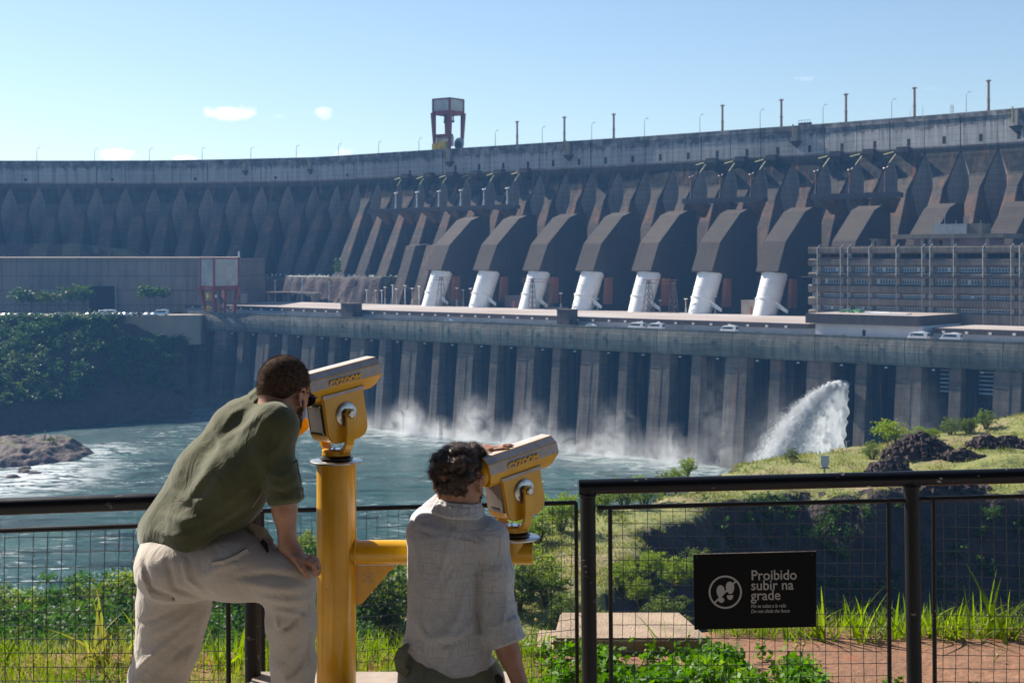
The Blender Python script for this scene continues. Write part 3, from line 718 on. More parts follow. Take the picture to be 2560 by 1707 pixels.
mb = MB(); mb.box((0,30,14), (HL-.3,58,27.4)); mb.build('hall_body', M_hall, hall)
for u in (107,118,131,143,165,176,207,-20,-40):
    for zz in (10.2, 6.4):
        fr = MB(); fr.box((hx(u),-.28,zz), (1.7,.3,2.0)); w = fr.build('window', M_white_f, hall); mb = MB(); mb.box((hx(u)-.38,-.43,zz), (.6,.06,1.7)); mb.box((hx(u)+.38,-.43,zz), (.6,.06,1.7)); mb.build('pane', M_glass, w)
mb = MB(); mb.box((hx(608),1.5,5.5), (3.2,3,8)); mb.build('side_kiosk', M_tan, hall)
mb = MB(); mb.box((hx(597),0,29.5), (.8,.6,3.0)); mb.build('siren', M_white, hall)
# parking yard
mb = MB(); a = at(-300,790,672); b_ = at(470,790,672)
mb.hexa([(a.x,668,-40),(b_.x+2,690,-40),(b_.x+2,800,-40),(a.x,800,-40),(a.x,668,-25.7),(b_.x+2,690,-25.7),(b_.x+2,800,-25.7),(a.x,800,-25.7)])
mb.stbox(-262, -190, 14.0, 70, -40, -25.72)
mb.build('parking_yard', M_road, kind='structure')
# wing wall
ww = thing('wing_wall', 'dark ribbed concrete retaining wall joining the powerhouse to the wooded bank', 'wall', at(350,800,690)); p0 = at(225,0,676); p1 = W(sL-.3, -.6, 0)
dv = Vector((p1.x-p0.x, p1.y-p0.y, 0)); Lw = dv.length; dv.normalize(); nv = Vector((dv.y,-dv.x,0)); nn = 12
for q in range(nn):
    a = Vector((p0.x,p0.y,0))+dv*(Lw*q/nn+.05); b_ = Vector((p0.x,p0.y,0))+dv*(Lw*(q+1)/nn-.05); f = .35 if q % 2 else 0
    mb = MB(); 
    mb.hexa([a+nv*f+Vector((0,0,-60)), b_+nv*f+Vector((0,0,-60)), b_-nv*3+Vector((0,0,-60)), a-nv*3+Vector((0,0,-60)), a+nv*f+Vector((0,0,-33)), b_+nv*f+Vector((0,0,-33)), b_-nv*3+Vector((0,0,-33)), a-nv*3+Vector((0,0,-33))])
    mb.hexa([a+nv*(f+1)+Vector((0,0,-33)), b_+nv*(f+1)+Vector((0,0,-33)), b_-nv*3+Vector((0,0,-33)), a-nv*3+Vector((0,0,-33)), a+nv*(f+1)+Vector((0,0,-24.9)), b_+nv*(f+1)+Vector((0,0,-24.9)), b_-nv*3+Vector((0,0,-24.9)), a-nv*3+Vector((0,0,-24.9))])
    mb.build('wall_section', M_pier, ww)

# ---- red gantry on the powerhouse deck
H = 27.0
g2 = gantry('gantry_crane', 'red gantry crane with grey clad trapezoid panels on the powerhouse deck', W(S_t(549, 6), 6, ZD+.02), YAW, 11.0, 15.5, H, .47, .74)
for (x, y, z, sx, sy, sz) in ((-3.4,-4.6,8.2,3.6,3,3.4),(-3.6,-4.6,2.2,2.2,2.2,2.6)):
    mb = MB(); mb.box((x,y,z), (sx,sy,sz)); mb.build('counterweight', M_yel_far, g2)
mb = MB(); mb.tube([(0,0,12),(0,0,7)], .5, 8); mb.lathe([(1.6,-.6),(1.9,0),(1.6,.6)], (1,0,6), 12, (0,1,0)); mb.box((0,0,2), (3,2,2.2)); mb.build('hook_block', M_darkmetal, g2)
mb = MB(); mb.box((3.6,-7.0,12.4), (3.4,.4,.9)); mb.box((1.2,-8.2,8.6), (1.0,.2,1.3)); mb.box((6.4,-7.2,8.6), (.2,1.0,1.3)); mb.build('sign_plate', M_white, g2)

# ---- vehicles
def vehicle(name, L, Wd, H, prof, body_mat, glass, cat):
    """side profile extruded, with windows, wheels and lights as parts; long axis = local x, front at -x"""
    o = thing(name, '', cat)
    mb = MB(); mb.prism(prof, (0,0,0), (1,0,0), (0,0,1), (0,1,0), -Wd/2, Wd/2); mb.build('body', body_mat, o, bevel=.07)
    for (x0, x1, z0, z1, sh) in glass:
        for sy in (-1, 1):
            mb = MB(); y = sy*(Wd/2+.012); mb.hexa([(x0,y-.01,z0),(x1,y-.01,z0),(x1,y+.01,z0),(x0,y+.01,z0),(x0+sh,y-.01,z1),(x1,y-.01,z1),(x1,y+.01,z1),(x0+sh,y+.01,z1)]); mb.build('side_window', M_glass, o)
    for sx in (-L*.31, L*.31):
        for sy in (-1, 1):
            mb = MB(); mb.lathe([(.34,-.11),(.36,0),(.34,.11)], (sx, sy*(Wd/2-.08), .34), 14, (0,1,0)); mb.build('wheel', M_black, o)
    return o
M_van = simple('white van paint', (.80,.81,.83), .3, var=.03); M_sil = simple('silver car paint', (.50,.52,.55), .3, .3, var=.04); M_drk = simple('dark car paint', (.03,.035,.05), .3, var=.04); M_blu = simple('pale blue car paint', (.35,.52,.66), .3, var=.04)
M_lampred = simple('red tail lamp', (.5,.02,.02), .3)
vprof = [(-3.4,.35),(-3.45,.95),(-2.9,1.25),(-2.1,2.35),(-1.8,2.5),(3.15,2.55),(3.4,2.3),(3.42,.4)]
van = vehicle('van', 6.9, 2.05, 2.6, vprof, M_van, [(-2.35,-1.5,1.35,2.1,.45),(-1.35,2.15,1.4,2.12,0)], 'van')
mb = MB(); mb.box((3.43,0,1.75), (.03,1.6,.8)); mb.build('rear_window', M_glass, van)
for sy in (-1, 1): mb = MB(); mb.box((3.42,sy*.9,1.0), (.06,.16,.6)); mb.build('tail_light', M_lampred, van)
mb = MB(); mb.box((1.2,0,2.68), (1.8,1.2,.2)); mb.build('roof_unit', M_van, van)
mb = MB(); mb.add([(-2.86,-.9,1.32),(-2.86,.9,1.32),(-2.16,.85,2.28),(-2.16,-.85,2.28)], [(0,1,2,3)])
for i in range(4): mb.v[i] = (mb.v[i][0]-.03, mb.v[i][1], mb.v[i][2]+.02)
mb.build('windscreen', M_glass, van)
van['group'] = 'white vans parked on the powerhouse deck'
vs_ = [(1592,'leftmost white van on the powerhouse deck, nose to the left'),(1640,'second white van from the left, close behind the first'),(1823,'lone white van in the middle right of the deck'),(2296,'white van before the white wall, left one of the right-hand pair'),(2378,'rightmost white van on the deck')]
for j, (u, lab) in enumerate(vs_):
    p = W(S_t(u, 4.0), 4.0, ZD+.01)
    o = van if j == 0 else dup(van); o.location = p; o.rotation_euler = (0,0,YAW+rnd.uniform(-.04,.04)); o['label'] = lab
cprof = [(-2.1,.3),(-2.15,.75),(-1.2,.92),(-.6,1.42),(.9,1.45),(1.6,.98),(2.1,.9),(2.12,.35)]
car = vehicle('car', 4.2, 1.75, 1.45, cprof, M_van, [(-.85,.1,.95,1.36,.35),(.2,1.1,.95,1.36,0)], 'car')
car.location = W(S_t(1477, 4.5), 4.5, ZD+.01); car.rotation_euler = (0,0,YAW); car['label'] = 'white car on the powerhouse deck right of the stair tower'
c2 = dup(car, W(S_t(1121, 4), 4, ZD+.01), YAW, 'pale blue car near the middle of the powerhouse deck')
for ch in c2.children:
    if ch.name.startswith('body'): ch.data = ch.data.copy(); ch.data.materials[0] = M_blu
# parking at the far left: vans and cars in two rows
cm = {}
def colored(base, mat, loc, rz, lab, grp):
    c = dup(base, loc, rz, lab); c['group'] = grp
    for ch in c.children:
        if ch.name.startswith('body'):
            key = (ch.data.name.split('.')[0]+base.name, mat.name)
            if key not in cm: d = ch.data.copy(); d.materials[0] = mat; cm[key] = d
            ch.data = cm[key]
    return c
row1 = [12, 26, 45, 62, 78, 96, 142, 153, 166, 178, 246, 258, 272, 286, 300, 316, 330, 344, 368, 384]
for j, u in enumerate(row1):
    mt = (M_van, M_sil, M_van, M_drk, M_van, M_blu, M_sil)[j % 7]
    p = at(u, 791, 673.5+(u*.02)); p.z = -25.69
    colored(car, mt, p, rnd.uniform(.2, .9), '%s car in the front row of the left parking, %s from the left' % ({'white van paint':'white','silver car paint':'silver','dark car paint':'dark','pale blue car paint':'pale blue'}[mt.name], ORD[j+1]), 'cars parked by the hall')
for j, u in enumerate([222, 236, 252, 282, 298, 312, 328, 340]):
    mt = (M_sil, M_van, M_blu, M_van, M_drk)[j % 5]; p = at(u, 789, 681); p.z = -25.69
    colored(car, mt, p, rnd.uniform(.2, .9), '%s car in the back row of the left parking, %s from the left' % ({'white van paint':'white','silver car paint':'silver','dark car paint':'dark','pale blue car paint':'pale blue'}[mt.name], ORD[j+1]), 'cars parked by the hall')
for j, (u, Y, lab) in enumerate([(258,686,'white van parked before the dark doorway, left of two'),(272,687,'white van parked before the dark doorway, right of two'),(402,681,'large white van at the right end of the left parking')]):
    p = at(u, 780, Y); p.z = -25.69; c = dup(van, p, .5 if j < 2 else .1, lab); c['group'] = 'white vans in the left parking'
    if j == 2: c.scale = (1.12,1.12,1.12)

# ---- switchgear behind the roof
def insul(u, vt, vb, t, lab, kind=0):
    s_ = S_t(u, t); p = W(s_, t, -22.3); H = (vb-vt)/FS*p.y
    o = thing('insulator_post', lab, 'insulator', p, YAW, 'insulator posts in the switchyard')
    mb = MB(); mb.lathe([(.42,0),(.34,H*.4)], (0,0,0), 8); mb.build('pedestal', M_metal, o)
    mb = MB(); pr = []; k = H*.4
    while k < H*.95: pr += [(.34,k),(.19,k+.16)]; k += .36
    mb.lathe(pr, (0,0,0), 8); mb.build('insulator_stack', M_porc if kind else M_metal, o)
    mb = MB(); mb.lathe([(.3,H*.94),(.85,H*.97),(.7,H)], (0,0,0), 10); mb.build('cap', M_white, o)
    return o, p+Vector((0,0,H))
posts = [(917,727,765),(940,727,765),(955,727,765),(963,718,765),(982,713,765),(992,722,765),(1013,713,765),(1031,719,765),(1048,714,765),(1142,715,765),(1158,720,765),(1176,715,765),(1212,717,768)]
tops = []
for j, (u, a, b_) in enumerate(posts):
    o, tp = insul(u, a, b_, 79 if j % 2 else 82, 'insulator post behind the powerhouse roof, %s from the left' % ORD[j+1], j % 2); tops.append(tp)
mb = MB()
for j in (0, 1, 2, 3, 4, 5, 6, 7, 9, 10):
    a, b_ = tops[j], tops[j+1]; mb.tube([a, (a+b_)/2-Vector((0,0,1.0)), b_], .09, 4)
tag(mb.build('busbar', M_darkmetal, origin=tops[4]), 'thin sagging busbars strung between the insulator posts', 'cable')
slab_o = thing('switch_table', 'tan concrete table with six insulator posts under the rock shelf', 'platform', W(S_t(726, 79), 82, -22.3), YAW)
mb = MB(); mb.box((0,0,5.4), (40,7,.9)); mb.build('table_top', M_tan, slab_o)
for x in (-19,-7,5,17): mb = MB(); mb.box((x,0,2.5), (.9,5,5.0)); mb.build('support', M_tan, slab_o)
rt = []
for j, (u, vt) in enumerate([(690,700),(723,700),(757,700),(713,692),(742,692),(779,692),(808,702)]):
    s_ = S_t(u, 80); H = (760-vt)/FS*730; x = s_-S_t(726, 79)
    mb = MB(); y = -2.6 if j < 3 else 2.4; mb.lathe([(.5,0),(.5,H*.35),(.25,H*.36),(.3,H*.95),(.7,H*.96),(.7,H)], (x,y,0), 8); mb.build('insulator_post', M_metal, slab_o); rt.append((x,y,H))
mb = MB(); 
for a, b_ in ((0,3),(1,4),(2,5),(1,3),(2,4),(6,5)): mb.tube([rt[a], rt[b_]], .12, 4)
mb.tube([(rt[3][0]-3,2.4,rt[3][2]+.6),(rt[5][0]+9,2.4,rt[3][2]+.6)], .2, 5); mb.build('busbar', M_metal, slab_o)
def tower(u, t, vt, vb, lab, w=2.2, beam=None):
    p = W(S_t(u, t), t, -22.3); H = (vb-vt)/FS*p.y
    o = thing('lattice_tower', lab, 'lattice tower', p, YAW, 'lattice towers in front of the penstocks')
    mb = MB(); n = 6
    f = lambda k: w*(1-.72*k/n)
    cs = ((-1,-1),(1,-1),(1,1),(-1,1))
    for a, b_ in cs: mb.tube([(a*w,b_*w,0),(a*f(n),b_*f(n),H)], .13, 4)
    for k in range(n):
        z0, z1 = H*k/n, H*(k+1)/n
        for q in range(4):
            a, b_ = cs[q], cs[(q+1) % 4]
            mb.tube([(a[0]*f(k),a[1]*f(k),z0),(b_[0]*f(k+1),b_[1]*f(k+1),z1)], .06, 3); mb.tube([(b_[0]*f(k),b_[1]*f(k),z0),(a[0]*f(k+1),a[1]*f(k+1),z1)], .06, 3)
    mb.build('lattice', M_darkmetal, o)
    if beam:
        mb = MB(); x0, x1 = beam
        for yy, zz in ((-.6,H),(.6,H),(-.6,H-1.6),(.6,H-1.6)): mb.tube([(x0,yy,zz),(x1,yy,zz)], .11, 4)
        k = x0; q = 0
        while k < x1-1: mb.tube([(k,-.6,H if q%2 else H-1.6),(k+1.6,-.6,H-1.6 if q%2 else H)], .08, 3); k += 1.6; q += 1
        mb.build('crossarm', M_rust, o)
    return o
tower(1103, 70, 690, 768, 'lattice tower before the leftmost white pipe', 1.9, (-5,6))
tower(1331, 70, 692, 772, 'lattice tower before the third white pipe, left leg', 1.5, (-6,13))
tower(1372, 70, 694, 772, 'lattice tower right of the third white pipe', 1.5)
tower(1622, 70, 694, 780, 'lattice tower before the fifth white pipe', 2.0, (-3,14))
tower(1684, 70, 696, 780, 'lattice tower between the fifth and sixth white pipes', 1.6)
for j, (u, t, vt, vb) in enumerate([(1402,77,727,772),(1439,77,728,772),(1482,76,732,776),(1494,76,742,776),(1458,76,742,776),(1771,76,740,784),(1744,76,736,784),(1788,76,736,784),(1650,76,748,782),(1715,76,744,784)]):
    insul(u, vt, vb, t, 'dark slender insulator post near the white pipes, %s from the left' % ORD[j+1], 1)
for (u0, u1, vt, vb, lab) in ((1262,1302,738,772,'dark square kiosk between the second and third white pipes'),(1853,1898,751,790,'brown concrete kiosk left of the seventh white pipe'),(1366,1400,767,774,'low tan block beside the third white pipe')):
    t = 76; s0, s1 = S_t(u0, t), S_t(u1, t); p = W((s0+s1)/2, t+3, -22.3); H = (vb-vt)/FS*p.y
    o = thing('kiosk', lab, 'kiosk', p, YAW); mb = MB(); mb.box((0,0,H/2), (s1-s0,6,H)); mb.box((0,0,H+.1), (s1-s0+.4,6.4,.2)); mb.build('kiosk_body', M_fascia if u0 < 1800 and u0 < 1300 else M_tan, o)
    mb = MB(); mb.box((.5,-3.03,H*.35), (1,.05,H*.6)); mb.build('door', M_rust, o)

# ---- rock shelf and green mound between hall and dam
M_rock = simple('dark red brown rock', (.07,.042,.035), .95, var=.3, vs=.35, bump=1, bs=.8, bd=.6, obj=False, col2=(.025,.018,.018))
M_moundg = simple('dry grass', (.12,.12,.045), .95, vs=.12, obj=False, col2=(.08,.06,.035), bump=.6, bs=1.5, bd=.3)
def heightgrid(name, X, Y, Z, mat, kind='structure', mi=None, mats=None, parent=None, smooth=True):
    ny, nx = X.shape; V = np.stack([X, Y, Z], -1).reshape(-1, 3)
    i = (np.arange(ny-1)[:, None]*nx+np.arange(nx-1)).ravel(); F = np.stack([i, i+1, i+nx+1, i+nx], 1)
    return np_mesh(name, V, F, mats or mat, kind=kind, smooth=smooth, mi=mi, parent=parent)
s_ = np.linspace(-262, -112, 110); t_ = np.linspace(78, 106, 24); Sg, Tg = np.meshgrid(s_, t_)
top = -8.0; fr = np.clip((Tg-84+3*vnoise(Sg, Tg, 9, 4))/6, 0, 1); en = np.clip((-116-Sg+2.5*vnoise(Tg, Sg, 5, 3))/5, 0, 1)
Zg = -23+(top+23+.8*vnoise(Sg, Tg, 12, 6))*fr*en+1.4*vnoise(Sg, Tg, 3.2, 8, 3)*(1-np.abs(fr*2-1))
Xg = _O[0]+ES[0]*Sg+ET[0]*Tg; Yg = _O[1]+ES[1]*Sg+ET[1]*Tg
fc = (fr*en)[:-1, :-1].ravel() > .93
heightgrid('rock_shelf', Xg, Yg, Zg, None, mats=[M_rock, M_moundg], mi=fc.astype(int))
mb = MB()
for j in range(34):
    p = W(-250+j*4.0+rnd.uniform(-1,1), 97, -7.4); mb.box(p, (rnd.uniform(.6,1.6),.8,rnd.uniform(.6,1.4)), rnd.random()*3)
tag(mb.build('equipment_boxes', M_white, origin=W(-180,97,-7.4)), kind='stuff')
xs = np.linspace(-330, -178, 90); ys = np.linspace(800, 850, 24); Xg, Yg = np.meshgrid(xs, ys)
Zg = -23+38*np.clip((-182-Xg)/55, 0, 1)**.7*np.clip((Yg-802+6*vnoise(Xg, Yg, 20, 2))/22, 0, 1)+2.0*vnoise(Xg, Yg, 8, 9)
Zg = np.minimum(Zg, 10.5+1.5*vnoise(Xg, Yg, 30, 5)-np.clip((Xg+250)/60,0,1)*7)
fc = ((vnoise(Xg, Yg, 18, 5) > -.1) & (Yg > 810))[:-1, :-1].ravel()
heightgrid('green_mound', Xg, Yg, Zg, None, mats=[M_rock, M_moundg], mi=fc.astype(int))
# ================================================================== vegetation kit
def leafmat(name, c1, c2, c3=None, trans=.35, vs=1.2, obj=True):
    m, nt, b = newmat(name); v = pos_(nt, obj=obj)
    n1 = noise_(nt, v, vs, 4, .6)
    col = mix_(nt, ramp_(nt, n1, .35, .65), c1, c2)
    if c3: col = mix_(nt, ramp_(nt, noise_(nt, v, vs*.4, 3), .55, .7), col, c3)
    oi = nt.nodes.new('ShaderNodeObjectInfo'); hv = N(nt, 'ShaderNodeHueSaturation'); nt.links.new(col, hv.inputs['Color'])
    nt.links.new(math_(nt, 'ADD', math_(nt, 'MULTIPLY', oi.outputs['Random'], .5), .75), hv.inputs['Value'])
    col = hv.outputs[0]
    nt.links.new(col, b.inputs['Base Color']); b.inputs['Roughness'].default_value = .55; b.inputs['Specular IOR Level'].default_value = .25
    tr = nt.nodes.new('ShaderNodeBsdfTranslucent'); hs = N(nt, 'ShaderNodeHueSaturation', {'Saturation': 1.1, 'Value': 1.5}); nt.links.new(col, hs.inputs['Color']); nt.links.new(hs.outputs[0], tr.inputs[0])
    mx = nt.nodes.new('ShaderNodeMixShader'); mx.inputs[0].default_value = trans
    nt.links.new(b.outputs[0], mx.inputs[1]); nt.links.new(tr.outputs[0], mx.inputs[2])
    nt.links.new(mx.outputs[0], nt.nodes['Material Output'].inputs[0])
    return m
M_leafA = leafmat('deep green leaves', (.025,.07,.012), (.06,.13,.02), (.10,.16,.025), trans=.42)
M_leafB = leafmat('olive leaves', (.07,.11,.02), (.14,.18,.035), (.18,.17,.04), trans=.42)
M_leafY = leafmat('yellow green leaves', (.13,.21,.02), (.25,.30,.035), (.33,.28,.05), trans=.45)
M_leafF = leafmat('far forest leaves', (.025,.065,.016), (.055,.115,.022), (.14,.19,.03), vs=.12, obj=False, trans=.3)
M_bark = simple('bark', (.09,.065,.045), .95, vs=12)
M_grassN = leafmat('fresh grass blades', (.09,.16,.012), (.19,.27,.022), (.28,.25,.06), trans=.5, vs=2.5, obj=False)
M_grassD = leafmat('dry straw', (.28,.20,.09), (.40,.31,.16), trans=.3, vs=3, obj=False)
M_grassM = leafmat('meadow grass', (.14,.17,.03), (.25,.25,.055), (.34,.27,.10), trans=.35, vs=.06, obj=False)
M_herb = leafmat('herb leaves', (.04,.11,.010), (.10,.21,.018), (.17,.26,.03), trans=.4, vs=6, obj=False)
def leaf_cloud(cent, rad, n_cl, n_leaf, size, seed=0, flat=.6, cl_r=.28, lobes=None):
    """leaf quads in clumps over a lumpy crown volume"""
    g = np.random.default_rng(seed); cent = np.array(cent); rad = np.array(rad)
    d = g.normal(size=(n_cl, 3)); d /= np.linalg.norm(d, axis=1)[:, None]; r = g.random(n_cl)**.38
    P = d*r[:, None]; P[:, 2] = np.where(P[:, 2] < 0, P[:, 2]*.7, P[:, 2])
    lump = 1+.25*np.sin(d[:, 0]*5+seed)*np.cos(d[:, 1]*4+seed*2)+.12*np.sin(d[:, 2]*9+seed)
    P = cent+P*rad*lump[:, None]
    A = np.repeat(P, n_leaf, 0); cr = np.repeat(g.uniform(.6, 1.4, n_cl), n_leaf)*cl_r*rad.mean()
    o = g.normal(size=A.shape)*cr[:, None]*np.array([.55, .55, .35]); A = A+o
    return quads_at(A, size, g, flat)
def quads_at(A, size, g, flat=.6):
    n = len(A); nrm = g.normal(size=(n, 3)); nrm[:, 2] += flat; nrm /= np.linalg.norm(nrm, axis=1)[:, None]
    u = np.cross(nrm, g.normal(size=(n, 3))); u /= np.linalg.norm(u, axis=1)[:, None]+1e-9; w = np.cross(nrm, u)
    s = (g.uniform(.55, 1.25, n)*size)[:, None]
    V = np.stack([A-u*s, A-w*s*.5, A+u*s, A+w*s*.5], 1).reshape(-1, 3)
    F = np.arange(n*4).reshape(n, 4); return V, F
def join_vf(L):
    Vs = []; Fs = []; b = 0
    for V, F in L: Vs.append(V); Fs.append(F+b); b += len(V)
    return np.vstack(Vs), np.vstack(Fs)
def tree(name, label, cat, loc, h, rad, mats, seed, n_cl=90, n_leaf=26, size=.14, group=None, trunk_r=.14, multi=1, crown_z=.62):
    o = thing(name, label, cat, loc, rnd.random()*6, group); g = random.Random(seed); mb = MB()
    for k in range(multi):
        a = 2*math.pi*k/max(1, multi)+g.random(); lean = (.0 if multi == 1 else .35)
        top = Vector((math.cos(a)*rad[0]*lean, math.sin(a)*rad[1]*lean, h*crown_z))
        mb.tube([(0,0,-.5), top*.5+Vector((g.uniform(-.1,.1),g.uniform(-.1,.1),0)), top], [trunk_r, trunk_r*.7, trunk_r*.4], 7)
        for q in range(5):
            b_ = g.random()*6.28; e = top+Vector((math.cos(b_)*rad[0]*.6, math.sin(b_)*rad[1]*.6, rad[2]*g.uniform(.0,.8)))
            st = top*g.uniform(.6,1); mb.tube([st, (st+e)/2+Vector((0,0,.1)), e], [trunk_r*.4, trunk_r*.25, trunk_r*.08], 5)
    mb.build('trunk', M_bark, o)
    V, F = leaf_cloud((0,0,h-rad[2]), rad, n_cl, n_leaf, size, seed)
    np_mesh('crown', V, F, mats, parent=o)
    return o
# ---- wooded bank at the far left
def far_bank():
    u_ = np.linspace(-360, 470, 150); k_ = np.linspace(0, 1, 46); U, K = np.meshgrid(u_, k_)
    Yb = np.interp(U, [-360, 0, 250, 480], [560, 588, 632, 652]); Yt = np.interp(U, [-360, 250, 470], [668, 674, 705])
    prof = np.clip(K*1.1, 0, 1); Y = Yb+(Yt-Yb)*K; X = (U-1280)/FS*Y
    Z = -HW-1+(HW+1-29.5)*(np.where(K < .12, K*1.6, .19+(K-.12)*.92)); Z += 1.8*vnoise(X, Y*.7+Z*.7, 11, 4, 4)+.8*vnoise(X, Z, 4, 6)
    Z = np.minimum(Z, -28.2+.6*vnoise(X, Y, 9, 2))
    heightgrid('river_bank', X, Y, Z, M_rock)
    g = np.random.default_rng(5)
    A = []; n = 620
    uu = g.uniform(-330, 452, n); kk = np.clip(g.random(n)**.8*1.0+.17, .17, 1.0)
    kk = np.where(uu > 300, np.minimum(kk, .72), kk)
    L = []
    for i in range(n):
        u, k = uu[i], kk[i]
        if u > 260 and g.random() < .35: continue
        yb = np.interp(u, [-360, 0, 250, 480], [560, 588, 632, 652]); yt = np.interp(u, [-360, 250, 470], [668, 674, 705]); y = yb+(yt-yb)*k; x = (u-1280)/FS*y
        z = -HW+(HW-29.5)*(k*.92+.08); r = g.uniform(2.2, 4.4)*(1 if k > .35 else .7)
        V, F = leaf_cloud((x, y-1, z+r*.55), (r, r, r*.85), 30, 8, .62, int(i), flat=.9, cl_r=.3); L.append((V, F))
    V, F = join_vf(L)
    o = np_mesh('bank_forest', V, F, M_leafF, kind='stuff')
    o['label'] = 'dense green scrub covering the steep river bank'
far_bank()
for j, (u, v0, h, r, Y) in enumerate([(48,790,10,5.5,718),(78,788,9,4.5,718),(118,790,8.5,5.2,716),(172,790,10.5,6.0,717),(205,788,12,6.5,718),(360,770,11,4.0,714),(376,772,10,3.6,716),(408,768,10.5,3.6,716)]):
    p = at(u, 787, Y); p.z = -25.7
    lab = 'dark leafy tree before the hall wall, %s from the left' % ORD[j+1]
    if j < 5: tree('broadleaf_tree', lab, 'tree', p, h+3, (r,r,h*.42), M_leafF, 30+j, 60, 10, .7, 'trees in front of the hall', .25)
    else: tree('broadleaf_tree', 'slim round-crowned tree right of the dark doorway, %s of three' % ('leftmost','centre','rightmost')[j-5], 'tree', p, h+3.5, (r,r,h*.33), M_leafF, 30+j, 60, 10, .6, 'trees in front of the hall', .25)
p = W(-162, 96, -7.5); tree('slender_tree', 'single slender green tree on the rock shelf before the buttresses', 'tree', p, 9.5, (2.0,2.0,4.4), M_leafA, 77, 40, 10, .6)

# ---- wooded hills of the left bank beyond the frame
xs = np.linspace(-2600, -345, 90); ys = np.linspace(560, 2400, 70); X, Y = np.meshgrid(xs, ys)
k = np.clip((-345-X)/200, 0, 1); sh_ = np.clip((Y-(600+.18*(-X-345)+25*vnoise(X, Y, 120, 3)))/70, 0, 1)
Z = -HW-6+sh_*(46+6)+sh_*k*(26+22*vnoise(X, Y, 420, 8)+5*vnoise(X, Y, 40, 9)); heightgrid('hills', X, Y, Z, simple('wooded hillside', (.045,.085,.02), .95, vs=.03, obj=False, col2=(.02,.04,.012), bump=1, bs=.08, bd=5))
# ---- rock island
def island():
    c = at(70, 1150, 520); xs = np.linspace(-46, 22, 110); ys = np.linspace(-30, 34, 70); X, Y = np.meshgrid(xs, ys)
    d = np.sqrt((np.where(X > 0, X/19.5, X/46))**2+(Y/26)**2)+.16*vnoise(X, Y, 9, 3, 4)
    Z = np.clip(1-d, -.3, 1); Z = np.where(Z > 0, 6.8*np.minimum(Z*2.2, 1)**.8, Z*6)*(.78+.3*vnoise(X, Y, 14, 8))+1.5*vnoise(X, Y, 3, 9, 4)*(Z > 0)
    X = X+c.x; Y = Y+c.y+6; fc = ((Z > 4.5) & (vnoise(X, Y, 7, 12) > .28))[:-1, :-1].ravel()
    M_isl = simple('wet brown rock', (.105,.068,.050), .85, var=.3, vs=.6, bump=1, bs=1.2, bd=.5, obj=False, col2=(.045,.028,.026))
    o = heightgrid('rock_island', X, Y, Z-HW-.2, None, mats=[M_isl, M_moundg], mi=fc.astype(int))
    tag(o, 'low brown rock island with patches of grass in the river at the left', 'rock', kind='thing')
    for j, (u, v) in enumerate([(62,1163),(63,1172),(62,1180),(86,1184),(30,1193)]):
        p = at(u, v, HW*FS/(v-655)); bm = bmesh.new(); bmesh.ops.create_icosphere(bm, subdivisions=2, radius=1.4)
        for w in bm.verts: w.co = Vector((w.co.x*1.8, w.co.y*1.5, w.co.z*.7))*(1+.4*mnoise.noise(w.co+Vector((j*3,0,0))))
        me = bpy.data.meshes.new('river_rock'); bm.to_mesh(me); bm.free(); me.materials.append(M_isl)
        q = bpy.data.objects.new('river_rock', me); C.objects.link(q); q.location = (p.x, p.y, -HW+.1)
        tag(q, 'small dark rock in the white rapids, %s from the top' % ORD[j+1], 'rock', 'rocks in the rapids')
    p = at(112, 1086, 528)
    mb = MB(); mb.box((p.x,p.y,-64.0), (.5,.5,3.0)); tag(mb.build('marker_post', M_tan, origin=(p.x,p.y,-64)), 'short pale marker post on the rock island', 'post')
    p = at(126, 1078, 528); tree('small_bush', 'small bright green bush on top of the rock island', 'bush', (p.x,p.y,-66.6), 1.9, (1.5,1.5,.9), M_leafY, 5, 25, 8, .35)
island()

# ---- meadow terrace, ravine and cliff between the river and the viewpoint
riv = [(-60,20),(-46,60),(-36,80),(-28,98),(-17,112),(-9,120),(0,127),(10,140),(19,150),(27,170),(49,190),(73,203),(110,225),(160,250)]
rav = [(300,250),(300,149),(54,149),(30,149.5),(18.5,141),(12,124),(9,112),(5.5,92),(4,60),(4,20)]
poly = np.array(riv+rav, float)
def polydist(X, Y, pl):
    d = np.full(X.shape, 1e9); inside = np.zeros(X.shape, bool); n = len(pl)
    for i in range(n):
        a, b_ = pl[i], pl[(i+1) % n]; ab = b_-a; t = np.clip(((X-a[0])*ab[0]+(Y-a[1])*ab[1])/(ab@ab), 0, 1)
        d = np.minimum(d, np.hypot(X-a[0]-ab[0]*t, Y-a[1]-ab[1]*t))
        cond = ((a[1] > Y) != (b_[1] > Y)) & (X < (b_[0]-a[0])*(Y-a[1])/(b_[1]-a[1]+1e-12)+a[0]); inside ^= cond
    return np.where(inside, d, -d)
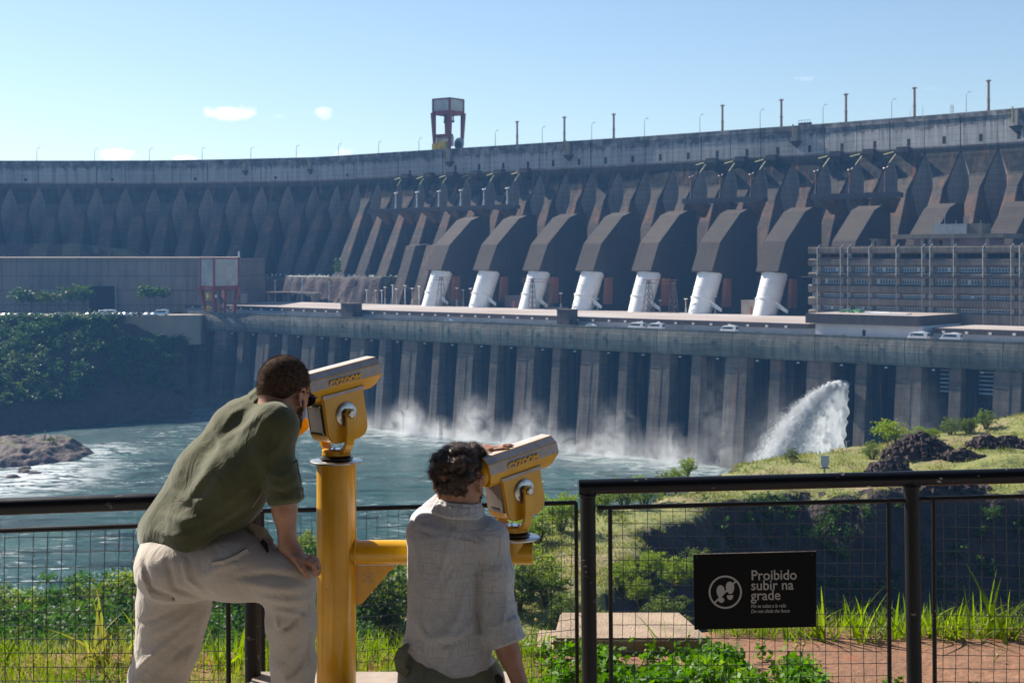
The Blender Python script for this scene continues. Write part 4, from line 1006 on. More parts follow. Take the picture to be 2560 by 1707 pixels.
def bankz(X, Y):
    d = polydist(X, Y, poly)+2.2*vnoise(X, Y, 9, 21, 3)+1.2*vnoise(X, Y, 3.2, 22, 3)
    base = -23.6+.7*vnoise(X, Y, 22, 1)+.45*vnoise(X, Y, 6, 2)+.12*vnoise(X, Y, 1.8, 3)
    base = base-np.clip((-8-X)/22, 0, 1)*3.2-np.clip((112-Y)/40, 0, 1)*.8
    base = base+np.clip((X-52)/30, 0, 1)*1.2*(Y > 150)
    # mounds on the terrace
    def mound(cx, cy_, rx, ry, h): return h*np.clip(1-((X-cx)/rx)**2-((Y-cy_)/ry)**2, 0, 1)**.7
    base = base+mound(54, 166, 10, 9, 1.6)+mound(62, 158, 12, 6, 1.0)+mound(88, 196, 26, 16, 2.2)
    out = np.clip(-d, 0, 60)
    edge = np.clip(d/3.5, 0, 1)
    z = base-.5*(1-edge)-out*1.75+1.6*vnoise(X+Y, Y*.4+X*.6, 4, 31, 4)*np.clip(out/2, 0, 1)
    z = np.maximum(z, -HW-4)
    led = -3.9-np.clip(Y-9.2, 0, 99)*1.25
    return np.maximum(z, led), d
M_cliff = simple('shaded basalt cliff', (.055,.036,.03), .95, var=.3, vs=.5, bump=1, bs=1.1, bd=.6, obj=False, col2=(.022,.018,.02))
def meadow_mat():
    m, nt, b = newmat('hummocky meadow ground'); P = pos_(nt)
    a = noise_(nt, P, .10, 4, .6); c = noise_(nt, P, .9, 4, .65); e = noise_(nt, P, .35, 4, .6)
    col = mix_(nt, ramp_(nt, c, .35, .65), (.125,.15,.033), (.22,.21,.06))
    col = mix_(nt, ramp_(nt, a, .5, .66), col, (.23,.175,.09)); col = mix_(nt, ramp_(nt, e, .60, .72), col, (.045,.075,.018))
    nt.links.new(col, b.inputs['Base Color']); b.inputs['Roughness'].default_value = .95; bump_(nt, b, c, 1, .35); return m
M_meadow = meadow_mat()
xs = np.concatenate([np.arange(-110, -42, 4.0), np.arange(-42, 82, .8), np.arange(82, 300, 6.0)]); ys = np.concatenate([np.arange(9.2, 60, 2.5), np.arange(60, 215, .9), np.arange(215, 270, 4)])
X, Y = np.meshgrid(xs, ys); Z, D = bankz(X, Y)
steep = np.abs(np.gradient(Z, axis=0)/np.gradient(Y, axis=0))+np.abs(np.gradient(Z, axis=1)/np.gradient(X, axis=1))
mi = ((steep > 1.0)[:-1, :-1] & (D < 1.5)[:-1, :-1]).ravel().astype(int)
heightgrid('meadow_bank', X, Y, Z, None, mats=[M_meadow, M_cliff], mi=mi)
# meadow grass: tufts wherever the terrace faces the sky
def blades(P, h, w, g, lean=.35, seg=2, curl=.5, dirs=None):
    n = len(P); a = g.uniform(0, 2*np.pi, n); ld = g.uniform(0, 2*np.pi, n); L = np.abs(g.normal(0, lean, n))+.05
    sx = np.stack([np.cos(a), np.sin(a), np.zeros(n)], 1); dx = np.stack([np.cos(ld)*L, np.sin(ld)*L, np.ones(n)], 1)
    hh = h[:, None]; ww = w[:, None]*.5; rows = []
    for k in range(seg+1):
        t = k/seg; bend = np.stack([np.cos(ld), np.sin(ld), -np.full(n, .7)*L], 1)*(L*curl*t*t)[:, None]
        c = P+(dx*t+bend)*hh; wk = ww*(1-t)**.7 if k < seg else ww*0.04
        rows += [c-sx*wk, c+sx*wk]
    V = np.stack(rows, 1); m = (seg+1)*2; F = []
    base = np.arange(n)[:, None]*m
    for k in range(seg): F.append(np.concatenate([base+2*k, base+2*k+1, base+2*k+3, base+2*k+2], 1))
    return V.reshape(-1, 3), np.vstack(F)
g = np.random.default_rng(9); n = 150000
yy = 80+(212-80)*g.random(n)**1.1; xx = g.uniform(-.16, .40, n)*yy
zz, dd = bankz(xx, yy); ok = (dd > -.3) & (yy > 70); xx, yy, zz = xx[ok], yy[ok], zz[ok]
cl = vnoise(xx, yy, 3.0, 44, 3); ok = g.random(len(xx)) < np.clip(.55+cl*1.3, .08, 1); xx, yy, zz, cl = xx[ok], yy[ok], zz[ok], cl[ok]
V, F = blades(np.stack([xx, yy, zz-.05], 1), g.uniform(.22, .55, len(xx))*(1+.5*cl), g.uniform(.07, .16, len(xx)), g, .45, 1)
o = np_mesh('meadow_grass', V, F, M_grassM, kind='stuff'); o['label'] = 'dry green grass over the hummocky terrace'
# bushes: lower left thicket, meadow edge and cliff
protos = []
for j, (mt, sz) in enumerate([(M_leafA,.17),(M_leafB,.15),(M_leafA,.22),(M_leafY,.16),(M_leafB,.19)]):
    V, F = leaf_cloud((0,0,1.0), (1.0,1.0,.85), 150, 30, sz*.32, 100+j, flat=.8, cl_r=.16); o = np_mesh('crown', V, F, mt); me = o.data; bpy.data.objects.remove(o); protos.append(me)
mbk = MB(); 
for q in range(6):
    a = q*1.05; mbk.tube([(0,0,-.3),(math.cos(a)*.25,math.sin(a)*.25,.5),(math.cos(a)*.6,math.sin(a)*.6,1.1)], [.07,.05,.02], 5)
ob = mbk.build('trunk', M_bark); trunk_me = ob.data; bpy.data.objects.remove(ob)
def bush(loc, r, kind, label, group, cat='bush', name='bush', sz=1.0):
    o = thing(name, label, cat, loc, rnd.random()*6.28, group); o.scale = (r, r, r*sz)
    for nm, me in (('crown', protos[kind]), ('trunk', trunk_me)):
        c = bpy.data.objects.new(nm, me); C.objects.link(c); c.parent = o
    return o
g2_ = random.Random(3); cnt = 0
kinds = ['deep green', 'olive', 'dark broad-leaved', 'yellow green', 'grey green']
def place(u, v_top, Y, r, kind, where, idx):
    x = (u-1280)/FS*Y; zt = -(v_top-655)/FS*Y; z = float(bankz(np.array([[x]]), np.array([[Y]]))[0][0, 0])
    zc = max(z-.2, zt-r*1.9)
    bush((x, Y, zc), r, kind, '%s %s, %s' % (kinds[kind], 'leafy bush', where), 'bushes of the lower left thicket' if 'thicket' in where else 'bushes on the terrace', 'bush')
rows = [(96, 1462, 'back'), (90, 1482, 'second'), (84, 1520, 'middle'), (78, 1560, 'fourth'), (72, 1600, 'front')]
for ri, (Y, vt, nm) in enumerate(rows):
    us = list(range(-60, 980 if ri < 2 else 900, 74 if ri else 62))
    for q, u in enumerate(us):
        uu = u+g2_.uniform(-22, 22); YY = Y+g2_.uniform(-3, 3); 
        vv = vt+g2_.uniform(-14, 14)-(np.interp(uu, [0,120,180,330,640,860,980], [0,6,18,34,30,0,-24]) if ri < 3 else 0)
        kd = g2_.choice([0,0,2,1,1,4,0,3] if ri < 2 else [0,0,2,4,0,1])
        place(uu, vv, YY, g2_.uniform(2.1, 3.3), kd, '%s row of the thicket, %s from the left' % (nm, ORD[q+1]), q)
for j, (u, vt, Y, r, kd, wh) in enumerate([(770,1322,104,1.7,3,'tall light sprig standing against the water beside the yellow column'),(792,1345,103,1.9,1,'beside the yellow column above the water'),
    (1402,1285,124,2.0,3,'against the water left of the tall fence post'),(1345,1305,120,1.6,3,'on the meadow edge behind the right telescope'),(1300,1312,118,1.6,3,'low on the meadow edge behind the right telescope'),
    (1320,1425,101,2.2,3,'in the meadow right of the white shirt'),(1370,1440,99,1.8,3,'in the meadow just left of the tall fence post'),(1290,1455,97,2.0,4,'in the meadow beside the white sleeve'),
    (1610,1240,142,1.9,3,'on the river edge of the meadow below the rail'),(1560,1250,138,1.7,1,'on the meadow crest below the rail, left one'),(1500,1258,134,1.5,3,'on the meadow crest behind the mesh'),
    (1690,1165,150,1.4,3,'on the left slope of the terrace above the rail'),(1660,1180,148,1.3,1,'at the foot of the terrace above the rail'),(1720,1140,153,1.1,3,'on the shoulder of the terrace by the falling water'),
    (1980,1125,168,1.0,1,'tiny one in the middle of the terrace'),(2180,1105,170,1.3,1,'at the left foot of the dark rubble mound'),(2330,1078,186,1.1,3,'bright one right behind the rubble mound'),(2375,1074,190,1.3,1,'broad one behind the rubble mound'),(2420,1066,190,1.3,4,'on the skyline right of the rubble mound'),(2465,1056,192,1.5,1,'rightmost one on the terrace skyline'),(2300,1062,188,1.0,3,'small one left above the rubble mound'),
    (1560,1390,108,1.6,3,'on the grassy brink of the cliff'),(1630,1370,113,1.2,3,'on the cliff brink behind the sign'),(1690,1385,115,1.5,3,'below the cliff brink above the sign'),(1740,1372,118,1.6,1,'below the cliff brink over the sign top'),(1600,1440,104,1.1,3,'on the cliff brink left of the sign'),(1660,1480,100,1.6,4,'grey one low on the cliff left of the sign'),
    (1505,1560,92,1.4,1,'low one behind the concrete slab'),(1420,1500,94,1.4,1,'low in the meadow above the slab')]):
    place(u, vt, Y, r, kd, wh, j)
# bushes clinging to the dark cliff
q = 0
g3 = np.random.default_rng(17)
L = []
for j in range(420):
    x = g3.uniform(10, 66); y = g3.uniform(132, 148.5) if x > 16 else g3.uniform(96, 132)
    z, d = bankz(np.array([[x]]), np.array([[y]])); z = float(z[0, 0]); d = float(d[0, 0])
    if d > 0.5 or z < -62: continue
    r = g3.uniform(.5, 1.7)
    if g3.random() < .35: continue
    V, F = leaf_cloud((x, y-.3, z+r*.3), (r, r, r*.9), 22, 9, .16, j, flat=.5, cl_r=.25); L.append((V, F))
V, F = join_vf(L); o = np_mesh('cliff_scrub', V, F, M_leafA, kind='stuff'); o['label'] = 'dark scrub clinging to the shaded cliff'
# slope of loose earth below, brush on the near-left side of the cliff brink
# dark rubble heaps on the terrace
def rubble(u, vt, Y, rx, ry, h, label, seed):
    x = (u-1280)/FS*Y; z0 = float(bankz(np.array([[x]]), np.array([[Y]]))[0][0, 0]); g = random.Random(seed); mb = MB()
    for j in range(int(rx*ry*22)):
        a = g.random()*6.28; r = g.random()**.6; px, py = math.cos(a)*r*rx, math.sin(a)*r*ry; pz = h*(1-r)**.75
        s = g.uniform(.12, .45)*(1.2-r*.4); Mr = Matrix.Rotation(g.random()*3, 3, 'X') @ Matrix.Rotation(g.random()*3, 3, 'Z')
        p = [Mr @ Vector(q)*s for q in ((-1,-.8,-.7),(.9,-1,-.6),(1,.8,-.8),(-.8,1,-.7),(-.7,-.7,.8),(.8,-.6,.6),(.6,.9,.7),(-.9,.6,.9))]
        mb.hexa([q*g.uniform(.8,1.1)+Vector((x+px,Y+py,z0+pz)) for q in p])
    n = 20; rim = [(x+math.cos(k*.314)*rx*.95, Y+math.sin(k*.314)*ry*.95, z0-.5) for k in range(n)]; mid = [(x+math.cos(k*.314)*rx*.45, Y+math.sin(k*.314)*ry*.45, z0+h*.5) for k in range(n)]
    mb.add(rim+mid+[(x, Y, z0+h*.9)], [(k, (k+1) % n, (k+1) % n+n, k+n) for k in range(n)]+[(k+n, (k+1) % n+n, 2*n) for k in range(n)])
    tag(mb.build('rubble_heap', M_rub, origin=(x,Y,z0)), label, 'rubble heap', 'rubble heaps on the terrace')
M_rub = simple('dark basalt rubble', (.075,.045,.04), .95, var=.3, vs=1.2, obj=False, col2=(.03,.02,.02), bump=.6, bs=6, bd=.05)
rubble(2300, 1090, 166, 4.4, 2.8, 2.7, 'tall dark heap of rubble beside the small tree', 1)
rubble(2225, 1130, 158, 2.6, 2.4, 1.6, 'dark rubble spilling at the left foot of the tall heap', 2)
rubble(2360, 1158, 151, 5.0, 1.6, 1.1, 'long low dark rubble bank just above the rail', 3)
rubble(2465, 1108, 168, 2.4, 1.5, 1.3, 'dark rubble patch in the grass right of the heaps', 4)
rubble(2520, 1110, 170, 3.4, 1.5, 1.2, 'dark rubble patch near the right edge of view', 5)
rubble(2405, 1120, 163, 2.6, 1.2, .9, 'thin dark rubble streak right of the tall heap', 6)
x = (2228-1280)/FS*170; z0 = float(bankz(np.array([[x]]), np.array([[170.]]))[0][0, 0])
t_ = tree('small_tree', 'small spreading tree with yellow green leaves on the terrace before the powerhouse', 'tree', (x,170,z0), 4.3, (2.3,2.3,1.0), M_leafY, 4, 90, 13, .17, None, .07, 6, .62)
Y = 156; x = (2062-1280)/FS*Y; z0 = float(bankz(np.array([[x]]), np.array([[float(Y)]]))[0][0, 0])
o = thing('blank_sign', 'blank pale grey board standing in the terrace grass', 'sign', (x,Y,z0)); sy = -(1167-655)/FS*Y-z0
mb = MB(); mb.box((0,0,sy+.75), (.95,.08,1.0)); mb.box((0,0,sy+.1), (.72,.08,.36)); mb.build('board', simple('pale grey board', (.55,.58,.62), .6), o)
mb = MB(); mb.box((0,.06,(sy)/2), (.1,.06,abs(sy)+.6)); mb.box((0,0,sy-.1), (1.1,.4,.1)); mb.build('stand', M_darkmetal, o)
Y = 178; x = (2116-1280)/FS*Y; z0 = float(bankz(np.array([[x]]), np.array([[float(Y)]]))[0][0, 0])
mb = MB(); mb.tube([(x,Y,z0-.2),(x,Y,z0+1.5)], .06, 6); mb.tube([(x-.4,Y,z0+1.42),(x+.4,Y,z0+1.5)], .05, 5)
tag(mb.build('tap_post', M_metal, origin=(x,Y,z0)), 'thin grey post with a short cross arm on the terrace brow', 'post')

# ================================================================== falling water and spray
def spray(name, c, size, dens, seed, label, scale=.17, col=(.93,.95,.97), blob=False, rz=YAW):
    """a soft plume of fine droplets: density falls off towards the rim of its own volume"""
    m = bpy.data.materials.new('spray'); m.use_nodes = True; nt = m.node_tree
    for n in list(nt.nodes): nt.nodes.remove(n)
    out = nt.nodes.new('ShaderNodeOutputMaterial'); pv = nt.nodes.new('ShaderNodeVolumePrincipled'); nt.links.new(pv.outputs[0], out.inputs['Volume'])
    pv.inputs['Color'].default_value = c4(col); pv.inputs['Anisotropy'].default_value = .25
    tc = nt.nodes.new('ShaderNodeTexCoord')
    mp = N(nt, 'ShaderNodeMapping', {'Location': (-1,-1,-1), 'Scale': (2,2,2)}); nt.links.new(tc.outputs['Generated'], mp.inputs[0])
    sp = N(nt, 'ShaderNodeSeparateXYZ'); nt.links.new(mp.outputs[0], sp.inputs[0]); x, y, z = sp.outputs
    hz = math_(nt, 'MULTIPLY', math_(nt, 'ADD', z, 1.0), .5)
    wid = math_(nt, 'SUBTRACT', 1.05, math_(nt, 'MULTIPLY', hz, .55))
    rr = math_(nt, 'SQRT', math_(nt, 'ADD', math_(nt, 'MULTIPLY', x, x), math_(nt, 'MULTIPLY', y, y))); rr = math_(nt, 'DIVIDE', rr, wid)
    fo = math_(nt, 'MULTIPLY', math_(nt, 'SUBTRACT', 1.0, ramp_(nt, rr, .15, 1.0)), math_(nt, 'POWER', math_(nt, 'SUBTRACT', 1.0, hz, True), 1.5))
    mq = N(nt, 'ShaderNodeMapping', {'Scale': (1,1,.85), 'Location': (seed*7,seed*3,0)}); nt.links.new(pos_(nt), mq.inputs[0])
    if blob:
        ln = math_(nt, 'SQRT', math_(nt, 'ADD', math_(nt, 'ADD', math_(nt, 'MULTIPLY', x, x), math_(nt, 'MULTIPLY', y, y)), math_(nt, 'MULTIPLY', z, z))); fo = math_(nt, 'SUBTRACT', 1.0, ramp_(nt, ln, .1, 1.0))
    nz = ramp_(nt, noise_(nt, mq.outputs[0], scale, 5, .66, .9), .42, .70)
    nt.links.new(math_(nt, 'MULTIPLY', math_(nt, 'MULTIPLY', fo, nz), dens), pv.inputs['Density'])
    mb = MB(); mb.box((0,0,0), size, 0)
    o = mb.build(name, m); o.location = (c[0], c[1], c[2]+size[2]/2); o.rotation_euler = (0,0,rz)
    tag(o, label, None, None, 'stuff'); return o
spr = [(1030,1080,30,17,.5),(1195,1096,26,22,.42),(1345,1108,32,20,.32),(1545,1130,32,24,.24),(1690,1148,28,16,.32),(505,1035,34,24,.14),(1800,1150,26,44,.07),(880,1068,36,12,.22),(1110,1088,30,10,.3),(1270,1102,30,10,.3),(1440,1120,30,10,.25)]
for j, (u, v, w, h, d) in enumerate(spr):
    d *= 1.35; p = W(S_t(u, -7), -9, -HW); spray('spray_plume', (p.x, p.y, -HW+.05), (w, 14, h), d, j+1, 'white spray rising from the water at the foot of the piers')
for u, w_, h_, dn in ((620,90,12,.045),(1000,80,14,.07),(1330,80,15,.08),(1620,70,15,.07)):
    p = W(S_t(u, -8), -10, -HW); spray('spray_veil', (p.x, p.y, -HW+.05), (w_, 22, h_), dn, u, 'thin low veil of spray drifting along the piers', scale=.08)
p = W(S_t(1960, -24), -26, -HW); spray('spray_plume', (p.x, p.y, -HW+.05), (30, 44, 34), .10, 12, 'spray cloud around the falling water')
p = W(S_t(2310, -9), -10, -HW); spray('spray_plume', (p.x, p.y, -HW+.05), (26, 16, 42), .07, 14, 'thin spray before the right-hand piers')

# ---- small clouds, far beyond the air over the valley
def cloud(u, v, wpx, hpx, seed, label, dens=.012):
    Y = 5200; p = at(u, v, Y); w = wpx/FS*Y; h = hpx/FS*Y
    m = bpy.data.materials.new('cloud vapour'); m.use_nodes = True; nt = m.node_tree
    for n in list(nt.nodes): nt.nodes.remove(n)
    out = nt.nodes.new('ShaderNodeOutputMaterial'); pv = nt.nodes.new('ShaderNodeVolumePrincipled'); nt.links.new(pv.outputs[0], out.inputs['Volume'])
    pv.inputs['Color'].default_value = (1,1,1,1); pv.inputs['Anisotropy'].default_value = .65
    tc = nt.nodes.new('ShaderNodeTexCoord'); mp = N(nt, 'ShaderNodeMapping', {'Location': (-1,-1,-1), 'Scale': (2,2,2)}); nt.links.new(tc.outputs['Generated'], mp.inputs[0])
    ln = N(nt, 'ShaderNodeVectorMath', operation='LENGTH'); nt.links.new(mp.outputs[0], ln.inputs[0])
    mq = N(nt, 'ShaderNodeMapping', {'Location': (seed*31,seed*17,0)}); nt.links.new(pos_(nt), mq.inputs[0])
    nz = noise_(nt, mq.outputs[0], 1/(h*.55), 5, .6, .3)
    dn = math_(nt, 'SUBTRACT', math_(nt, 'ADD', math_(nt, 'SUBTRACT', 1.0, ln.outputs['Value']), math_(nt, 'MULTIPLY', nz, 1.5)), 1.02)
    nt.links.new(math_(nt, 'MULTIPLY', ramp_(nt, dn, 0, .25), dens), pv.inputs['Density'])
    mb = MB(); mb.box((0,0,0), (w,w*.5,h)); o = mb.build('cloud', m); o.location = p; tag(o, label, 'cloud', 'small white clouds', 'thing')
cloud(576, 285, 190, 52, 1, 'widest small white cloud high over the left wing of the dam', .014)
cloud(808, 283, 80, 50, 2, 'small puffy cloud left of the red crest gantry', .014)
cloud(294, 388, 130, 50, 3, 'low white cloud just over the dam crest at the left', .03)
cloud(462, 400, 92, 40, 4, 'second low white cloud on the dam crest line', .024)
cloud(860, 384, 74, 44, 5, 'faint low cloud just left of the crest gantry', .016)
cloud(757, 392, 60, 32, 8, 'faintest low cloud above the crest left of the gantry', .004)
cloud(2012, 197, 72, 18, 6, 'thin wisp of cloud above the vent stacks', .008)
cloud(2325, 222, 70, 16, 7, 'faint wisp of cloud near the right edge of the sky', .003)
cloud(700, 292, 60, 18, 9, 'faint wisp between the two left clouds', .003)

# ---- the air of the valley
def haze():
    m = bpy.data.materials.new('valley air'); m.use_nodes = True; nt = m.node_tree
    for n in list(nt.nodes): nt.nodes.remove(n)
    out = nt.nodes.new('ShaderNodeOutputMaterial'); pv = nt.nodes.new('ShaderNodeVolumePrincipled'); nt.links.new(pv.outputs[0], out.inputs['Volume'])
    pv.inputs['Color'].default_value = HAZE_COL; pv.inputs['Density'].default_value = HAZE_D; pv.inputs['Anisotropy'].default_value = 0.0
    mb = MB(); x0, x1, y0, y1, z0, z1 = -9100, 9100, -9100, 9100, -83, 92
    mb.hexa([(x0,y0,z0),(x1,y0,z0),(x1,y1,z0),(x0,y1,z0),(x0,y0,z1),(x1,y0,z1),(x1,y1,z1),(x0,y1,z1)])
    mb.build('haze', m, kind='stuff')
HAZE_COL = (.20,.50,1.0,1); HAZE_D = .00013
haze()
# ================================================================== the brink in front of the fence
def ledge_z(X, Y):
    return -1.95-np.clip((Y-6.0)/1.2, 0, 1)*.25+.035*vnoise(X, Y, 1.1, 51)+.012*vnoise(X, Y, .3, 52)
def EDGE(x): return 8.12+.55*np.clip((x-.6)/.9, 0, 1)+.18*vnoise(x, x*0, 1.5, 61)
def ledge_mat():
    m, nt, b = newmat('red brown earth'); P = pos_(nt)
    a = noise_(nt, P, 1.3, 5, .6); c = noise_(nt, P, 14, 5, .7)
    col = mix_(nt, ramp_(nt, a, .35, .65), (.21,.10,.055), (.30,.15,.08)); col = mix_(nt, ramp_(nt, c, .45, .7), col, (.14,.075,.045))
    col = mix_(nt, ramp_(nt, noise_(nt, P, 2.5, 3), .62, .72), col, (.33,.09,.035))
    nt.links.new(col, b.inputs['Base Color']); b.inputs['Roughness'].default_value = .95; bump_(nt, b, c, .8, .03); return m
xs = np.linspace(-14, 14, 220); ys = np.concatenate([np.arange(5.6, 9.4, .06)]); X, Y = np.meshgrid(xs, ys); Z = ledge_z(X, Y)
edge = EDGE(X); Z = Z-np.clip(Y-edge, 0, 9)*2.5
heightgrid('earth_ledge', X, Y, Z, ledge_mat())
mb = MB(); mb.box((0,1.0,-2.25), (28,9.3,.6)); mb.build('terrace_floor', concrete('terrace concrete', (.30,.28,.26), (.25,.23,.21), lift=50, streak=0), kind='structure')
mb = MB(); mb.box((0,6.4,-2.95), (28,3.0,1.1)); mb.build('ledge_soil', M_cliff, kind='structure')
# concrete plinth the yellow column and the men's feet stand on
pl = thing('concrete_step', 'pale concrete step at the foot of the yellow column', 'step', (-.45,4.75,-1.95))
mb = MB(); mb.box((0,0,.25), (.95,.62,.5)); mb.build('step_block', M_tan, pl, bevel=.02)
# slab
sl = thing('concrete_cover', 'pale concrete cover slab on a low block beyond the mesh fence', 'slab', (.65,8.2,-2.2))
def slabm(x0a, x1a, x0b, x1b, y0, y1, z0, z1):
    mb = MB(); mb.hexa([(x0a,y0,z0),(x1a,y0,z0),(x1b,y1,z0),(x0b,y1,z0),(x0a,y0,z1),(x1a,y0,z1),(x1b,y1,z1),(x0b,y1,z1)]); return mb
M_slab = simple('pitted weathered concrete', (.40,.295,.205), .95, var=.18, vs=5, bump=.9, bs=60, bd=.012, obj=False, col2=(.25,.18,.125))
slabm(-.42,.46,-.36,.36,-.26,.34,.0,.10).build('cover', M_slab, sl, bevel=.012)
slabm(-.36,.40,-.30,.30,-.2,.3,-.25,-.002).build('block', M_slab, sl, bevel=.01)
slabm(-.52,-.37,-.5,-.36,-.25,.2,-.25,.03).build('block', M_slab, sl, bevel=.01)

g = np.random.default_rng(31)
def scatter(n, x0, x1, y0, y1, fn=None):
    x = g.uniform(x0, x1, n); y = g.uniform(y0, y1, n)
    ok = (np.abs(x-.65) > .52) | (y < 7.9) | (y > 8.6)
    if fn is not None: ok &= g.random(n) < fn(x, y)
    x, y = x[ok], y[ok]; return np.stack([x, y, ledge_z(x, y)-.01], 1)
ed_ = EDGE
def dens_a(x, y):
    u = x/y*FS+1280; e = ed_(x)
    left = np.where(u < 1380, .9, 0); right = np.where(u >= 1380, np.clip((y-8.28)/.12, 0, 1), 0)
    return np.clip(left+right, 0, 1)*(y < e+.1)*np.clip(.55+.6*vnoise(x, y, .5, 71), .15, 1)
P = scatter(60000, -3.6, 3.7, 6.9, 9.1, dens_a)
V, F = blades(P, g.uniform(.05, .17, len(P)), g.uniform(.004, .009, len(P)), g, .45, 3, .9)
o = np_mesh('short_grass', V, F, M_grassN, kind='stuff'); o['label'] = 'bright backlit grass on the brink beyond the fence'
P = scatter(9000, -3.6, 3.7, 7.0, 9.2, dens_a)
V, F = blades(P, g.uniform(.03, .12, len(P)), g.uniform(.003, .006, len(P)), g, 1.0, 2, .6)
o = np_mesh('dry_straw', V, F, M_grassD, kind='stuff'); o['label'] = 'dry straw among the green grass'
# tall broad blades, each clump a plant
def grass_clump(u, v_base, H, n, label, seed, w=.020, lean=.45, mat=None):
    gg = np.random.default_rng(seed); Y = 2.2*FS/(v_base-655); x = (u-1280)/FS*Y
    P = np.stack([gg.normal(0, .05, n), gg.normal(0, .05, n), np.zeros(n)], 1)
    V, F = blades(P, H*gg.uniform(.55, 1.0, n), gg.uniform(.6, 1.2, n)*w, gg, lean, 5, .9)
    z = float(ledge_z(np.array([x]), np.array([Y]))[0])
    o = thing('tall_grass', label, 'grass clump', (x, Y, z-.01), 0, 'tall grass clumps on the brink')
    np_mesh('blades', V, F, mat or M_grassN, parent=o); return o
cl = [(250,1655,.42,16,'tall broad-bladed clump beside the standing leg',.03,.75),(325,1650,.36,10,'broad blades touching the left trouser leg',.03,.4),(40,1668,.24,9,'small clump at the lower left corner',.018,.35),(120,1672,.2,10,'low clump left of the tall one',.015,.35),
 (420,1660,.24,10,'clump between the legs of the man in green',.028,.5),(545,1665,.28,12,'clump left of the thin fence bar',.03,.5),(585,1660,.26,9,'clump right of the thin fence bar',.02,.6),(690,1660,.30,11,'clump between the black post and the bent knee',.018,.45),(735,1665,.24,9,'clump left of the yellow column',.018,.4),
 (920,1650,.20,12,'clump right of the yellow column',.014,.3),(1000,1660,.19,12,'clump below the gusset plate',.014,.3),(1120,1660,.18,8,'clump hidden half behind the white shirt',.014,.3),(1310,1640,.27,12,'clump left of the concrete slab',.014,.35),(1350,1640,.22,10,'second clump left of the concrete slab',.014,.35),
 (1655,1640,.30,7,'long arching blades over the slab corner',.016,.8),(2052,1592,.36,12,'tall clump just right of the black sign',.030,.35),(2125,1590,.38,10,'tall clump with one upright broad blade',.026,.3),(2170,1595,.22,10,'low clump left of the right panel bar',.018,.5),
 (2215,1590,.24,9,'low clump behind the right panel bar',.020,.4),(2258,1592,.30,10,'clump against the thick right post',.024,.35),(2320,1595,.24,9,'clump between post and bar at the right',.022,.4),(2370,1598,.28,12,'drooping clump right of the thin bar',.024,.8),(2425,1592,.34,13,'wide drooping clump in the right panel',.026,.7),
 (2490,1592,.42,15,'tallest bright clump at the far right',.034,.45),(2545,1600,.26,10,'clump at the right edge',.022,.5),(2000,1600,.16,10,'low clump under the sign corner',.014,.4),(1920,1600,.15,10,'low clump under the middle of the sign',.012,.4)]
for j, (u, vb, H, n, lab, w, ln) in enumerate(cl): grass_clump(u, vb, H, n, lab+', bright green', 200+j, w, ln)
# herb carpet low centre and right
def herbs(n, x0, x1, y0, y1, fn, name, label, size=.022, seed=0, hmax=.13):
    gg = np.random.default_rng(seed); x = gg.uniform(x0, x1, n); y = gg.uniform(y0, y1, n); ok = gg.random(n) < fn(x, y); x, y = x[ok], y[ok]
    z = ledge_z(x, y); A = []; 
    for i in range(len(x)):
        k = gg.integers(10, 20); h = hmax*gg.uniform(.3, 1)
        q = np.stack([x[i]+gg.normal(0, .022, k), y[i]+gg.normal(0, .022, k), z[i]+gg.random(k)*h], 1); A.append(q)
    A = np.vstack(A); V, F = quads_at(A, size, gg, .8); o = np_mesh(name, V, F, M_herb, kind='stuff'); o['label'] = label
herbs(2100, .1, 1.6, 7.0, 7.85, lambda x, y: np.clip(1.25-np.abs((x-.75)/.85)**3, 0, 1)*np.clip((8.0-y-.25*np.clip(x-1.0, 0, 1))*2.2, 0, 1)*np.clip(.45+1.6*vnoise(x, y, .22, 5), 0, 1), 'herb_carpet', 'dense leafy green herbs in front of the concrete slab', .024, 1)
herbs(900, -3.2, -.2, 7.0, 7.6, lambda x, y: np.clip(.1+vnoise(x, y, .5, 15)*1.6, 0, 1), 'herb_patch', 'scattered leafy herbs in the grass at the left', .022, 2, .09)
herbs(700, 1.5, 3.2, 7.0, 7.45, lambda x, y: np.clip((7.4-y)*2.0*(.2+1.2*vnoise(x, y, .5, 25)), 0, 1), 'herb_fringe', 'low green herbs on the red earth at the right', .020, 3, .07)
# thin flowering stalks
M_flower = simple('small pale flower', (.55,.45,.12), .8)
for j, (u, vt, Y, lab) in enumerate([(272,1623,7.9,'left of the tall clump'),(257,1632,7.8,'leftmost'),(313,1630,7.9,'beside the trouser leg'),(1340,1550,8.3,'left of the slab'),(1992,1615,7.9,'in the bare earth, left one'),(2010,1612,7.9,'in the bare earth, right one'),(1615,1628,7.7,'before the slab'),(1722,1590,7.8,'at the right corner of the slab'),(2494,1640,7.8,'at the right in the dry straw')]):
    x = (u-1280)/FS*Y; zt = -(vt-655)/FS*Y; z0 = float(ledge_z(np.array([x]), np.array([Y]))[0])
    o = thing('flower_stalk', 'thin flowering weed stalk '+lab, 'flower', (x-.03,Y,z0), 0, 'flowering weed stalks')
    mb = MB(); h = zt-z0; mb.tube([(0,0,-.02),(.02,0,h*.5),(.03,0,h)], [.0022,.0018,.0014], 5)
    for q in range(3): mb.add([(.01*q,0,h*(.2+.2*q)),(.04,.01,h*(.25+.2*q)),(.015,0,h*(.3+.2*q))], [(0,1,2)])
    mb.build('stem', M_herb, o); mb = MB(); mb.lathe([(.002,0),(.009,.006),(.008,.014),(.002,.018)], (.03,0,h-.004), 8); mb.build('flower_head', M_flower, o)

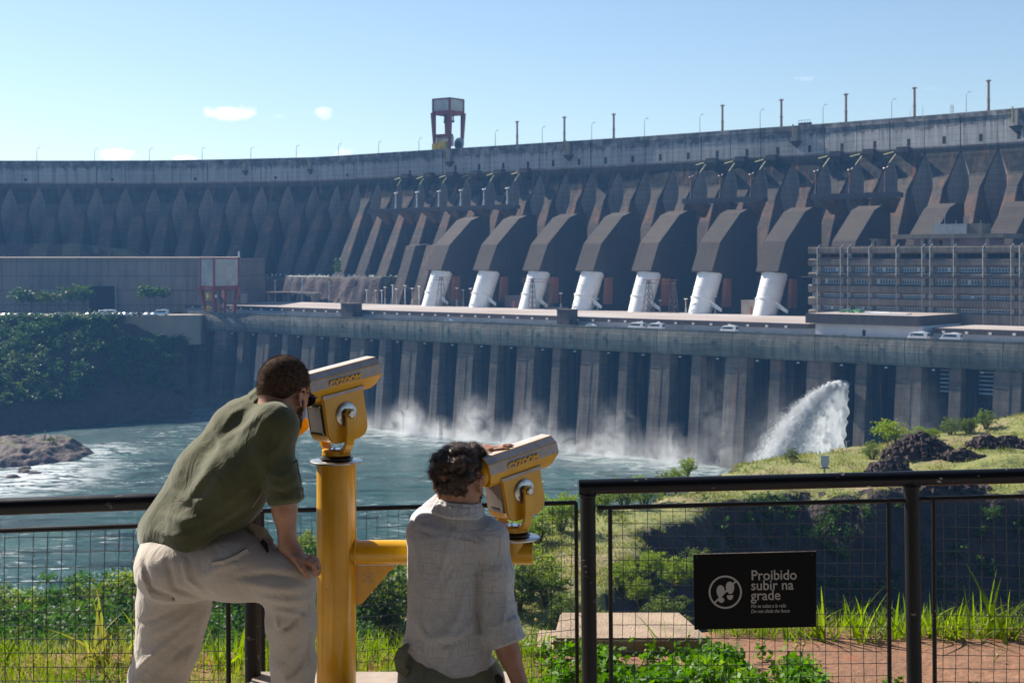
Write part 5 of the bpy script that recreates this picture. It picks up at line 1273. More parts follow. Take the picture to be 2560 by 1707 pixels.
# ================================================================== fences
def paintmat(name, col, rough, chip):
    m, nt, b = newmat(name); P = pos_(nt); mp = N(nt, 'ShaderNodeMapping', {'Scale': (1,1,1.8)}); nt.links.new(P, mp.inputs[0])
    c = ramp_(nt, noise_(nt, mp.outputs[0], 26, 5, .65), .635, .65); c2 = ramp_(nt, noise_(nt, P, 3.2, 2), .50, .56)
    k = math_(nt, 'MULTIPLY', c, c2); k = math_(nt, 'MULTIPLY', k, chip)
    nt.links.new(mix_(nt, k, col, (.33,.32,.27)), b.inputs['Base Color']); b.inputs['Specular IOR Level'].default_value = .28
    nt.links.new(math_(nt, 'ADD', rough, math_(nt, 'MULTIPLY', noise_(nt, P, 30, 3), .18)), b.inputs['Roughness'])
    bump_(nt, b, math_(nt, 'SUBTRACT', noise_(nt, P, 60, 3), math_(nt, 'MULTIPLY', k, .6)), .25, .001); return m
M_rail = paintmat('chipped black rail paint', (.006,.006,.008), .26, 1.0)
M_post = paintmat('black post paint', (.007,.007,.008), .36, .5)
M_wire = simple('dark wire', (.03,.027,.026), .5, .2)
def mesh_wires(parent, A, B, zt, zb, sp=.05, seed=0, org=None, r=.00155):
    """woven wire: verticals and horizontals crimped over each other; A, B end points of the panel in plan"""
    A, B = Vector(A), Vector(B); d = B-A; L = math.hypot(d.x, d.y); d = Vector((d.x/L, d.y/L, 0)); n = Vector((d.y, -d.x, 0)); mb = MB(); k = 0; g = random.Random(seed)
    nv = int(L/sp); nh = int((zt-zb)/sp); off = (L-nv*sp)/2+sp*.5
    def warp(x, z): return .006*math.sin(x*3+seed)*math.cos(z*5)+.003*math.sin(z*9+x*4)
    for i in range(nv):
        x = off+i*sp; pts = []
        m = nh*2
        for q in range(m+1):
            z = zb+(zt-zb)*q/m; ph = (.0018 if (q//1+i) % 2 else -.0018)
            pts.append(A+d*(x+warp(x, z)*.5)+n*ph+Vector((0,0,z)))
        mb.tube(pts, r, 4, cap=False)
    for j in range(nh):
        z = zt-sp*.55-j*sp; pts = []; m = nv*2
        for q in range(m+1):
            x = L*q/m; sag = -.010*math.sin(math.pi*x/L)*(j/nh)
            pts.append(A+d*x+n*(.0018 if (q+j) % 2 else -.0018)+Vector((0,0,z+warp(x, z)+sag)))
        mb.tube(pts, r, 4, cap=False)
    return mb.build('wire_mesh', M_wire, parent, origin=(0,0,0), kind='stuff')
def fence(name, label, loc): return thing(name, label, 'fence', loc, 0, None)
# right-hand fence
fr_ = thing('railing', 'black pipe railing with wire panels, carrying the warning sign', 'railing', (0,0,0))
YR = 5.6; RA = at(1462, 1217, YR); RB = at(2720, 1184.5, YR)
mb = MB(); mb.tube([at(1447,1217,YR), RA+(RB-RA)*.33, RA+(RB-RA)*.66, RB], .0300, 28); mb.build('top_rail', M_rail, fr_, smooth=True)
for (u0, u1, vt) in ((1469,1474,1218),(2279,2286,1196)):
    mb = MB(); a = at(u0, vt, YR); b_ = at(u1, 1707, YR); e = b_+(b_-a)*((-1.97-b_.z)/(b_.z-a.z)); mb.tube([a, e], .0305 if u0 < 2000 else .0295, 28); mb.build('post', M_post, fr_, smooth=True)
    mb = MB(); mb.lathe([(.034,-.004),(.036,0),(.034,.006)], a-Vector((0,0,.03)), 24); mb.build('weld_collar', M_post, fr_, smooth=True)
def panel(parent, uA, uB, vA, vB, YA, YB, zb, bar=.0092, legL=True, legR=True, ext=(0,0), seed=0, wire=True):
    a, b_ = at(uA, vA, YA), at(uB, vB, YB); zt = (a.z+b_.z)/2
    mb = MB(); ea, eb = a+(a-b_).normalized()*ext[0], b_+(b_-a).normalized()*ext[1]
    mb.tube([ea, eb], bar, 10); mb.build('top_bar', M_post, parent, smooth=True)
    for ok, p in ((legL, a), (legR, b_)):
        if ok: mb = MB(); mb.tube([p, Vector((p.x+.006, p.y, zb))], bar*.95, 10); mb.build('side_bar', M_post, parent, smooth=True)
    mb = MB(); mb.tube([Vector((a.x,a.y,zb)), Vector((b_.x,b_.y,zb))], bar*.95, 10); mb.build('bottom_bar', M_post, parent, smooth=True)
    if wire: mesh_wires(parent, (a.x,a.y,0), (b_.x,b_.y,0), zt, zb, .05, seed)
panel(fr_, 1525, 2221, 1268, 1251, YR, YR, -1.87, ext=(.05,.08), seed=1)
panel(fr_, 2334, 3050, 1246, 1228, YR, YR, -1.87, ext=(.06,.02), seed=2)
# left-hand fence
fl_ = thing('railing', 'black pipe railing with a worn patch, left of the man in green', 'railing', (0,0,0))
YL = 5.0
mb = MB(); mb.tube([at(-260,1276,YL), at(0,1266.5,YL), at(400,1252,YL), at(640,1243,YL)], .0300, 28); mb.build('top_rail', M_rail, fl_, smooth=True)
mb = MB(); a = at(631, 1244, YL+.0); mb.tube([a, Vector((a.x+.003, a.y, -1.97))], .0282, 28); mb.build('post', M_post, fl_, smooth=True)
panel(fl_, -330, 569, 1338, 1306, YL, YL, -1.87, ext=(.02,.06), seed=3)
# middle panel, set further out
fm_ = thing('fence_panel', 'black framed wire mesh panel set back between the two railings', 'fence', (0,0,0))
panel(fm_, 655, 1440, 1277, 1256, 6.25, 6.78, -2.02, bar=.0105, seed=4)
a = at(1440, 1256, 6.78)
mb = MB()
for q in range(17): p = Vector((a.x+.012, a.y-.008, a.z-.03-q*.05)); mb.tube([p, p+Vector((.014,-.006,-.012))], .0018, 4)
mb.build('wire_end', M_metal, fm_, kind='stuff')

# ================================================================== warning sign
def text_obj(body, size, loc, parent, mat, name='lettering', ext=.0006, bold=0, shear=0, rot=(R(90),0,0), sx=1.0, align='LEFT', res=4):
    cu = bpy.data.curves.new(name, 'FONT'); cu.body = body; cu.size = size; cu.extrude = ext; cu.offset = bold; cu.shear = shear; cu.resolution_u = res; cu.align_x = align
    o = bpy.data.objects.new(name, cu); C.objects.link(o); bpy.context.view_layer.update()
    dg = bpy.context.evaluated_depsgraph_get(); me = bpy.data.meshes.new_from_object(o.evaluated_get(dg)); bpy.data.objects.remove(o)
    me.materials.clear(); me.materials.append(mat); q = bpy.data.objects.new(name, me); C.objects.link(q); q.parent = parent; q.location = loc; q.rotation_euler = rot; q.scale = (sx, 1, 1); return q
YS = YR-.035
sg = at(1886, 1476, YS); sign = thing('warning_sign', 'black sign on the wire mesh forbidding climbing, with crossed-out footprints', 'sign', sg)
pw = YS/FS
def sp_(u, v, dy=0): return Vector(((u-1886)*pw, dy, -(v-1476)*pw))
M_sign = simple('black sign plate', (.007,.006,.006), .6, var=.1, vs=20, spec=.12); M_ink = simple('pale sign print', (.42,.38,.34), .6, var=.03)
cor = [sp_(1733,1385), sp_(2040,1377), sp_(2040,1566), sp_(1736,1573)]
mb = MB(); mb.add([c+Vector((0,-.002,0)) for c in cor]+[c+Vector((0,.002,0)) for c in cor], [(0,1,2,3),(7,6,5,4),(0,4,5,1),(1,5,6,2),(2,6,7,3),(3,7,4,0)]); mb.build('plate', M_sign, sign)
mb = MB(); mb.tube([sp_(1733,1385,-.0012), sp_(2040,1377,-.0012)], .0016, 4); mb.build('plate_edge', M_tan, sign)
sg_r = (R(90), R(-.9), 0)
def stx(s, size, u, v, **k): return text_obj(s, size*pw, sp_(u, v, -.0028), sign, M_ink, rot=sg_r, **k)
stx('Proibido', 35.5, 1877, 1449, bold=.00045, sx=.94); stx('subir na', 35.5, 1877, 1474, bold=.00045, sx=.94); stx('grade', 35.5, 1877, 1499, bold=.00045, sx=.94)
stx('No te subas a la valla', 12.4, 1877, 1518, shear=.2, sx=.83, bold=.00008); stx('Do not climb the fence', 12.4, 1877, 1531, shear=.2, sx=.83, bold=.00008)
icon = MB(); c0 = sp_(1813, 1479, -.0027); n = 48; r0, r1 = 37*pw, 41.5*pw
def flat_ring(mb, c, ri, ro, n=48):
    vs = []
    for k in range(n): w = 2*math.pi*k/n; vs += [c+Vector((math.cos(w)*ri,0,math.sin(w)*ri)), c+Vector((math.cos(w)*ro,0,math.sin(w)*ro))]
    mb.add(vs, [(2*k, 2*k+1, 2*((k+1) % n)+1, 2*((k+1) % n)) for k in range(n)])
def flat_poly(mb, pts): mb.add(pts, [tuple(range(len(pts)))])
flat_ring(icon, c0, r0, r1)
flat_poly(icon, [c0+Vector((x*pw,-.0001,z*pw)) for x, z in ((-29,-26),(-26,-29),(28,26),(25,29))])
def oval(cx, cz, a, b_, tilt=0, top=1.0): 
    return [c0+Vector(((cx+(math.cos(w)*a*(1+.12*math.sin(w)))*math.cos(tilt)-math.sin(w)*b_*math.sin(tilt))*pw, -.0003, (cz+math.cos(w)*a*math.sin(tilt)+math.sin(w)*b_*math.cos(tilt))*pw)) for w in [2*math.pi*k/24 for k in range(24)]]
flat_poly(icon, oval(-12,2,10,15.5,-.05)); flat_poly(icon, oval(-10,-20,7.5,6.5,0)); flat_poly(icon, oval(12,11,10.5,15.5,.08))
flat_poly(icon, [c0+Vector((x*pw,-.0003,z*pw)) for x, z in ((4,-8),(20,-7),(19,-14),(15,-19),(9,-19),(5,-15))])
o = icon.build('footprint_symbol', M_ink, sign)
for (u, v) in ((1741,1392),(2030,1386),(1742,1566),(2031,1560)):
    mb = MB(); p = sp_(u, v, -.003); mb.lathe([(.003,0),(.003,.002)], p, 10, (0,-1,0)); s = -1 if v < 1450 else 1; mb.tube([p+Vector((0,0,0)), p+Vector((0,.01,-s*-.016 if s < 0 else -.014))], .0014, 4)
    mb.build('cable_tie', M_wire, sign)

# ================================================================== yellow viewers
def yellow():
    m, nt, b = newmat('worn yellow enamel'); P = pos_(nt)
    n1 = noise_(nt, P, 9, 4); n2 = noise_(nt, P, 80, 4)
    col = mix_(nt, ramp_(nt, n1, .3, .7), (.80,.42,.008), (.68,.33,.006)); col = mix_(nt, ramp_(nt, n2, .70, .74), col, (.20,.10,.03)); sm = N(nt, 'ShaderNodeMapping', {'Scale': (30,30,4)}); nt.links.new(P, sm.inputs[0]); n3 = noise_(nt, sm.outputs[0], 1, 5, .7); col = mix_(nt, math_(nt, 'MULTIPLY', ramp_(nt, n3, .52, .78), .35), col, (.30,.15,.02)); n4 = noise_(nt, P, 34, 5, .75); col = mix_(nt, ramp_(nt, n4, .71, .725), col, (.12,.09,.07))
    nt.links.new(col, b.inputs['Base Color']); b.inputs['Roughness'].default_value = .3; b.inputs['Coat Weight'].default_value = .35; b.inputs['Coat Roughness'].default_value = .12
    bump_(nt, b, noise_(nt, P, 120, 3), .12, .001); return m
M_yel = yellow()
M_greyp = simple('pale grey worn paint', (.52,.47,.44), .55, var=.12, vs=30, bump=.2, bs=90, bd=.001)
M_steel = simple('brushed steel', (.55,.53,.50), .28, .95, var=.1, vs=20); M_dsteel = simple('dark greased steel', (.10,.08,.06), .35, .8)
M_plate = simple('worn aluminium plate', (.42,.37,.34), .55, .35, var=.1, vs=25)
YC = 4.82; cb = at(841, 1152, YC)
col = thing('viewer_stand', 'glossy yellow column with a side arm carrying the two viewers', 'stand', (cb.x, cb.y, -1.45))
mb = MB(); mb.lathe([(.0668,0),(.0668,cb.z+1.45)], (0,0,0), 48); mb.build('column', M_yel, col, smooth=True)
ea = at(1333, 1380, YC); za = ea.z+1.45
mb = MB(); mb.lathe([(.0415,.05),(.0415,ea.x-cb.x-.004),(.038,ea.x-cb.x)], (0,0,za), 40, (1,0,0)); mb.build('side_arm', M_yel, col, smooth=True)
mb = MB(); mb.lathe([(.074,-.012),(.0700,.0),(.068,.004)], (.0,0,za), 40, (1,0,0)) if False else mb.tube([(.066*math.cos(w)*.0+.0665, .045*math.cos(w), za+.045*math.sin(w)) for w in [6.2832*k/24 for k in range(25)]], .004, 6, cap=False); mb.build('weld_bead', M_yel, col, smooth=True)
gp = lambda u, v: ((u-841)*YC/FS, -(v-655)*YC/FS+1.45)
mb = MB(); mb.prism([gp(889,1412), gp(986,1412), gp(987,1420), gp(974,1428), gp(905,1508), gp(896,1511), gp(889,1502)], (0,0,0), (1,0,0), (0,0,1), (0,1,0), -.005, .005); mb.build('gusset_plate', M_yel, col, bevel=.0015)
gx, gz = gp(921, 1443)
mb = MB()
for w0, w1 in ((.35, 1.25), (1.9, 2.8), (3.3, 4.2), (4.9, 5.9)):
    mb.tube([(gx+math.cos(w)*.0185, -.006, gz+math.sin(w)*.0185) for w in np.linspace(w0, w1, 9)], .0012, 5)
mb.build('emblem_ring', M_greyp, col)
text_obj('CY', .017, (gx-.0105, -.0055, gz-.006), col, M_greyp, name='emblem_letters', ext=.0012, sx=.95)
tz = cb.z+1.45
def flange(x, y, z, stub):
    if stub: mb = MB(); mb.lathe([(.043,-.06),(.043,0)], (x,y,z), 32); mb.build('riser', M_yel, col, smooth=True)
    mb = MB(); mb.lathe([(.084,-.006),(.089,-.004),(.089,.001),(.086,.003)], (x,y,z), 48); mb.build('flange', M_steel, col, smooth=True)
e2 = at(1284, 1342, YC); z2 = e2.z+1.45; x2 = e2.x-cb.x
flange(0, 0, tz, False); flange(x2, 0, z2, True)
def viewer(loc, th, label, pitch, dark=True, dz=0.0):
    o = thing('coin_viewer', label, 'viewer', loc, R(90-th), 'yellow coin viewers')
    mb = MB(); mb.lathe([(.050,.003),(.057,.006),(.057,.010),(.049,.012),(.052,.015),(.044,.018)], (0,0,0), 40); mb.build('bearing', M_dsteel, o, smooth=True)
    mb = MB(); mb.lathe([(.046,.018),(.049,.020),(.049,.035),(.046,.037)], (0,0,0), 36); mb.build('turntable', M_yel, o, smooth=True)
    mb = MB(); mb.lathe([(.030,.037),(.030,.040)], (0,0,0), 24)
    for k in range(5): w = k*1.256; mb.lathe([(.004,.040),(.004,.043)], (math.cos(w)*.022,math.sin(w)*.022,0), 6)
    mb.build('bolt_plate', M_steel, o)
    # yoke: one bent strap
    mb = MB(); W_ = .017
    path = [(-.084,.165),(-.084,.085),(-.079,.058),(-.062,.032),(-.042,.020),(.042,.020),(.062,.032),(.079,.058),(.084,.085),(.084,.165)]
    inn = [(-.073,.165),(-.073,.088),(-.069,.066),(-.055,.045),(-.038,.034),(.038,.034),(.055,.045),(.069,.066),(.073,.088),(.073,.165)]
    n = len(path); vs = []
    for x in (-W_, W_): vs += [(x, p[0], p[1]) for p in path]+[(x, p[0], p[1]) for p in inn]
    fs = []
    for i in range(n-1):
        fs += [(i, i+1, n+i+1, n+i), (2*n+i, 3*n+i, 3*n+i+1, 2*n+i+1), (i, 2*n+i, 2*n+i+1, i+1), (n+i, n+i+1, 3*n+i+1, 3*n+i)]
    fs += [(0, n, 3*n, 2*n), (n-1, 3*n-1, 4*n-1, 2*n-1)]
    mb.add(vs, fs)
    mb.build('yoke', M_yel, o, bevel=.002)
    for sy in (-1, 1):
        mb = MB(); mb.lathe([(W_,0),(W_,.012)], (0,.073 if sy > 0 else -.084,.165), 20, (0,1,0)); mb.build('yoke_eye', M_yel, o, smooth=True)
        mb = MB(); mb.lathe([(.0125,0),(.0125,.006),(.009,.009),(.004,.009)], (0,sy*.084,.165), 14, (0,sy,0)); mb.build('pivot_bolt', M_steel, o, smooth=True)
    # everything above the pivot tilts with the housing
    PV = Vector((0,0,.165)); Rm = Matrix.Rotation(-R(pitch), 4, 'Y')
    def tl(ob):
        ob.data.transform(Matrix.Translation(PV) @ Rm @ Matrix.Translation(-PV)); return ob
    bx0, bx1, hw = -.083, .085, .055
    prof = [(bx0,.240-dz),(bx0,.110),(bx0+.004,.092),(bx0+.016,.077),(bx0+.036,.069),(bx1-.045,.067),(bx1-.018,.074),(bx1-.004,.090),(bx1,.112),(bx1,.240-dz)]
    mb = MB(); mb.prism(prof, (0,0,0), (1,0,0), (0,0,1), (0,1,0), -hw, hw); tl(mb.build('housing', M_yel, o, bevel=.004))
    oc = [(.026,.058),(.053,.036),(.058,.0),(.050,-.030),(.036,-.042),(-.036,-.042),(-.050,-.030),(-.058,0),(-.053,.036),(-.026,.058)]
    zc = .262-dz; x0, x1 = -.128, .172; n = len(oc)
    mb = MB(); mb.add([(x0,y,zc+z) for y, z in oc]+[(x1-(.03 if z < 0 else 0)-(.012 if z < -.035 else 0),y,zc+z) for y, z in oc], [tuple(range(n)), tuple(reversed(range(n, 2*n)))])
    for k in range(n):
        j = (k+1) % n; grey = k in (0, 1, 7, 8, 9); mb.add([mb.v[k], mb.v[j], mb.v[n+j], mb.v[n+k]], [(0,1,2,3)], 1 if grey else 0)
    # weld the strip faces back to the caps
    ob = mb.build('barrel', [M_yel, M_greyp], o); bm = bmesh.new(); bm.from_mesh(ob.data); bmesh.ops.remove_doubles(bm, verts=bm.verts, dist=1e-5); bmesh.ops.recalc_face_normals(bm, faces=bm.faces)
    bmesh.ops.bevel(bm, geom=list(bm.edges), offset=.0018, segments=1, affect='EDGES'); bm.to_mesh(ob.data); bm.free(); tl(ob)
    mb = MB(); mb.lathe([(.047,0),(.047,-.006),(.043,-.016),(.033,-.024),(.0315,-.024)], (x0+.001,0,zc+.004), 40, (1,0,0)); tl(mb.build('rear_dome', M_yel, o, smooth=True))
    mb = MB(); mb.lathe([(.031,-.022),(.031,-.0265),(.028,-.0275),(.014,-.0275)], (x0,0,zc+.002), 32, (1,0,0))
    for k in range(4): w = .785+k*1.571; mb.lathe([(.0035,-.0275),(.0035,-.030),(.001,-.031)], (x0,math.cos(w)*.022,zc+.002+math.sin(w)*.022), 8, (1,0,0))
    tl(mb.build('eyepiece_plate', M_dsteel if dark else M_steel, o, smooth=True))
    mb = MB(); mb.lathe([(.0135,-.0278),(.0135,-.034),(.011,-.036),(.0105,-.029)], (x0,0,zc+.002), 24, (1,0,0)); tl(mb.build('eyepiece', M_black, o, smooth=True))
    for sy in (-1, 1):
        mb = MB(); mb.prism([(bx0-.001,.229-dz),(bx0-.001,.240-dz),(bx1+.001,.240-dz),(bx1+.001,.229-dz)], (0,0,0), (1,0,0), (0,0,1), (0,1,0), sy*hw-.0035, sy*hw+.0035); tl(mb.build('trim_strip', M_greyp, o))
        mb = MB(); mb.lathe([(.0415,0),(.0415,.004),(.036,.007),(.012,.0075)], (0,sy*hw,.160), 36, (0,sy,0))
        mb.lathe([(.012,.007),(.012,.026)], (0,sy*hw,.165), 16, (0,sy,0))
        for k in range(6): w = k*1.047+.4; mb.lathe([(.003,.0055),(.003,.0085)], (math.cos(w)*.032,sy*hw,.160+math.sin(w)*.032), 8, (0,sy,0))
        tl(mb.build('side_disc', M_steel, o, smooth=True))
    for sy in (-1,):
        t = text_obj('CYZOOM', .0275, (-.052, -.0545-.0022, zc-.001), o, M_yel if False else M_yel, name='raised_letters', ext=.0035, bold=.0009, rot=(R(90),0,0), sx=1.08)
        t.data.transform(Matrix.Translation((0,0,0)))
        # tilt in place with the housing
        Mt = Matrix.Translation(PV) @ Rm @ Matrix.Translation(-PV) @ Matrix.Translation((-.052,-.0566,zc+.004)) @ Matrix.Rotation(R(90+8), 4, 'X') @ Matrix.Diagonal((1.08,1,1,1))
        t.data.transform(Mt); t.location = (0,0,0); t.rotation_euler = (0,0,0); t.scale = (1,1,1)
    mb = MB(); mb.box((bx0-.0015,0,.158), (.004,.086,.104)); tl(mb.build('plate_frame', M_dsteel if dark else M_plate, o, bevel=.001))
    mb = MB(); mb.box((bx0-.0038,0,.158), (.002,.070 if dark else .082,.086 if dark else .098)); 
    q = mb.build('info_plate', M_plate, o); tl(q)
    for y in (-.038, .038):
        for z in (.112, .204): mb = MB(); mb.lathe([(.0032,0),(.0032,.003),(.001,.004)], (bx0-.0035,y,z), 8, (-1,0,0)); tl(mb.build('screw', M_steel, o))
    if not dark:
        t = text_obj('CYZOOM', .011, (0,0,0), o, M_dsteel, name='plate_lettering', ext=.0003)
        Mt = Matrix.Translation(PV) @ Rm @ Matrix.Translation(-PV) @ Matrix.Translation((bx0-.0052,.024,.116)) @ Matrix.Rotation(R(-90), 4, 'Z') @ Matrix.Rotation(R(90), 4, 'X')
        t.data.transform(Mt); t.location = (0,0,0); t.rotation_euler = (0,0,0); t.scale = (1,1,1)
    return o
viewer((cb.x, cb.y, cb.z+.002), 48, 'yellow and grey coin viewer on the tall column, before the man in green', 9.5)
viewer((cb.x+x2, cb.y, -1.45+z2+.002), 52, 'yellow and grey coin viewer on the side arm, before the man in white', 10.5, False, .014)
# bright yellow flap on the far side of the left viewer
mb = MB(); a = [atd(702,958,4.93), atd(708,968,4.93), atd(708,985,4.93), atd(669,1016,4.93), atd(667,1003,4.93)]
mb.add([p for p in a]+[p+Vector((0,.012,0)) for p in a], [(0,1,2,3,4),(9,8,7,6,5)]+[(i,(i+1)%5,(i+1)%5+5,i+5) for i in range(5)])
vw = [o for o in bpy.data.objects if o.name.startswith('coin_viewer')][0]
ob = mb.build('lever', M_yel, None, origin=(0,0,0)); ob.parent = vw; bpy.context.view_layer.update(); ob.matrix_parent_inverse = vw.matrix_world.inverted()

# ================================================================== unseen shelter added behind the viewpoint to block sky and deepen near shade
M_wood = simple('dark stained timber', (.07,.045,.03), .8, vs=4, bump=.3, bs=20)
sh = thing('sky_blocker', 'unseen timber shelter added behind the viewpoint to block the rear sky', 'shelter', (0,-5.5,-1.95))
mb = MB()
for k in range(28): mb.box((-13.5+k,0,2.6), (.97,.12+.03*(k%2),5.2))
mb.build('blocker_wall', M_wood, sh)
mb = MB(); mb.hexa([(-15,-1,5.0),(15,-1,5.0),(15,8.0,6.0),(-15,8.0,6.0),(-15,-1,5.2),(15,-1,5.2),(15,8.0,6.2),(-15,8.0,6.2)]); mb.build('roof', M_wood, sh)
for x in (-10,-3.5,3.5,10): mb = MB(); mb.box((x,3.6,3.0), (.2,.2,6.2)); mb.build('post', M_wood, sh)
# ================================================================== people: bodies and clothes grown as smooth distance fields
def DP(u, v, Y): p = atd(u, v, Y); return np.array([p.x, p.y, p.z])
class Field:
    def __init__(s, lo, hi, res):
        s.res = res; s.lo = np.array(lo, np.float32); n = np.ceil((np.array(hi)-s.lo)/res).astype(int)+1
        s.n = n; s.ax = [s.lo[i]+res*np.arange(n[i], dtype=np.float32) for i in range(3)]; s.D = np.full(n, .5, np.float32)
    def _box(s, lo, hi):
        a = [max(0, int((lo[i]-s.lo[i])/s.res)) for i in range(3)]; b = [min(s.n[i], int((hi[i]-s.lo[i])/s.res)+2) for i in range(3)]
        return tuple(slice(a[i], max(a[i]+1, b[i])) for i in range(3))
    def _grid(s, sl): return np.meshgrid(s.ax[0][sl[0]], s.ax[1][sl[1]], s.ax[2][sl[2]], indexing='ij')
    def _merge(s, sl, d, k, op='add'):
        c = s.D[sl]
        if op == 'sub': d = -d; h = np.clip(.5-.5*(c-d)/k, 0, 1); s.D[sl] = c+(d-c)*h+k*h*(1-h); return
        h = np.clip(.5+.5*(c-d)/k, 0, 1); s.D[sl] = c*(1-h)+d*h-k*h*(1-h)
    def cone(s, p0, p1, r0, r1, k=.03, op='add'):
        p0, p1 = np.array(p0, float), np.array(p1, float); m = max(r0, r1)+k+.05
        sl = s._box(np.minimum(p0, p1)-m, np.maximum(p0, p1)+m); X, Y, Z = s._grid(sl); ab = p1-p0; L2 = ab@ab+1e-12
        t = np.clip(((X-p0[0])*ab[0]+(Y-p0[1])*ab[1]+(Z-p0[2])*ab[2])/L2, 0, 1)
        d = np.sqrt((X-p0[0]-ab[0]*t)**2+(Y-p0[1]-ab[1]*t)**2+(Z-p0[2]-ab[2]*t)**2)-(r0+(r1-r0)*t); s._merge(sl, d.astype(np.float32), k, op)
    def chain(s, pts, rs, k=.03):
        for i in range(len(pts)-1): s.cone(pts[i], pts[i+1], rs[i], rs[i+1], k)
    def ell(s, c, r, M=None, k=.03, op='add'):
        c = np.array(c, float); r = np.array(r, float); m = r.max()+k+.05; sl = s._box(c-m, c+m); X, Y, Z = s._grid(sl)
        P = np.stack([X-c[0], Y-c[1], Z-c[2]], -1)
        if M is not None: P = P @ np.array(M)          # columns of M are the ellipsoid's axes
        q = P/r; k0 = np.sqrt((q*q).sum(-1)); k1 = np.sqrt(((q/r)**2).sum(-1))+1e-9; s._merge(sl, (k0*(k0-1)/k1).astype(np.float32), k, op)
    def ridge(s, pts, w, a):     # raised fold (a > 0) or crease (a < 0) along a polyline lying on the cloth
        pts = [np.array(p, float) for p in pts]; lo = np.min(pts, 0)-w*3-.05; hi = np.max(pts, 0)+w*3+.05; sl = s._box(lo, hi); X, Y, Z = s._grid(sl); best = None; n = len(pts)-1
        for i in range(n):
            p0, p1 = pts[i], pts[i+1]; ab = p1-p0; t = np.clip(((X-p0[0])*ab[0]+(Y-p0[1])*ab[1]+(Z-p0[2])*ab[2])/(ab@ab+1e-12), 0, 1)
            d = (X-p0[0]-ab[0]*t)**2+((Y-p0[1]-ab[1]*t)*.35)**2+(Z-p0[2]-ab[2]*t)**2; g_ = (i+t)/n; e = np.exp(-d/w**2)*np.sin(np.pi*np.clip(g_*.92+.04, 0, 1))**.6
            best = e if best is None else np.maximum(best, e)
        s.D[sl] -= (a*best).astype(np.float32)
    def surf(s, u, v, Y0=4.15, Y1=5.15):      # first cloth met by the sight line through a pixel
        Y = np.arange(Y0, Y1, .004); P = np.stack([(u-1176)*Y/3267, Y, -(v-601.8)*Y/3267], 1); i = np.round((P-s.lo)/s.res).astype(int)
        ok = (i >= 0).all(1) & (i < s.n).all(1); i = np.clip(i, 0, s.n-1); d = np.where(ok, s.D[i[:,0], i[:,1], i[:,2]], 1); h = np.argmax(d < 0)
        return P[h] if d[h] < 0 else None
    def folds(s, lst, ws=1.0, am=1.0):
        for a, b_, c_, w, k, Y in lst:
            P_ = [q for q in (s.surf(*a), s.surf(*((a[0]+b_[0])/2, (a[1]+b_[1])/2)), s.surf(*b_), s.surf(*((c_[0]+b_[0])/2, (c_[1]+b_[1])/2)), s.surf(*c_)) if q is not None]
            if len(P_) >= 2: s.ridge(P_, w*ws, k*am)
    def noise(s, amp, sc, seed, stretch=(1,1,1)):
        X, Y, Z = s._grid((slice(None),)*3); r = np.random.default_rng(seed); out = 0
        for q in range(7):
            f = r.normal(size=3)*np.array(stretch)/sc*2.2; out = out+np.sin(X*f[0]+Y*f[1]+Z*f[2]+r.random()*6.28+1.5*np.sin(X*f[1]*.6-Z*f[0]*.6))
        near = np.abs(s.D) < .06; s.D -= np.where(near, amp*out/2.6, 0).astype(np.float32)
    def cut(s, p, n_, k=.006):   # keep the side the normal points to
        X, Y, Z = s._grid((slice(None),)*3); n_ = np.array(n_, float); n_ /= np.linalg.norm(n_); d = -((X-p[0])*n_[0]+(Y-p[1])*n_[1]+(Z-p[2])*n_[2]); s.D = np.maximum(s.D, d.astype(np.float32))
    def mesh(s):
        D = s.D; n = D.shape; ins = D < 0
        c = [ins[a:n[0]-1+a, b:n[1]-1+b, e:n[2]-1+e] for a in (0,1) for b in (0,1) for e in (0,1)]; cnt = sum(x.astype(np.int8) for x in c)
        act = (cnt > 0) & (cnt < 8); idx = np.full(act.shape, -1, np.int64); I = np.argwhere(act); idx[act] = np.arange(len(I))
        acc = np.zeros((len(I), 3)); w = np.zeros(len(I)); corner = {(a,b,e): D[I[:,0]+a, I[:,1]+b, I[:,2]+e] for a in (0,1) for b in (0,1) for e in (0,1)}
        for ax in range(3):
            o = [0,0,0]; 
            for a in (0,1):
                for b in (0,1):
                    q0 = [0,0,0]; oth = [i for i in range(3) if i != ax]; q0[oth[0]] = a; q0[oth[1]] = b; q1 = list(q0); q1[ax] = 1
                    d0, d1 = corner[tuple(q0)], corner[tuple(q1)]; m = (d0 < 0) != (d1 < 0); t = np.where(m, d0/(d0-d1+1e-12), 0)
                    P = np.tile(np.array(q0, float), (len(I), 1)); P[:, ax] = t; acc[m] += P[m]; w += m
        V = (I+acc/np.maximum(w, 1)[:, None])*s.res+s.lo; F = []
        for ax in range(3):
            a1, a2 = (ax+1) % 3, (ax+2) % 3; sl0 = [slice(None)]*3; sl1 = [slice(None)]*3; sl0[ax] = slice(0, n[ax]-1); sl1[ax] = slice(1, n[ax])
            A, B = ins[tuple(sl0)], ins[tuple(sl1)]; E = np.argwhere(A != B); ok = (E[:, a1] > 0) & (E[:, a2] > 0) & (E[:, a1] < n[a1]-1) & (E[:, a2] < n[a2]-1); E = E[ok]
            fl = A[E[:,0], E[:,1], E[:,2]]
            def cell(d1, d2): q = E.copy(); q[:, a1] -= d1; q[:, a2] -= d2; return idx[q[:,0], q[:,1], q[:,2]]
            Q = np.stack([cell(1,1), cell(0,1), cell(0,0), cell(1,0)], 1); Q[~fl] = Q[~fl][:, ::-1]; F.append(Q)
        F = np.vstack(F); F = F[(F >= 0).all(1)]; return V, F
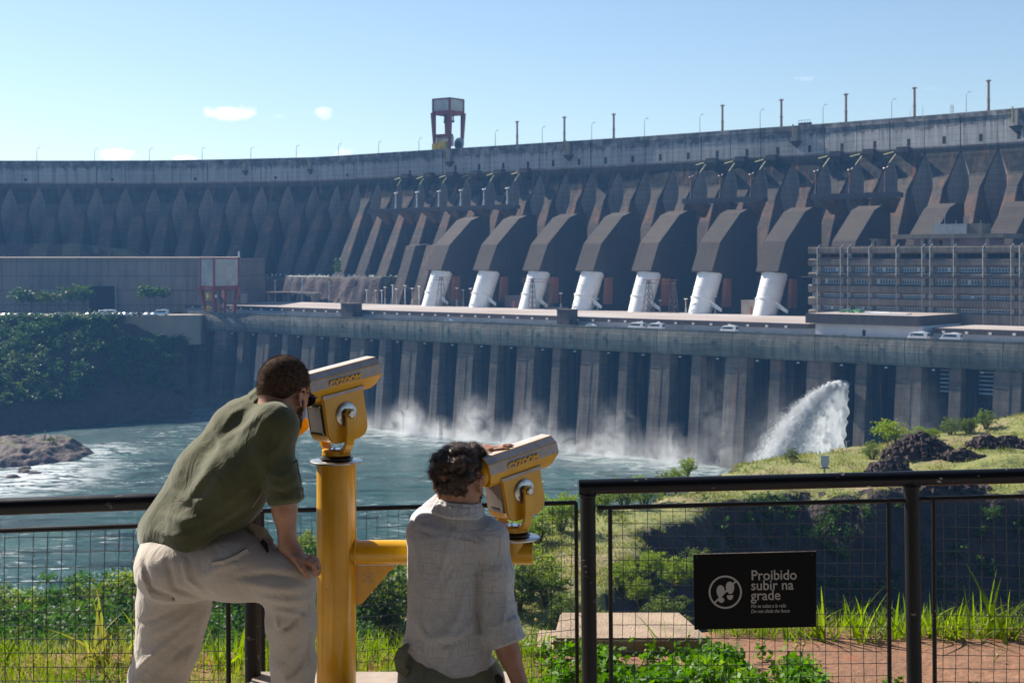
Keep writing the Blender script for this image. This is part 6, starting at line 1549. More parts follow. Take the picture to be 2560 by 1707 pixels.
    def obj(s, name, mat, parent, smooth_it=2, extra=None):
        V, F = s.mesh()
        if extra:
            for v, f in extra: F = np.vstack([F, f+len(V)]); V = np.vstack([V, v])
        if smooth_it:            # light Laplacian pass
            for _ in range(smooth_it):
                S_ = np.zeros_like(V); c = np.zeros(len(V)); 
                for i in range(4):
                    a, b = F[:, i], F[:, (i+1) % 4]
                    for k_ in range(3): S_[:, k_] += np.bincount(a, V[b, k_], len(V))
                    c += np.bincount(a, minlength=len(V))
                V = V*.5+.5*S_/np.maximum(c, 1)[:, None]
        org = tuple(parent.location); o = np_mesh(name, V-np.array(org), F, mat, parent=parent, smooth=True); return o
def clothmat(name, col, col2, weave=900, rough=.9, trans=0.0, cross=0, sheen=.3, wrinkle=.3):
    m, nt, b = newmat(name); P = pos_(nt)
    n1 = noise_(nt, P, 5, 4); n2 = noise_(nt, P, 140, 3, .7); c = mix_(nt, ramp_(nt, n1, .3, .7), col, col2)
    c = mix_(nt, math_(nt, 'MULTIPLY', ramp_(nt, n2, .4, .75), .25), c, tuple(x*.55 for x in col2))
    h = n2
    if cross:
        mx = N(nt, 'ShaderNodeMapping', {'Scale': (260,260,14)}); nt.links.new(P, mx.inputs[0]); mz = N(nt, 'ShaderNodeMapping', {'Scale': (12,12,260)}); nt.links.new(P, mz.inputs[0])
        a_, b2 = noise_(nt, mx.outputs[0], 1, 2), noise_(nt, mz.outputs[0], 1, 2)
        th = math_(nt, 'MAXIMUM', ramp_(nt, a_, .52, .66), ramp_(nt, b2, .54, .68)); c = mix_(nt, math_(nt, 'MULTIPLY', th, cross), c, tuple(x*.5 for x in col)); h = math_(nt, 'ADD', a_, b2)
    nt.links.new(c, b.inputs['Base Color']); b.inputs['Roughness'].default_value = rough; b.inputs['Sheen Weight'].default_value = sheen; b.inputs['Specular IOR Level'].default_value = .15
    mw = N(nt, 'ShaderNodeMapping', {'Scale': (1,1,.6), 'Rotation': (.4,.3,.2)}); nt.links.new(P, mw.inputs[0])
    wr = noise_(nt, mw.outputs[0], 11, 4, .55, 1.6); wr = math_(nt, 'ABSOLUTE', math_(nt, 'SUBTRACT', wr, .5))
    b1_ = N(nt, 'ShaderNodeBump', {'Height': math_(nt, 'POWER', math_(nt, 'SUBTRACT', 1.0, wr), 6.0), 'Strength': wrinkle, 'Distance': .010})
    b2_ = N(nt, 'ShaderNodeBump', {'Height': h, 'Strength': .35, 'Distance': .0012, 'Normal': b1_.outputs[0]}); nt.links.new(b2_.outputs[0], b.inputs['Normal'])
    if trans:
        tr = nt.nodes.new('ShaderNodeBsdfTranslucent'); nt.links.new(c, tr.inputs[0]); mx = nt.nodes.new('ShaderNodeMixShader'); mx.inputs[0].default_value = trans
        nt.links.new(b.outputs[0], mx.inputs[1]); nt.links.new(tr.outputs[0], mx.inputs[2]); nt.links.new(mx.outputs[0], nt.nodes['Material Output'].inputs[0])
    return m
def skinmat(name, col):
    m, nt, b = newmat(name); P = pos_(nt); c = mix_(nt, ramp_(nt, noise_(nt, P, 25, 4), .35, .65), col, tuple(x*.78 for x in col)); nt.links.new(c, b.inputs['Base Color'])
    b.inputs['Roughness'].default_value = .5; b.inputs['Subsurface Weight'].default_value = .12; b.inputs['Subsurface Scale'].default_value = .01; b.inputs['Subsurface Radius'].default_value = (1,.35,.2)
    bump_(nt, b, noise_(nt, P, 300, 2), .2, .0008); return m
M_skin1 = skinmat('tanned skin', (.46,.23,.14)); M_skin2 = skinmat('warm skin', (.43,.21,.125))
M_shirtG = clothmat('olive green linen', (.095,.095,.043), (.072,.074,.033), wrinkle=.2); M_shirtW = clothmat('white gauze cotton', (.66,.65,.66), (.56,.55,.56), trans=.15, cross=.5, wrinkle=.5)
M_trW = clothmat('cream linen', (.56,.485,.41), (.47,.405,.34), trans=.02); M_trG = clothmat('grey green twill', (.20,.20,.13), (.16,.16,.105))
M_hair = simple('dark brown hair', (.075,.040,.022), .38, var=.3, vs=60, obj=False); M_hairB = simple('cropped dark hair', (.12,.072,.05), .95, var=.35, vs=90, obj=False, bump=1, bs=500, bd=.003, spec=.15)
M_shade = simple('black sunglasses', (.01,.01,.012), .15)
M_dark = simple('dark pocket lining', (.012,.012,.010), .9)
def rotM(f, up=(0,0,1)):      # columns: forward, left, up
    f = np.array(f, float); f /= np.linalg.norm(f); u = np.array(up, float); l = np.cross(u, f); l /= np.linalg.norm(l); u = np.cross(f, l); return np.stack([f, l, u], 1)
def finger_field(Fl, joints_, r0): Fl.chain(joints_, [r0, r0*.95, r0*.86, r0*.72][:len(joints_)], .003)
def head_field(Fd, c, M, sc=1.0, jaw=True):
    """skull, face, jaw, nose, ears; M columns = face direction, left, up"""
    L = lambda x, y, z: np.array(c)+M @ (np.array([x, y, z])*sc)
    Fd.ell(L(-.010,0,.030), np.array((.096,.077,.088))*sc, M, .02)          # cranium
    Fd.ell(L(.030,0,-.035), np.array((.062,.060,.080))*sc, M, .03)          # face
    Fd.ell(L(.050,0,-.090), np.array((.034,.036,.026))*sc, M, .03)          # chin
    for y in (-1, 1):
        Fd.cone(L(-.005,y*.055,-.050), L(.050,y*.022,-.094), .024*sc, .018*sc, .03)   # jaw line
        Fd.ell(L(.066,y*.030,-.018), np.array((.020,.020,.016))*sc, M, .02)  # cheekbone
        Fd.cone(L(.078,y*.012,.012), L(.074,y*.042,.012), .010*sc, .009*sc, .014)     # brow
        Fd.ell(L(.083,y*.030,-.002), np.array((.008,.012,.008))*sc, M, .008, 'sub')   # eye socket
        Fd.ell(L(.074,y*.030,-.002), np.array((.012,.012,.010))*sc, M, .004)
        # ear: rim, lobe and hollow
        for w0 in range(7):
            a0, a1 = R(-100+w0*40), R(-60+w0*40); p = lambda a: L(-.012-math.cos(a)*.017, y*(.080+.006*abs(math.sin(a))+.006), -.012+math.sin(a)*.029)
            Fd.cone(p(a0), p(a1), .0052*sc, .0052*sc, .004)
        Fd.ell(L(-.008,y*.077,-.012), np.array((.016,.006,.024))*sc, M, .008)
        Fd.ell(L(-.003,y*.082,-.040), np.array((.008,.005,.009))*sc, M, .008)
    Fd.cone(L(.086,0,.004), L(.108,0,-.032), .008*sc, .0125*sc, .014)        # nose
    for y in (-1, 1): Fd.ell(L(.096,y*.012,-.036), np.array((.011,.008,.008))*sc, M, .008)
    Fd.cone(L(.084,-.020,-.064), L(.084,.020,-.064), .0075*sc, .0075*sc, .010); Fd.cone(L(.083,-.017,-.076), L(.083,.017,-.076), .008*sc, .008*sc, .010)
    return L
def strands(P, Nn, length, r, g, n_seg=1, curl=0, turns=1.0, grav=0.0, jit=.3):
    """hair strands rooted on points P leaving along Nn; three-sided ribbons"""
    n = len(P); d = Nn+g.normal(0, jit, Nn.shape); d /= np.linalg.norm(d, axis=1)[:, None]; a = np.cross(d, g.normal(size=d.shape)); a /= np.linalg.norm(a, axis=1)[:, None]; b = np.cross(d, a)
    ph = g.uniform(0, 6.28, n)[:, None]; Ln = length[:, None]; rows = []; sg = n_seg
    for k in range(sg+1):
        t = k/sg; w = ph+turns*6.28*t; cu = curl*min(1, t*3)
        c = P+d*Ln*t*(1 if not curl else .8)+(a*np.cos(w)+b*np.sin(w)-(a*np.cos(ph)+b*np.sin(ph)))*cu+np.array([0,0,-1.0])*grav*Ln*t*t; rr = r*(1-.75*t)
        for q in range(3): ang = 2.094*q+w*.5; rows.append(c+(a*np.cos(ang)+b*np.sin(ang))*rr)
    V = np.stack(rows, 1); m = (sg+1)*3; F = []; base = np.arange(n)[:, None]*m
    for k in range(sg):
        for q in range(3): q2 = (q+1) % 3; F.append(np.concatenate([base+3*k+q, base+3*k+q2, base+3*k+3+q2, base+3*k+3+q], 1))
    return V.reshape(-1, 3), np.vstack(F)

# ------------------------------------------------------------------ man in green
p1 = thing('person', 'man with cropped hair in an olive green shirt bending over the tall viewer, foot raised', 'person', (-1.1,4.6,-1.95))
hc = DP(652, 900, 4.60); Yh = 4.60
fM = rotM((.46,.85,-.30), (.20,.30,1.0))
B = Field((-1.36,4.16,-2.0), (-.57,5.15,-.27), .0072)
L1 = head_field(B, hc, fM, .96)
neck = DP(612, 948, 4.60); B.cone(hc+fM @ np.array((-.035,0,-.045)), neck, .056, .062, .03)
lsh, rsh = DP(555, 968, 4.74), DP(632, 978, 4.47); chest = DP(560, 1020, 4.61); pel = DP(418, 1262, 4.60)
B.chain([neck, chest, pel], [.055, .09, .09], .04); B.cone(lsh, rsh, .055, .055, .04)
elb, wri, hnd = DP(648, 1112, 4.44), DP(662, 1252, 4.42), DP(690, 1283, 4.40)
B.chain([rsh, elb, wri, hnd+np.array((-.01,0,.008))], [.05, .040, .028, .027], .02); B.cone(elb, (elb+wri)/2+np.array((-.002,0,.01)), .041, .037, .02)
lelb, lwri = DP(585, 1060, 4.95), DP(600, 1110, 5.0); B.chain([lsh, lelb, lwri], [.05, .04, .028], .02)
kn = DP(668, 1338, 4.44); rft = DP(668, 1640, 4.50); hipR, hipL = DP(440, 1300, 4.49), DP(400, 1305, 4.66); lk, lft = DP(388, 1470, 4.68), DP(335, 1830, 4.72)
B.chain([hipR, kn, rft], [.09, .062, .045], .02); B.chain([hipL, lk, lft], [.09, .065, .045], .02)
# hand laid on the knee, finer grid joined into the same mesh
H = Field(hnd-np.array((.09,.09,.08)), hnd+np.array((.09,.09,.07)), .0034)
H.cone(wri, hnd+np.array((-.012,0,.006)), .026, .023, .012); H.ell(hnd+np.array((.002,.0,.0)), (.040,.036,.019), rotM((.88,.12,-.45)), .012)
kn_ = [(.028,-.026,-.002), (.034,-.010,.004), (.033,.008,.004), (.026,.024,.0)]
for j, (a, b_, c_) in enumerate(kn_):
    q0 = hnd+np.array((a,b_,c_)); L_ = (.9,1.05,1.0,.82)[j]; sp = (-.14,-.03,.06,.15)[j]
    q1 = q0+np.array((.017,sp*.01,-.012))*L_; q2 = q1+np.array((.006,0,-.021))*L_; q3 = q2+np.array((-.001,0,-.014))*L_; finger_field(H, [q0, q1, q2, q3], .0092)
q0 = hnd+np.array((-.004,-.030,-.004)); finger_field(H, [q0, q0+np.array((.014,-.010,-.016)), q0+np.array((.026,-.010,-.030)), q0+np.array((.032,-.006,-.043))], .0100)
B.cut((0,0,-1.97), (0,0,1))
b1 = B.obj('body', M_skin1, p1, 2, [H.mesh()])
# feet in shoes
for (c0_, dr, nm) in ((rft+np.array((.06,.02,-.02)), (.8,.45,0), 'shoe'), (lft+np.array((.05,.03,-.02)), (.75,.6,0), 'shoe')):
    S_ = Field(c0_-.2, c0_+.2, .008); d_ = np.array(dr)/np.linalg.norm(dr); z0 = -1.45 if c0_[2] > -1.6 else -1.95
    a = np.array((c0_[0],c0_[1],z0+.045)); S_.cone(a-d_*.06, a+d_*.10, .045, .036, .03); S_.cone(a-d_*.04, a+np.array((0,0,.05))-d_*.03, .045, .045, .03); S_.cut((0,0,z0+.002), (0,0,1)); S_.obj(nm, M_dark, p1, 1)
# hair: cropped cap with thousands of short hairs
def hair_cap(parent, L, M, c, mat, thick, res, dens, length, hl, seed, shape, name='hair', r=.0009):
    Fd = Field(c-.16, c+.16, res); shape(Fd, L, M, thick); o = Fd.obj(name, mat, parent, 2)
    me = o.data; n = len(me.vertices); co = np.empty(n*3, np.float32); me.vertices.foreach_get('co', co); co = co.reshape(-1, 3)+np.array(parent.location)
    nr = np.empty(n*3, np.float32); me.vertices.foreach_get('normal', nr); nr = nr.reshape(-1, 3)
    return o, co, nr
def shape1(Fd, L, M, th):
    Fd.ell(L(-.011,0,.031), np.array((.096,.077,.088))*.96+th, M, .01)
    Fd.ell(L(-.050,0,-.020), np.array((.046,.058,.046))*.96+th*.6, M, .02)
    # hairline: cut away face and neck
    p = L(.056,0,.055); Fd.cut(p, -(M[:, 0]*.80-M[:, 2]*.12)+0*M[:, 2]); p = L(-.06,0,-.082); Fd.cut(p, M[:, 2]*.9-M[:, 0]*.15)
    for y in (-1, 1): Fd.cone(L(.014,y*.088,-.060), L(.012,y*.090,-.006), .036, .028, .004, 'sub'); Fd.ell(L(.062,y*.07,-.02), (.045,.04,.05), M, .006, 'sub')
o, co, nr = hair_cap(p1, L1, fM, hc, M_hairB, .0015, .005, 0, 0, 0, 3, shape1)
g = np.random.default_rng(4); ii = g.integers(0, len(co), 30000); jt = g.normal(0, .0022, (len(ii), 3)); V, F = strands(co[ii]+jt, nr[ii], g.uniform(.001, .003, len(ii)), .0005, g, 1, jit=.35)
np_mesh('hair_stubble', V-np.array(p1.location), F, M_hairB, parent=p1)
# beard
Fd = Field(hc-.16, hc+.16, .005)
for y in (-1, 1): Fd.cone(L1(.0,y*.060,-.040), L1(.045,y*.030,-.095), .022, .024, .02); Fd.cone(L1(.006,y*.066,-.01), L1(.0,y*.062,-.05), .010, .018, .015)
Fd.ell(L1(.058,0,-.094), (.036,.038,.028), fM, .02); Fd.ell(L1(.075,0,-.070), (.022,.032,.022), fM, .02); Fd.ell(L1(.080,0,-.067), (.02,.018,.007), fM, .005, 'sub')
V, F = Fd.mesh(); g = np.random.default_rng(6)
me = bpy.data.meshes.new('t'); me.from_pydata(V.tolist(), [], F.tolist()); me.update(); nr = np.empty(len(V)*3, np.float32); me.vertices.foreach_get('normal', nr); nr = nr.reshape(-1, 3); bpy.data.meshes.remove(me)
ii = g.integers(0, len(V), 9000); Vs, Fs = strands(V[ii]-nr[ii]*.004+g.normal(0, .002, (len(ii), 3)), nr[ii], g.uniform(.006, .011, len(ii)), .0007, g, 1, jit=.6)
np_mesh('beard', Vs-np.array(p1.location), Fs, M_hair, parent=p1)
# sunglasses
mb = MB()
for y in (-1, 1): mb.tube([Vector(L1(-.018,y*.083,.004)), Vector(L1(.02,y*.082,.010)), Vector(L1(.086,y*.066,.010))], .0028, 6)
mb.tube([Vector(L1(.102,y*.064,.008)) for y in (-1,-.5,0,.5,1)], .003, 6)
for y in (-1, 1):
    c_ = Vector(L1(.100,y*.034,-.004)); ax, ay = Vector(fM[:, 1]), Vector(fM[:, 2]); n = 16; ring = [c_+ax*(math.cos(k*.3927)*.027)+ay*(math.sin(k*.3927)*.021) for k in range(n)]; mb.add(ring+[r_+Vector(fM[:, 0])*.003 for r_ in ring], [tuple(range(n)), tuple(reversed(range(n, 2*n)))]+[(k, (k+1) % n, (k+1) % n+n, k+n) for k in range(n)])
q = mb.build('sunglasses', M_shade, None, origin=p1.location); q.parent = p1; q.location = (0,0,0)
# shirt
Fd = Field((-1.42,4.12,-1.02), (-.58,5.12,-.36), .0058)
Fd.chain([DP(594,952,4.60), DP(565,992,4.61), DP(494,1100,4.60), DP(425,1215,4.60)], [.068,.108,.128,.135], .04)
Fd.chain([lsh+np.array((-.004,0,.0)), DP(480,1085,4.70), DP(392,1222,4.68)], [.070,.095,.088], .05); Fd.chain([rsh, DP(545,1100,4.49), DP(455,1225,4.50)], [.070,.095,.10], .05)
Fd.cone(lsh, DP(594,945,4.66), .060, .048, .035); Fd.cone(rsh, DP(598,958,4.55), .060, .046, .035)
Fd.chain([rsh, DP(628,1056,4.45), DP(645,1100,4.43), DP(652,1146,4.43)], [.064,.060,.055,.052], .03)
Fd.chain([lsh, DP(575,1010,4.88), lelb, DP(595,1085,4.98)], [.066,.058,.054,.048], .03)
Fd.cone(DP(560,1150,4.52), DP(520,1205,4.52), .055, .05, .05)
# flared hem
Fd.chain([DP(372,1222,4.70), DP(400,1240,4.60), DP(455,1230,4.48)], [.075,.085,.075], .05)
# rolled cuff
cd = wri-elb; cd /= np.linalg.norm(cd); cc = DP(655,1135,4.43)
for w in range(12):
    e1 = np.cross(cd, (0,1,0)); e1 /= np.linalg.norm(e1); e2 = np.cross(cd, e1); a0, a1 = w*.5236, (w+1)*.5236
    for off, rr in ((-.008,.010), (.012,.011)): Fd.cone(cc+cd*off+(e1*math.cos(a0)+e2*math.sin(a0))*.049, cc+cd*off+(e1*math.cos(a1)+e2*math.sin(a1))*.049, rr, rr, .006)
# folds
fo = [((478,968),(500,1000),(520,1050),.013,.010,4.5),((600,952),(560,985),(515,1010),.012,.010,4.5),((628,948),(600,975),(590,1000),.010,.009,4.45),((560,935),(535,950),(510,985),.010,.008,4.55),
 ((612,1010),(575,1060),(560,1120),.016,.010,4.40),((630,1060),(600,1100),(600,1150),.010,-.008,4.38),((520,1010),(470,1090),(430,1150),.018,.009,4.5),((590,1090),(540,1140),(480,1180),.016,.009,4.42),((585,1130),(530,1180),(470,1215),.012,.009,4.40),
 ((575,1165),(520,1205),(460,1240),.012,-.009,4.40),((400,1130),(430,1150),(470,1150),.012,.008,4.45),((370,1180),(420,1195),(480,1185),.011,.008,4.44),((350,1215),(400,1230),(440,1225),.010,.007,4.44),((510,1080),(450,1140),(400,1190),.014,-.007,4.44),
 ((655,1000),(640,1030),(620,1045),.010,.008,4.38),((670,1080),(648,1095),(622,1090),.008,.008,4.37),((676,1105),(650,1118),(625,1112),.007,.008,4.37),((680,1125),(655,1132),(628,1128),.006,-.007,4.37),((606,1090),(612,1120),(605,1150),.009,-.008,4.40)]
Fd.folds(fo, .95, .75)
Fd.noise(.0007, .10, 5); Fd.noise(.0005, .03, 6)
# armhole, neck opening and hem
Fd.cut(DP(668,1152,4.43), -cd)  if False else None
X, Yg_, Z = Fd._grid((slice(None),)*3)
u_ = 1176+X/Yg_*3267; v_ = 601.8-Z/Yg_*3267
hem = np.interp(u_, [250,322,345,385,430,470,500,545,600], [1250,1258,1263,1271,1270,1255,1228,1218,1195])
side = (u_ < 604) & (v_ > hem); dcut = (v_-hem)*.0014; Fd.D = np.where(u_ < 604, np.maximum(Fd.D, np.clip(dcut, -.05, .05).astype(np.float32)), Fd.D)
d2 = ((X-elb[0])*cd[0]+(Yg_-elb[1])*cd[1]+(Z-elb[2])*cd[2]); L_e = float(((DP(657,1158,4.43)-elb)@cd)); Fd.D = np.where((u_ >= 604) & (v_ > 1100), np.maximum(Fd.D, (d2-L_e).astype(np.float32)), Fd.D)
Fd.obj('shirt', M_shirtG, p1, 1)
# collar
cf = (neck-hc); cf /= np.linalg.norm(cf); Cn = Field(neck-.16, neck+.16, .0045); e1 = np.cross(cf, fM[:, 1]); e1 /= np.linalg.norm(e1); e2 = np.cross(cf, e1)
cpt = hc+(neck-hc)*.80
for w in range(16):
    a0, a1 = w*.3927, (w+1)*.3927; f = lambda a, h, rr: cpt-cf*h+(e1*math.cos(a)*rr*1.0+e2*math.sin(a)*rr)
    for h in (0,.008,.016,.024,.032): Cn.cone(f(a0,h,.076-h*.25), f(a1,h,.076-h*.25), .0042, .0042, .006)
    Cn.cone(f(a0,.034,.070), f(a1,.034,.070), .0052, .0052, .004)
    for h in (.028,.02,.012,.004,-.004): Cn.cone(f(a0,h,.082-h*.2), f(a1,h,.082-h*.2), .0032, .0032, .005)
Cn.obj('collar', M_shirtG, p1, 1)
mb = MB(); pts = [DP(682,1058,4.40), DP(686,1085,4.385), DP(692,1108,4.38), DP(688,1130,4.385)]; mb.tube([Vector(p) for p in pts], .0022, 5)
mb.tube([Vector(DP(682,1056,4.41)), Vector(DP(672,1066,4.40))], .004, 6); q = mb.build('sleeve_tab', M_shirtG, None, origin=p1.location); q.parent = p1; q.location = (0,0,0)
mb = MB(); mb.lathe([(.006,0),(.006,.003),(.004,.004)], Vector(DP(607,1122,4.43)), 10, (0,-1,0)); mb.tube([Vector(DP(612,1112,4.43)), Vector(DP(600,1135,4.43)), Vector(DP(580,1165,4.43))], .0016, 4); q = mb.build('button', M_tan, None, origin=p1.location); q.parent = p1; q.location = (0,0,0)
# trousers
T = Field((-1.42,4.10,-1.99), (-.60,4.98,-.84), .0066)
T.ell(DP(425,1290,4.58), (.150,.165,.115), None, .05); T.ell(DP(374,1316,4.52), (.074,.09,.078), None, .06); T.ell(DP(400,1320,4.67), (.10,.10,.10), None, .05)
T.chain([DP(440,1298,4.49), DP(545,1306,4.46), DP(640,1322,4.44), DP(664,1338,4.43)], [.106,.094,.077,.076], .045)
T.chain([DP(664,1338,4.43), DP(669,1430,4.45), DP(674,1520,4.47), DP(672,1625,4.49)], [.079,.073,.066,.070], .035)
T.chain([DP(405,1330,4.66), DP(398,1400,4.67), DP(386,1480,4.67), DP(362,1560,4.69), DP(335,1680,4.71), DP(322,1800,4.72)], [.122,.112,.098,.088,.086,.088], .04)
T.cone(DP(410,1235,4.60), DP(500,1240,4.56), .10, .09, .05)
T.cone(DP(545,1245,4.52), DP(590,1275,4.48), .05, .05, .04)
tf = [((330,1290),(345,1350),(440,1385),.012,-.012,4.44),((325,1310),(350,1372),(450,1382),.010,.011,4.44),((385,1290),(400,1350),(470,1378),.012,-.010,4.38),((420,1280),(432,1330),(480,1368),.012,.008,4.37),
 ((700,1350),(640,1350),(560,1340),.016,.008,4.36),((690,1330),(620,1318),(540,1325),.012,-.007,4.36),((710,1375),(660,1380),(600,1370),.014,.009,4.37),((560,1290),(500,1300),(460,1330),.014,.007,4.37),
 ((706,1420),(670,1405),(625,1400),.012,.009,4.37),((640,1450),(660,1440),(700,1400),.010,-.010,4.37),((632,1410),(640,1440),(655,1450),.010,.010,4.38),((700,1480),(670,1500),(640,1540),.012,.008,4.38),((712,1450),(690,1520),(665,1560),.012,-.008,4.38),((690,1540),(660,1560),(640,1600),.012,.009,4.40),
 ((340,1460),(390,1440),(450,1400),.014,.008,4.55),((310,1540),(350,1505),(430,1440),.014,.011,4.56),((330,1560),(380,1520),(450,1470),.014,-.010,4.56),((322,1430),(360,1420),(420,1390),.012,-.007,4.55),((300,1568),(340,1545),(400,1500),.012,.010,4.58),((470,1400),(450,1470),(420,1540),.014,.007,4.57)]
T.folds(tf, .7, 1.5)
T.noise(.0010, .12, 8); T.noise(.0007, .035, 9); T.cut((0,0,-1.93), (0,0,1)); T.obj('trousers', M_trW, p1, 1)
def strip(name, pts, wdt, mat, parent, th=.003, nrm=(0,-1,0)):
    mb = MB(); P_ = [Vector(p) for p in pts]; n = len(P_); vs = []
    for i, p in enumerate(P_):
        d = (P_[min(i+1, n-1)]-P_[max(i-1, 0)]).normalized(); s_ = d.cross(Vector(nrm)).normalized(); w = wdt[i] if isinstance(wdt, list) else wdt
        vs += [p+s_*w/2, p-s_*w/2, p-s_*w/2+Vector(nrm)*th, p+s_*w/2+Vector(nrm)*th]
    fs = [(0,1,2,3), tuple(4*(n-1)+k for k in (3,2,1,0))]
    for i in range(n-1):
        for k in range(4): fs.append((4*i+k, 4*i+(k+1) % 4, 4*i+4+(k+1) % 4, 4*i+4+k))
    mb.add(vs, fs); q = mb.build(name, mat, None, origin=parent.location); q.parent = parent; q.location = (0,0,0); return q
# pocket welt and loop on the trousers: laid on the cloth by casting rays
bpy.context.view_layer.update()
def on_cloth(ob, u, v, lift=.002):
    o_ = Vector((0,0,0)); d = atd(u, v, 1.0).normalized(); mw = ob.matrix_world.inverted(); ok, loc, nn, fi = ob.ray_cast(mw @ o_, (mw.to_3x3() @ d).normalized())
    return np.array((ob.matrix_world @ loc)-d*lift) if ok else DP(u, v, 4.5)
trs = [c for c in p1.children if c.name.startswith('trousers')][0]; shr = [c for c in p1.children if c.name.startswith('shirt')][0]
strip('pocket_welt', [on_cloth(trs, *q) for q in ((488,1296),(515,1292),(543,1280),(570,1264))], .016, M_trW, p1, .003)
strip('pocket_slit', [on_cloth(trs, *q) for q in ((486,1291),(514,1287),(542,1274),(567,1259))], .0035, M_dark, p1, .0025)
strip('side_seam', [on_cloth(trs, *q, .0005) for q in ((706,1340),(712,1400),(713,1460),(712,1530))], .003, M_trW, p1, .002)
strip('belt_loop', [DP(309,1292,4.62), DP(316,1283,4.60), DP(328,1281,4.58)], .018, M_trW, p1, .006)
strip('shirt_seam', [on_cloth(shr, *q, .0004) for q in ((590,915),(606,925),(628,940),(634,960),(622,1000),(612,1050),(614,1090))], .0028, M_shirtG, p1, .0012)
strip('hem_seam', [on_cloth(shr, *q, .0004) for q in ((324,1249),(350,1257),(385,1263),(428,1262),(466,1247))], .0025, M_shirtG, p1, .0012)
# folded waistband flap
mb = MB(); fl_p = [DP(556,1218,4.52), DP(575,1212,4.50), DP(600,1222,4.47), DP(615,1245,4.45), DP(620,1268,4.44)]; strip('waistband', fl_p, [.02,.03,.036,.036,.02], M_trW, p1, .006, (.35,-.9,.2))
strip('pocket_opening', [on_cloth(trs, *q) for q in ((598,1243),(608,1256),(616,1268))], [.022,.03,.004], M_dark, p1, .002)

# ------------------------------------------------------------------ man in white
p2 = thing('person', 'man with curly dark hair in a white gauze shirt crouching at the lower viewer', 'person', (-.2,4.7,-1.95))
E2 = 4.70; hc2 = DP(1056, 1100, 4.72); fM2 = rotM((.40,.91,-.05), (0,.05,1))
B = Field((-.50,4.30,-2.0), (.35,5.22,-.55), .0072); L2 = head_field(B, hc2, fM2, .97)
nk2 = DP(1052, 1172, 4.70); B.cone(hc2+fM2 @ np.array((-.03,0,-.05)), nk2, .054, .060, .03)
ls2, rs2 = DP(985, 1218, 4.74), DP(1122, 1236, 4.68); B.chain([nk2, DP(1040,1300,4.74), DP(1035,1500,4.74)], [.05,.07,.07], .04); B.cone(ls2, rs2, .05, .05, .04)
re_, rw_, rh_ = DP(1148,1440,4.64), DP(1194,1568,4.60), DP(1212,1625,4.56); B.chain([rs2, re_, rw_], [.046,.040,.027], .02); B.cone(re_, (re_+rw_)/2, .041,.035,.02)
le_, lw_, lh_ = DP(1000,1188,5.02), DP(1096,1046,4.86), DP(1114,1033,4.81); B.chain([ls2, le_, lw_], [.046,.038,.026], .02); B.cone(le_, (le_+lw_)/2, .038,.034,.02)
B.chain([DP(1000,1560,4.72), DP(960,1700,4.50), DP(1000,1830,4.80)], [.09,.065,.05], .03); B.chain([DP(1080,1570,4.70), DP(1120,1720,4.95), DP(1090,1830,4.80)], [.09,.065,.05], .03)
B.cut((0,0,-1.97), (0,0,1))
H = Field(lh_-np.array((.07,.07,.06)), lh_+np.array((.10,.07,.06)), .0034); H.cone(lw_, lh_, .024, .020, .012); H.ell(lh_+np.array((.008,-.002,.0)), (.036,.034,.014), rotM((.97,0,.2)), .01)
for j, (b_, L_, up_) in enumerate([(-.026,.82,.0),(-.010,.98,.004),(.008,1.04,.005),(.024,.95,.002)]):
    q0 = lh_+np.array((.036,b_,.002)); q1 = q0+np.array((.026,b_*.10,.004+up_))*L_; q2 = q1+np.array((.020,b_*.05,-.001+up_*.5))*L_; q3 = q2+np.array((.016,0,-.004))*L_; finger_field(H, [q0, q1, q2, q3], .0086)
q0 = lh_+np.array((-.002,-.030,-.004)); finger_field(H, [q0, q0+np.array((.022,-.016,-.006)), q0+np.array((.040,-.022,-.012)), q0+np.array((.052,-.024,-.018))], .0098)
H2 = Field(rh_-.09, rh_+.09, .0042); H2.cone(rw_, rh_+np.array((-.002,0,.012)), .026, .022, .012); H2.ell(rh_, (.028,.036,.038), None, .012)
for j, yy in enumerate((-.027,-.010,.008,.025)):
    q0 = rh_+np.array((.004,yy,-.03)); L_ = (.85,1,1,.85)[j]; q1 = q0+np.array((.008,0,-.026))*L_; q2 = q1+np.array((-.006,0,-.022))*L_; q3 = q2+np.array((-.012,0,-.014))*L_; finger_field(H2, [q0, q1, q2, q3], .009)
q0 = rh_+np.array((-.012,-.028,.0)); finger_field(H2, [q0, q0+np.array((-.012,-.014,-.022)), q0+np.array((-.014,-.016,-.044)), q0+np.array((-.012,-.012,-.058))], .0105)
B.obj('body', M_skin2, p2, 2, [H.mesh(), H2.mesh()])
Fd = Field(hc2-.16, hc2+.16, .0058)
for y in (-1, 1): Fd.cone(L2(.0,y*.060,-.045), L2(.045,y*.030,-.095), .020, .023, .02); Fd.cone(L2(.008,y*.066,-.01), L2(.0,y*.062,-.05), .008, .014, .015)
Fd.ell(L2(.058,0,-.094), (.034,.036,.026), fM2, .02); V, F = Fd.mesh(); g = np.random.default_rng(16)
me = bpy.data.meshes.new('t'); me.from_pydata(V.tolist(), [], F.tolist()); me.update(); nr = np.empty(len(V)*3, np.float32); me.vertices.foreach_get('normal', nr); nr = nr.reshape(-1, 3); bpy.data.meshes.remove(me)
ii = g.integers(0, len(V), 5000); Vs, Fs = strands(V[ii]-nr[ii]*.003+g.normal(0, .002, (len(ii), 3)), nr[ii], g.uniform(.005, .009, len(ii)), .0007, g, 1, jit=.6); np_mesh('beard', Vs-np.array(p2.location), Fs, M_hair, parent=p2)
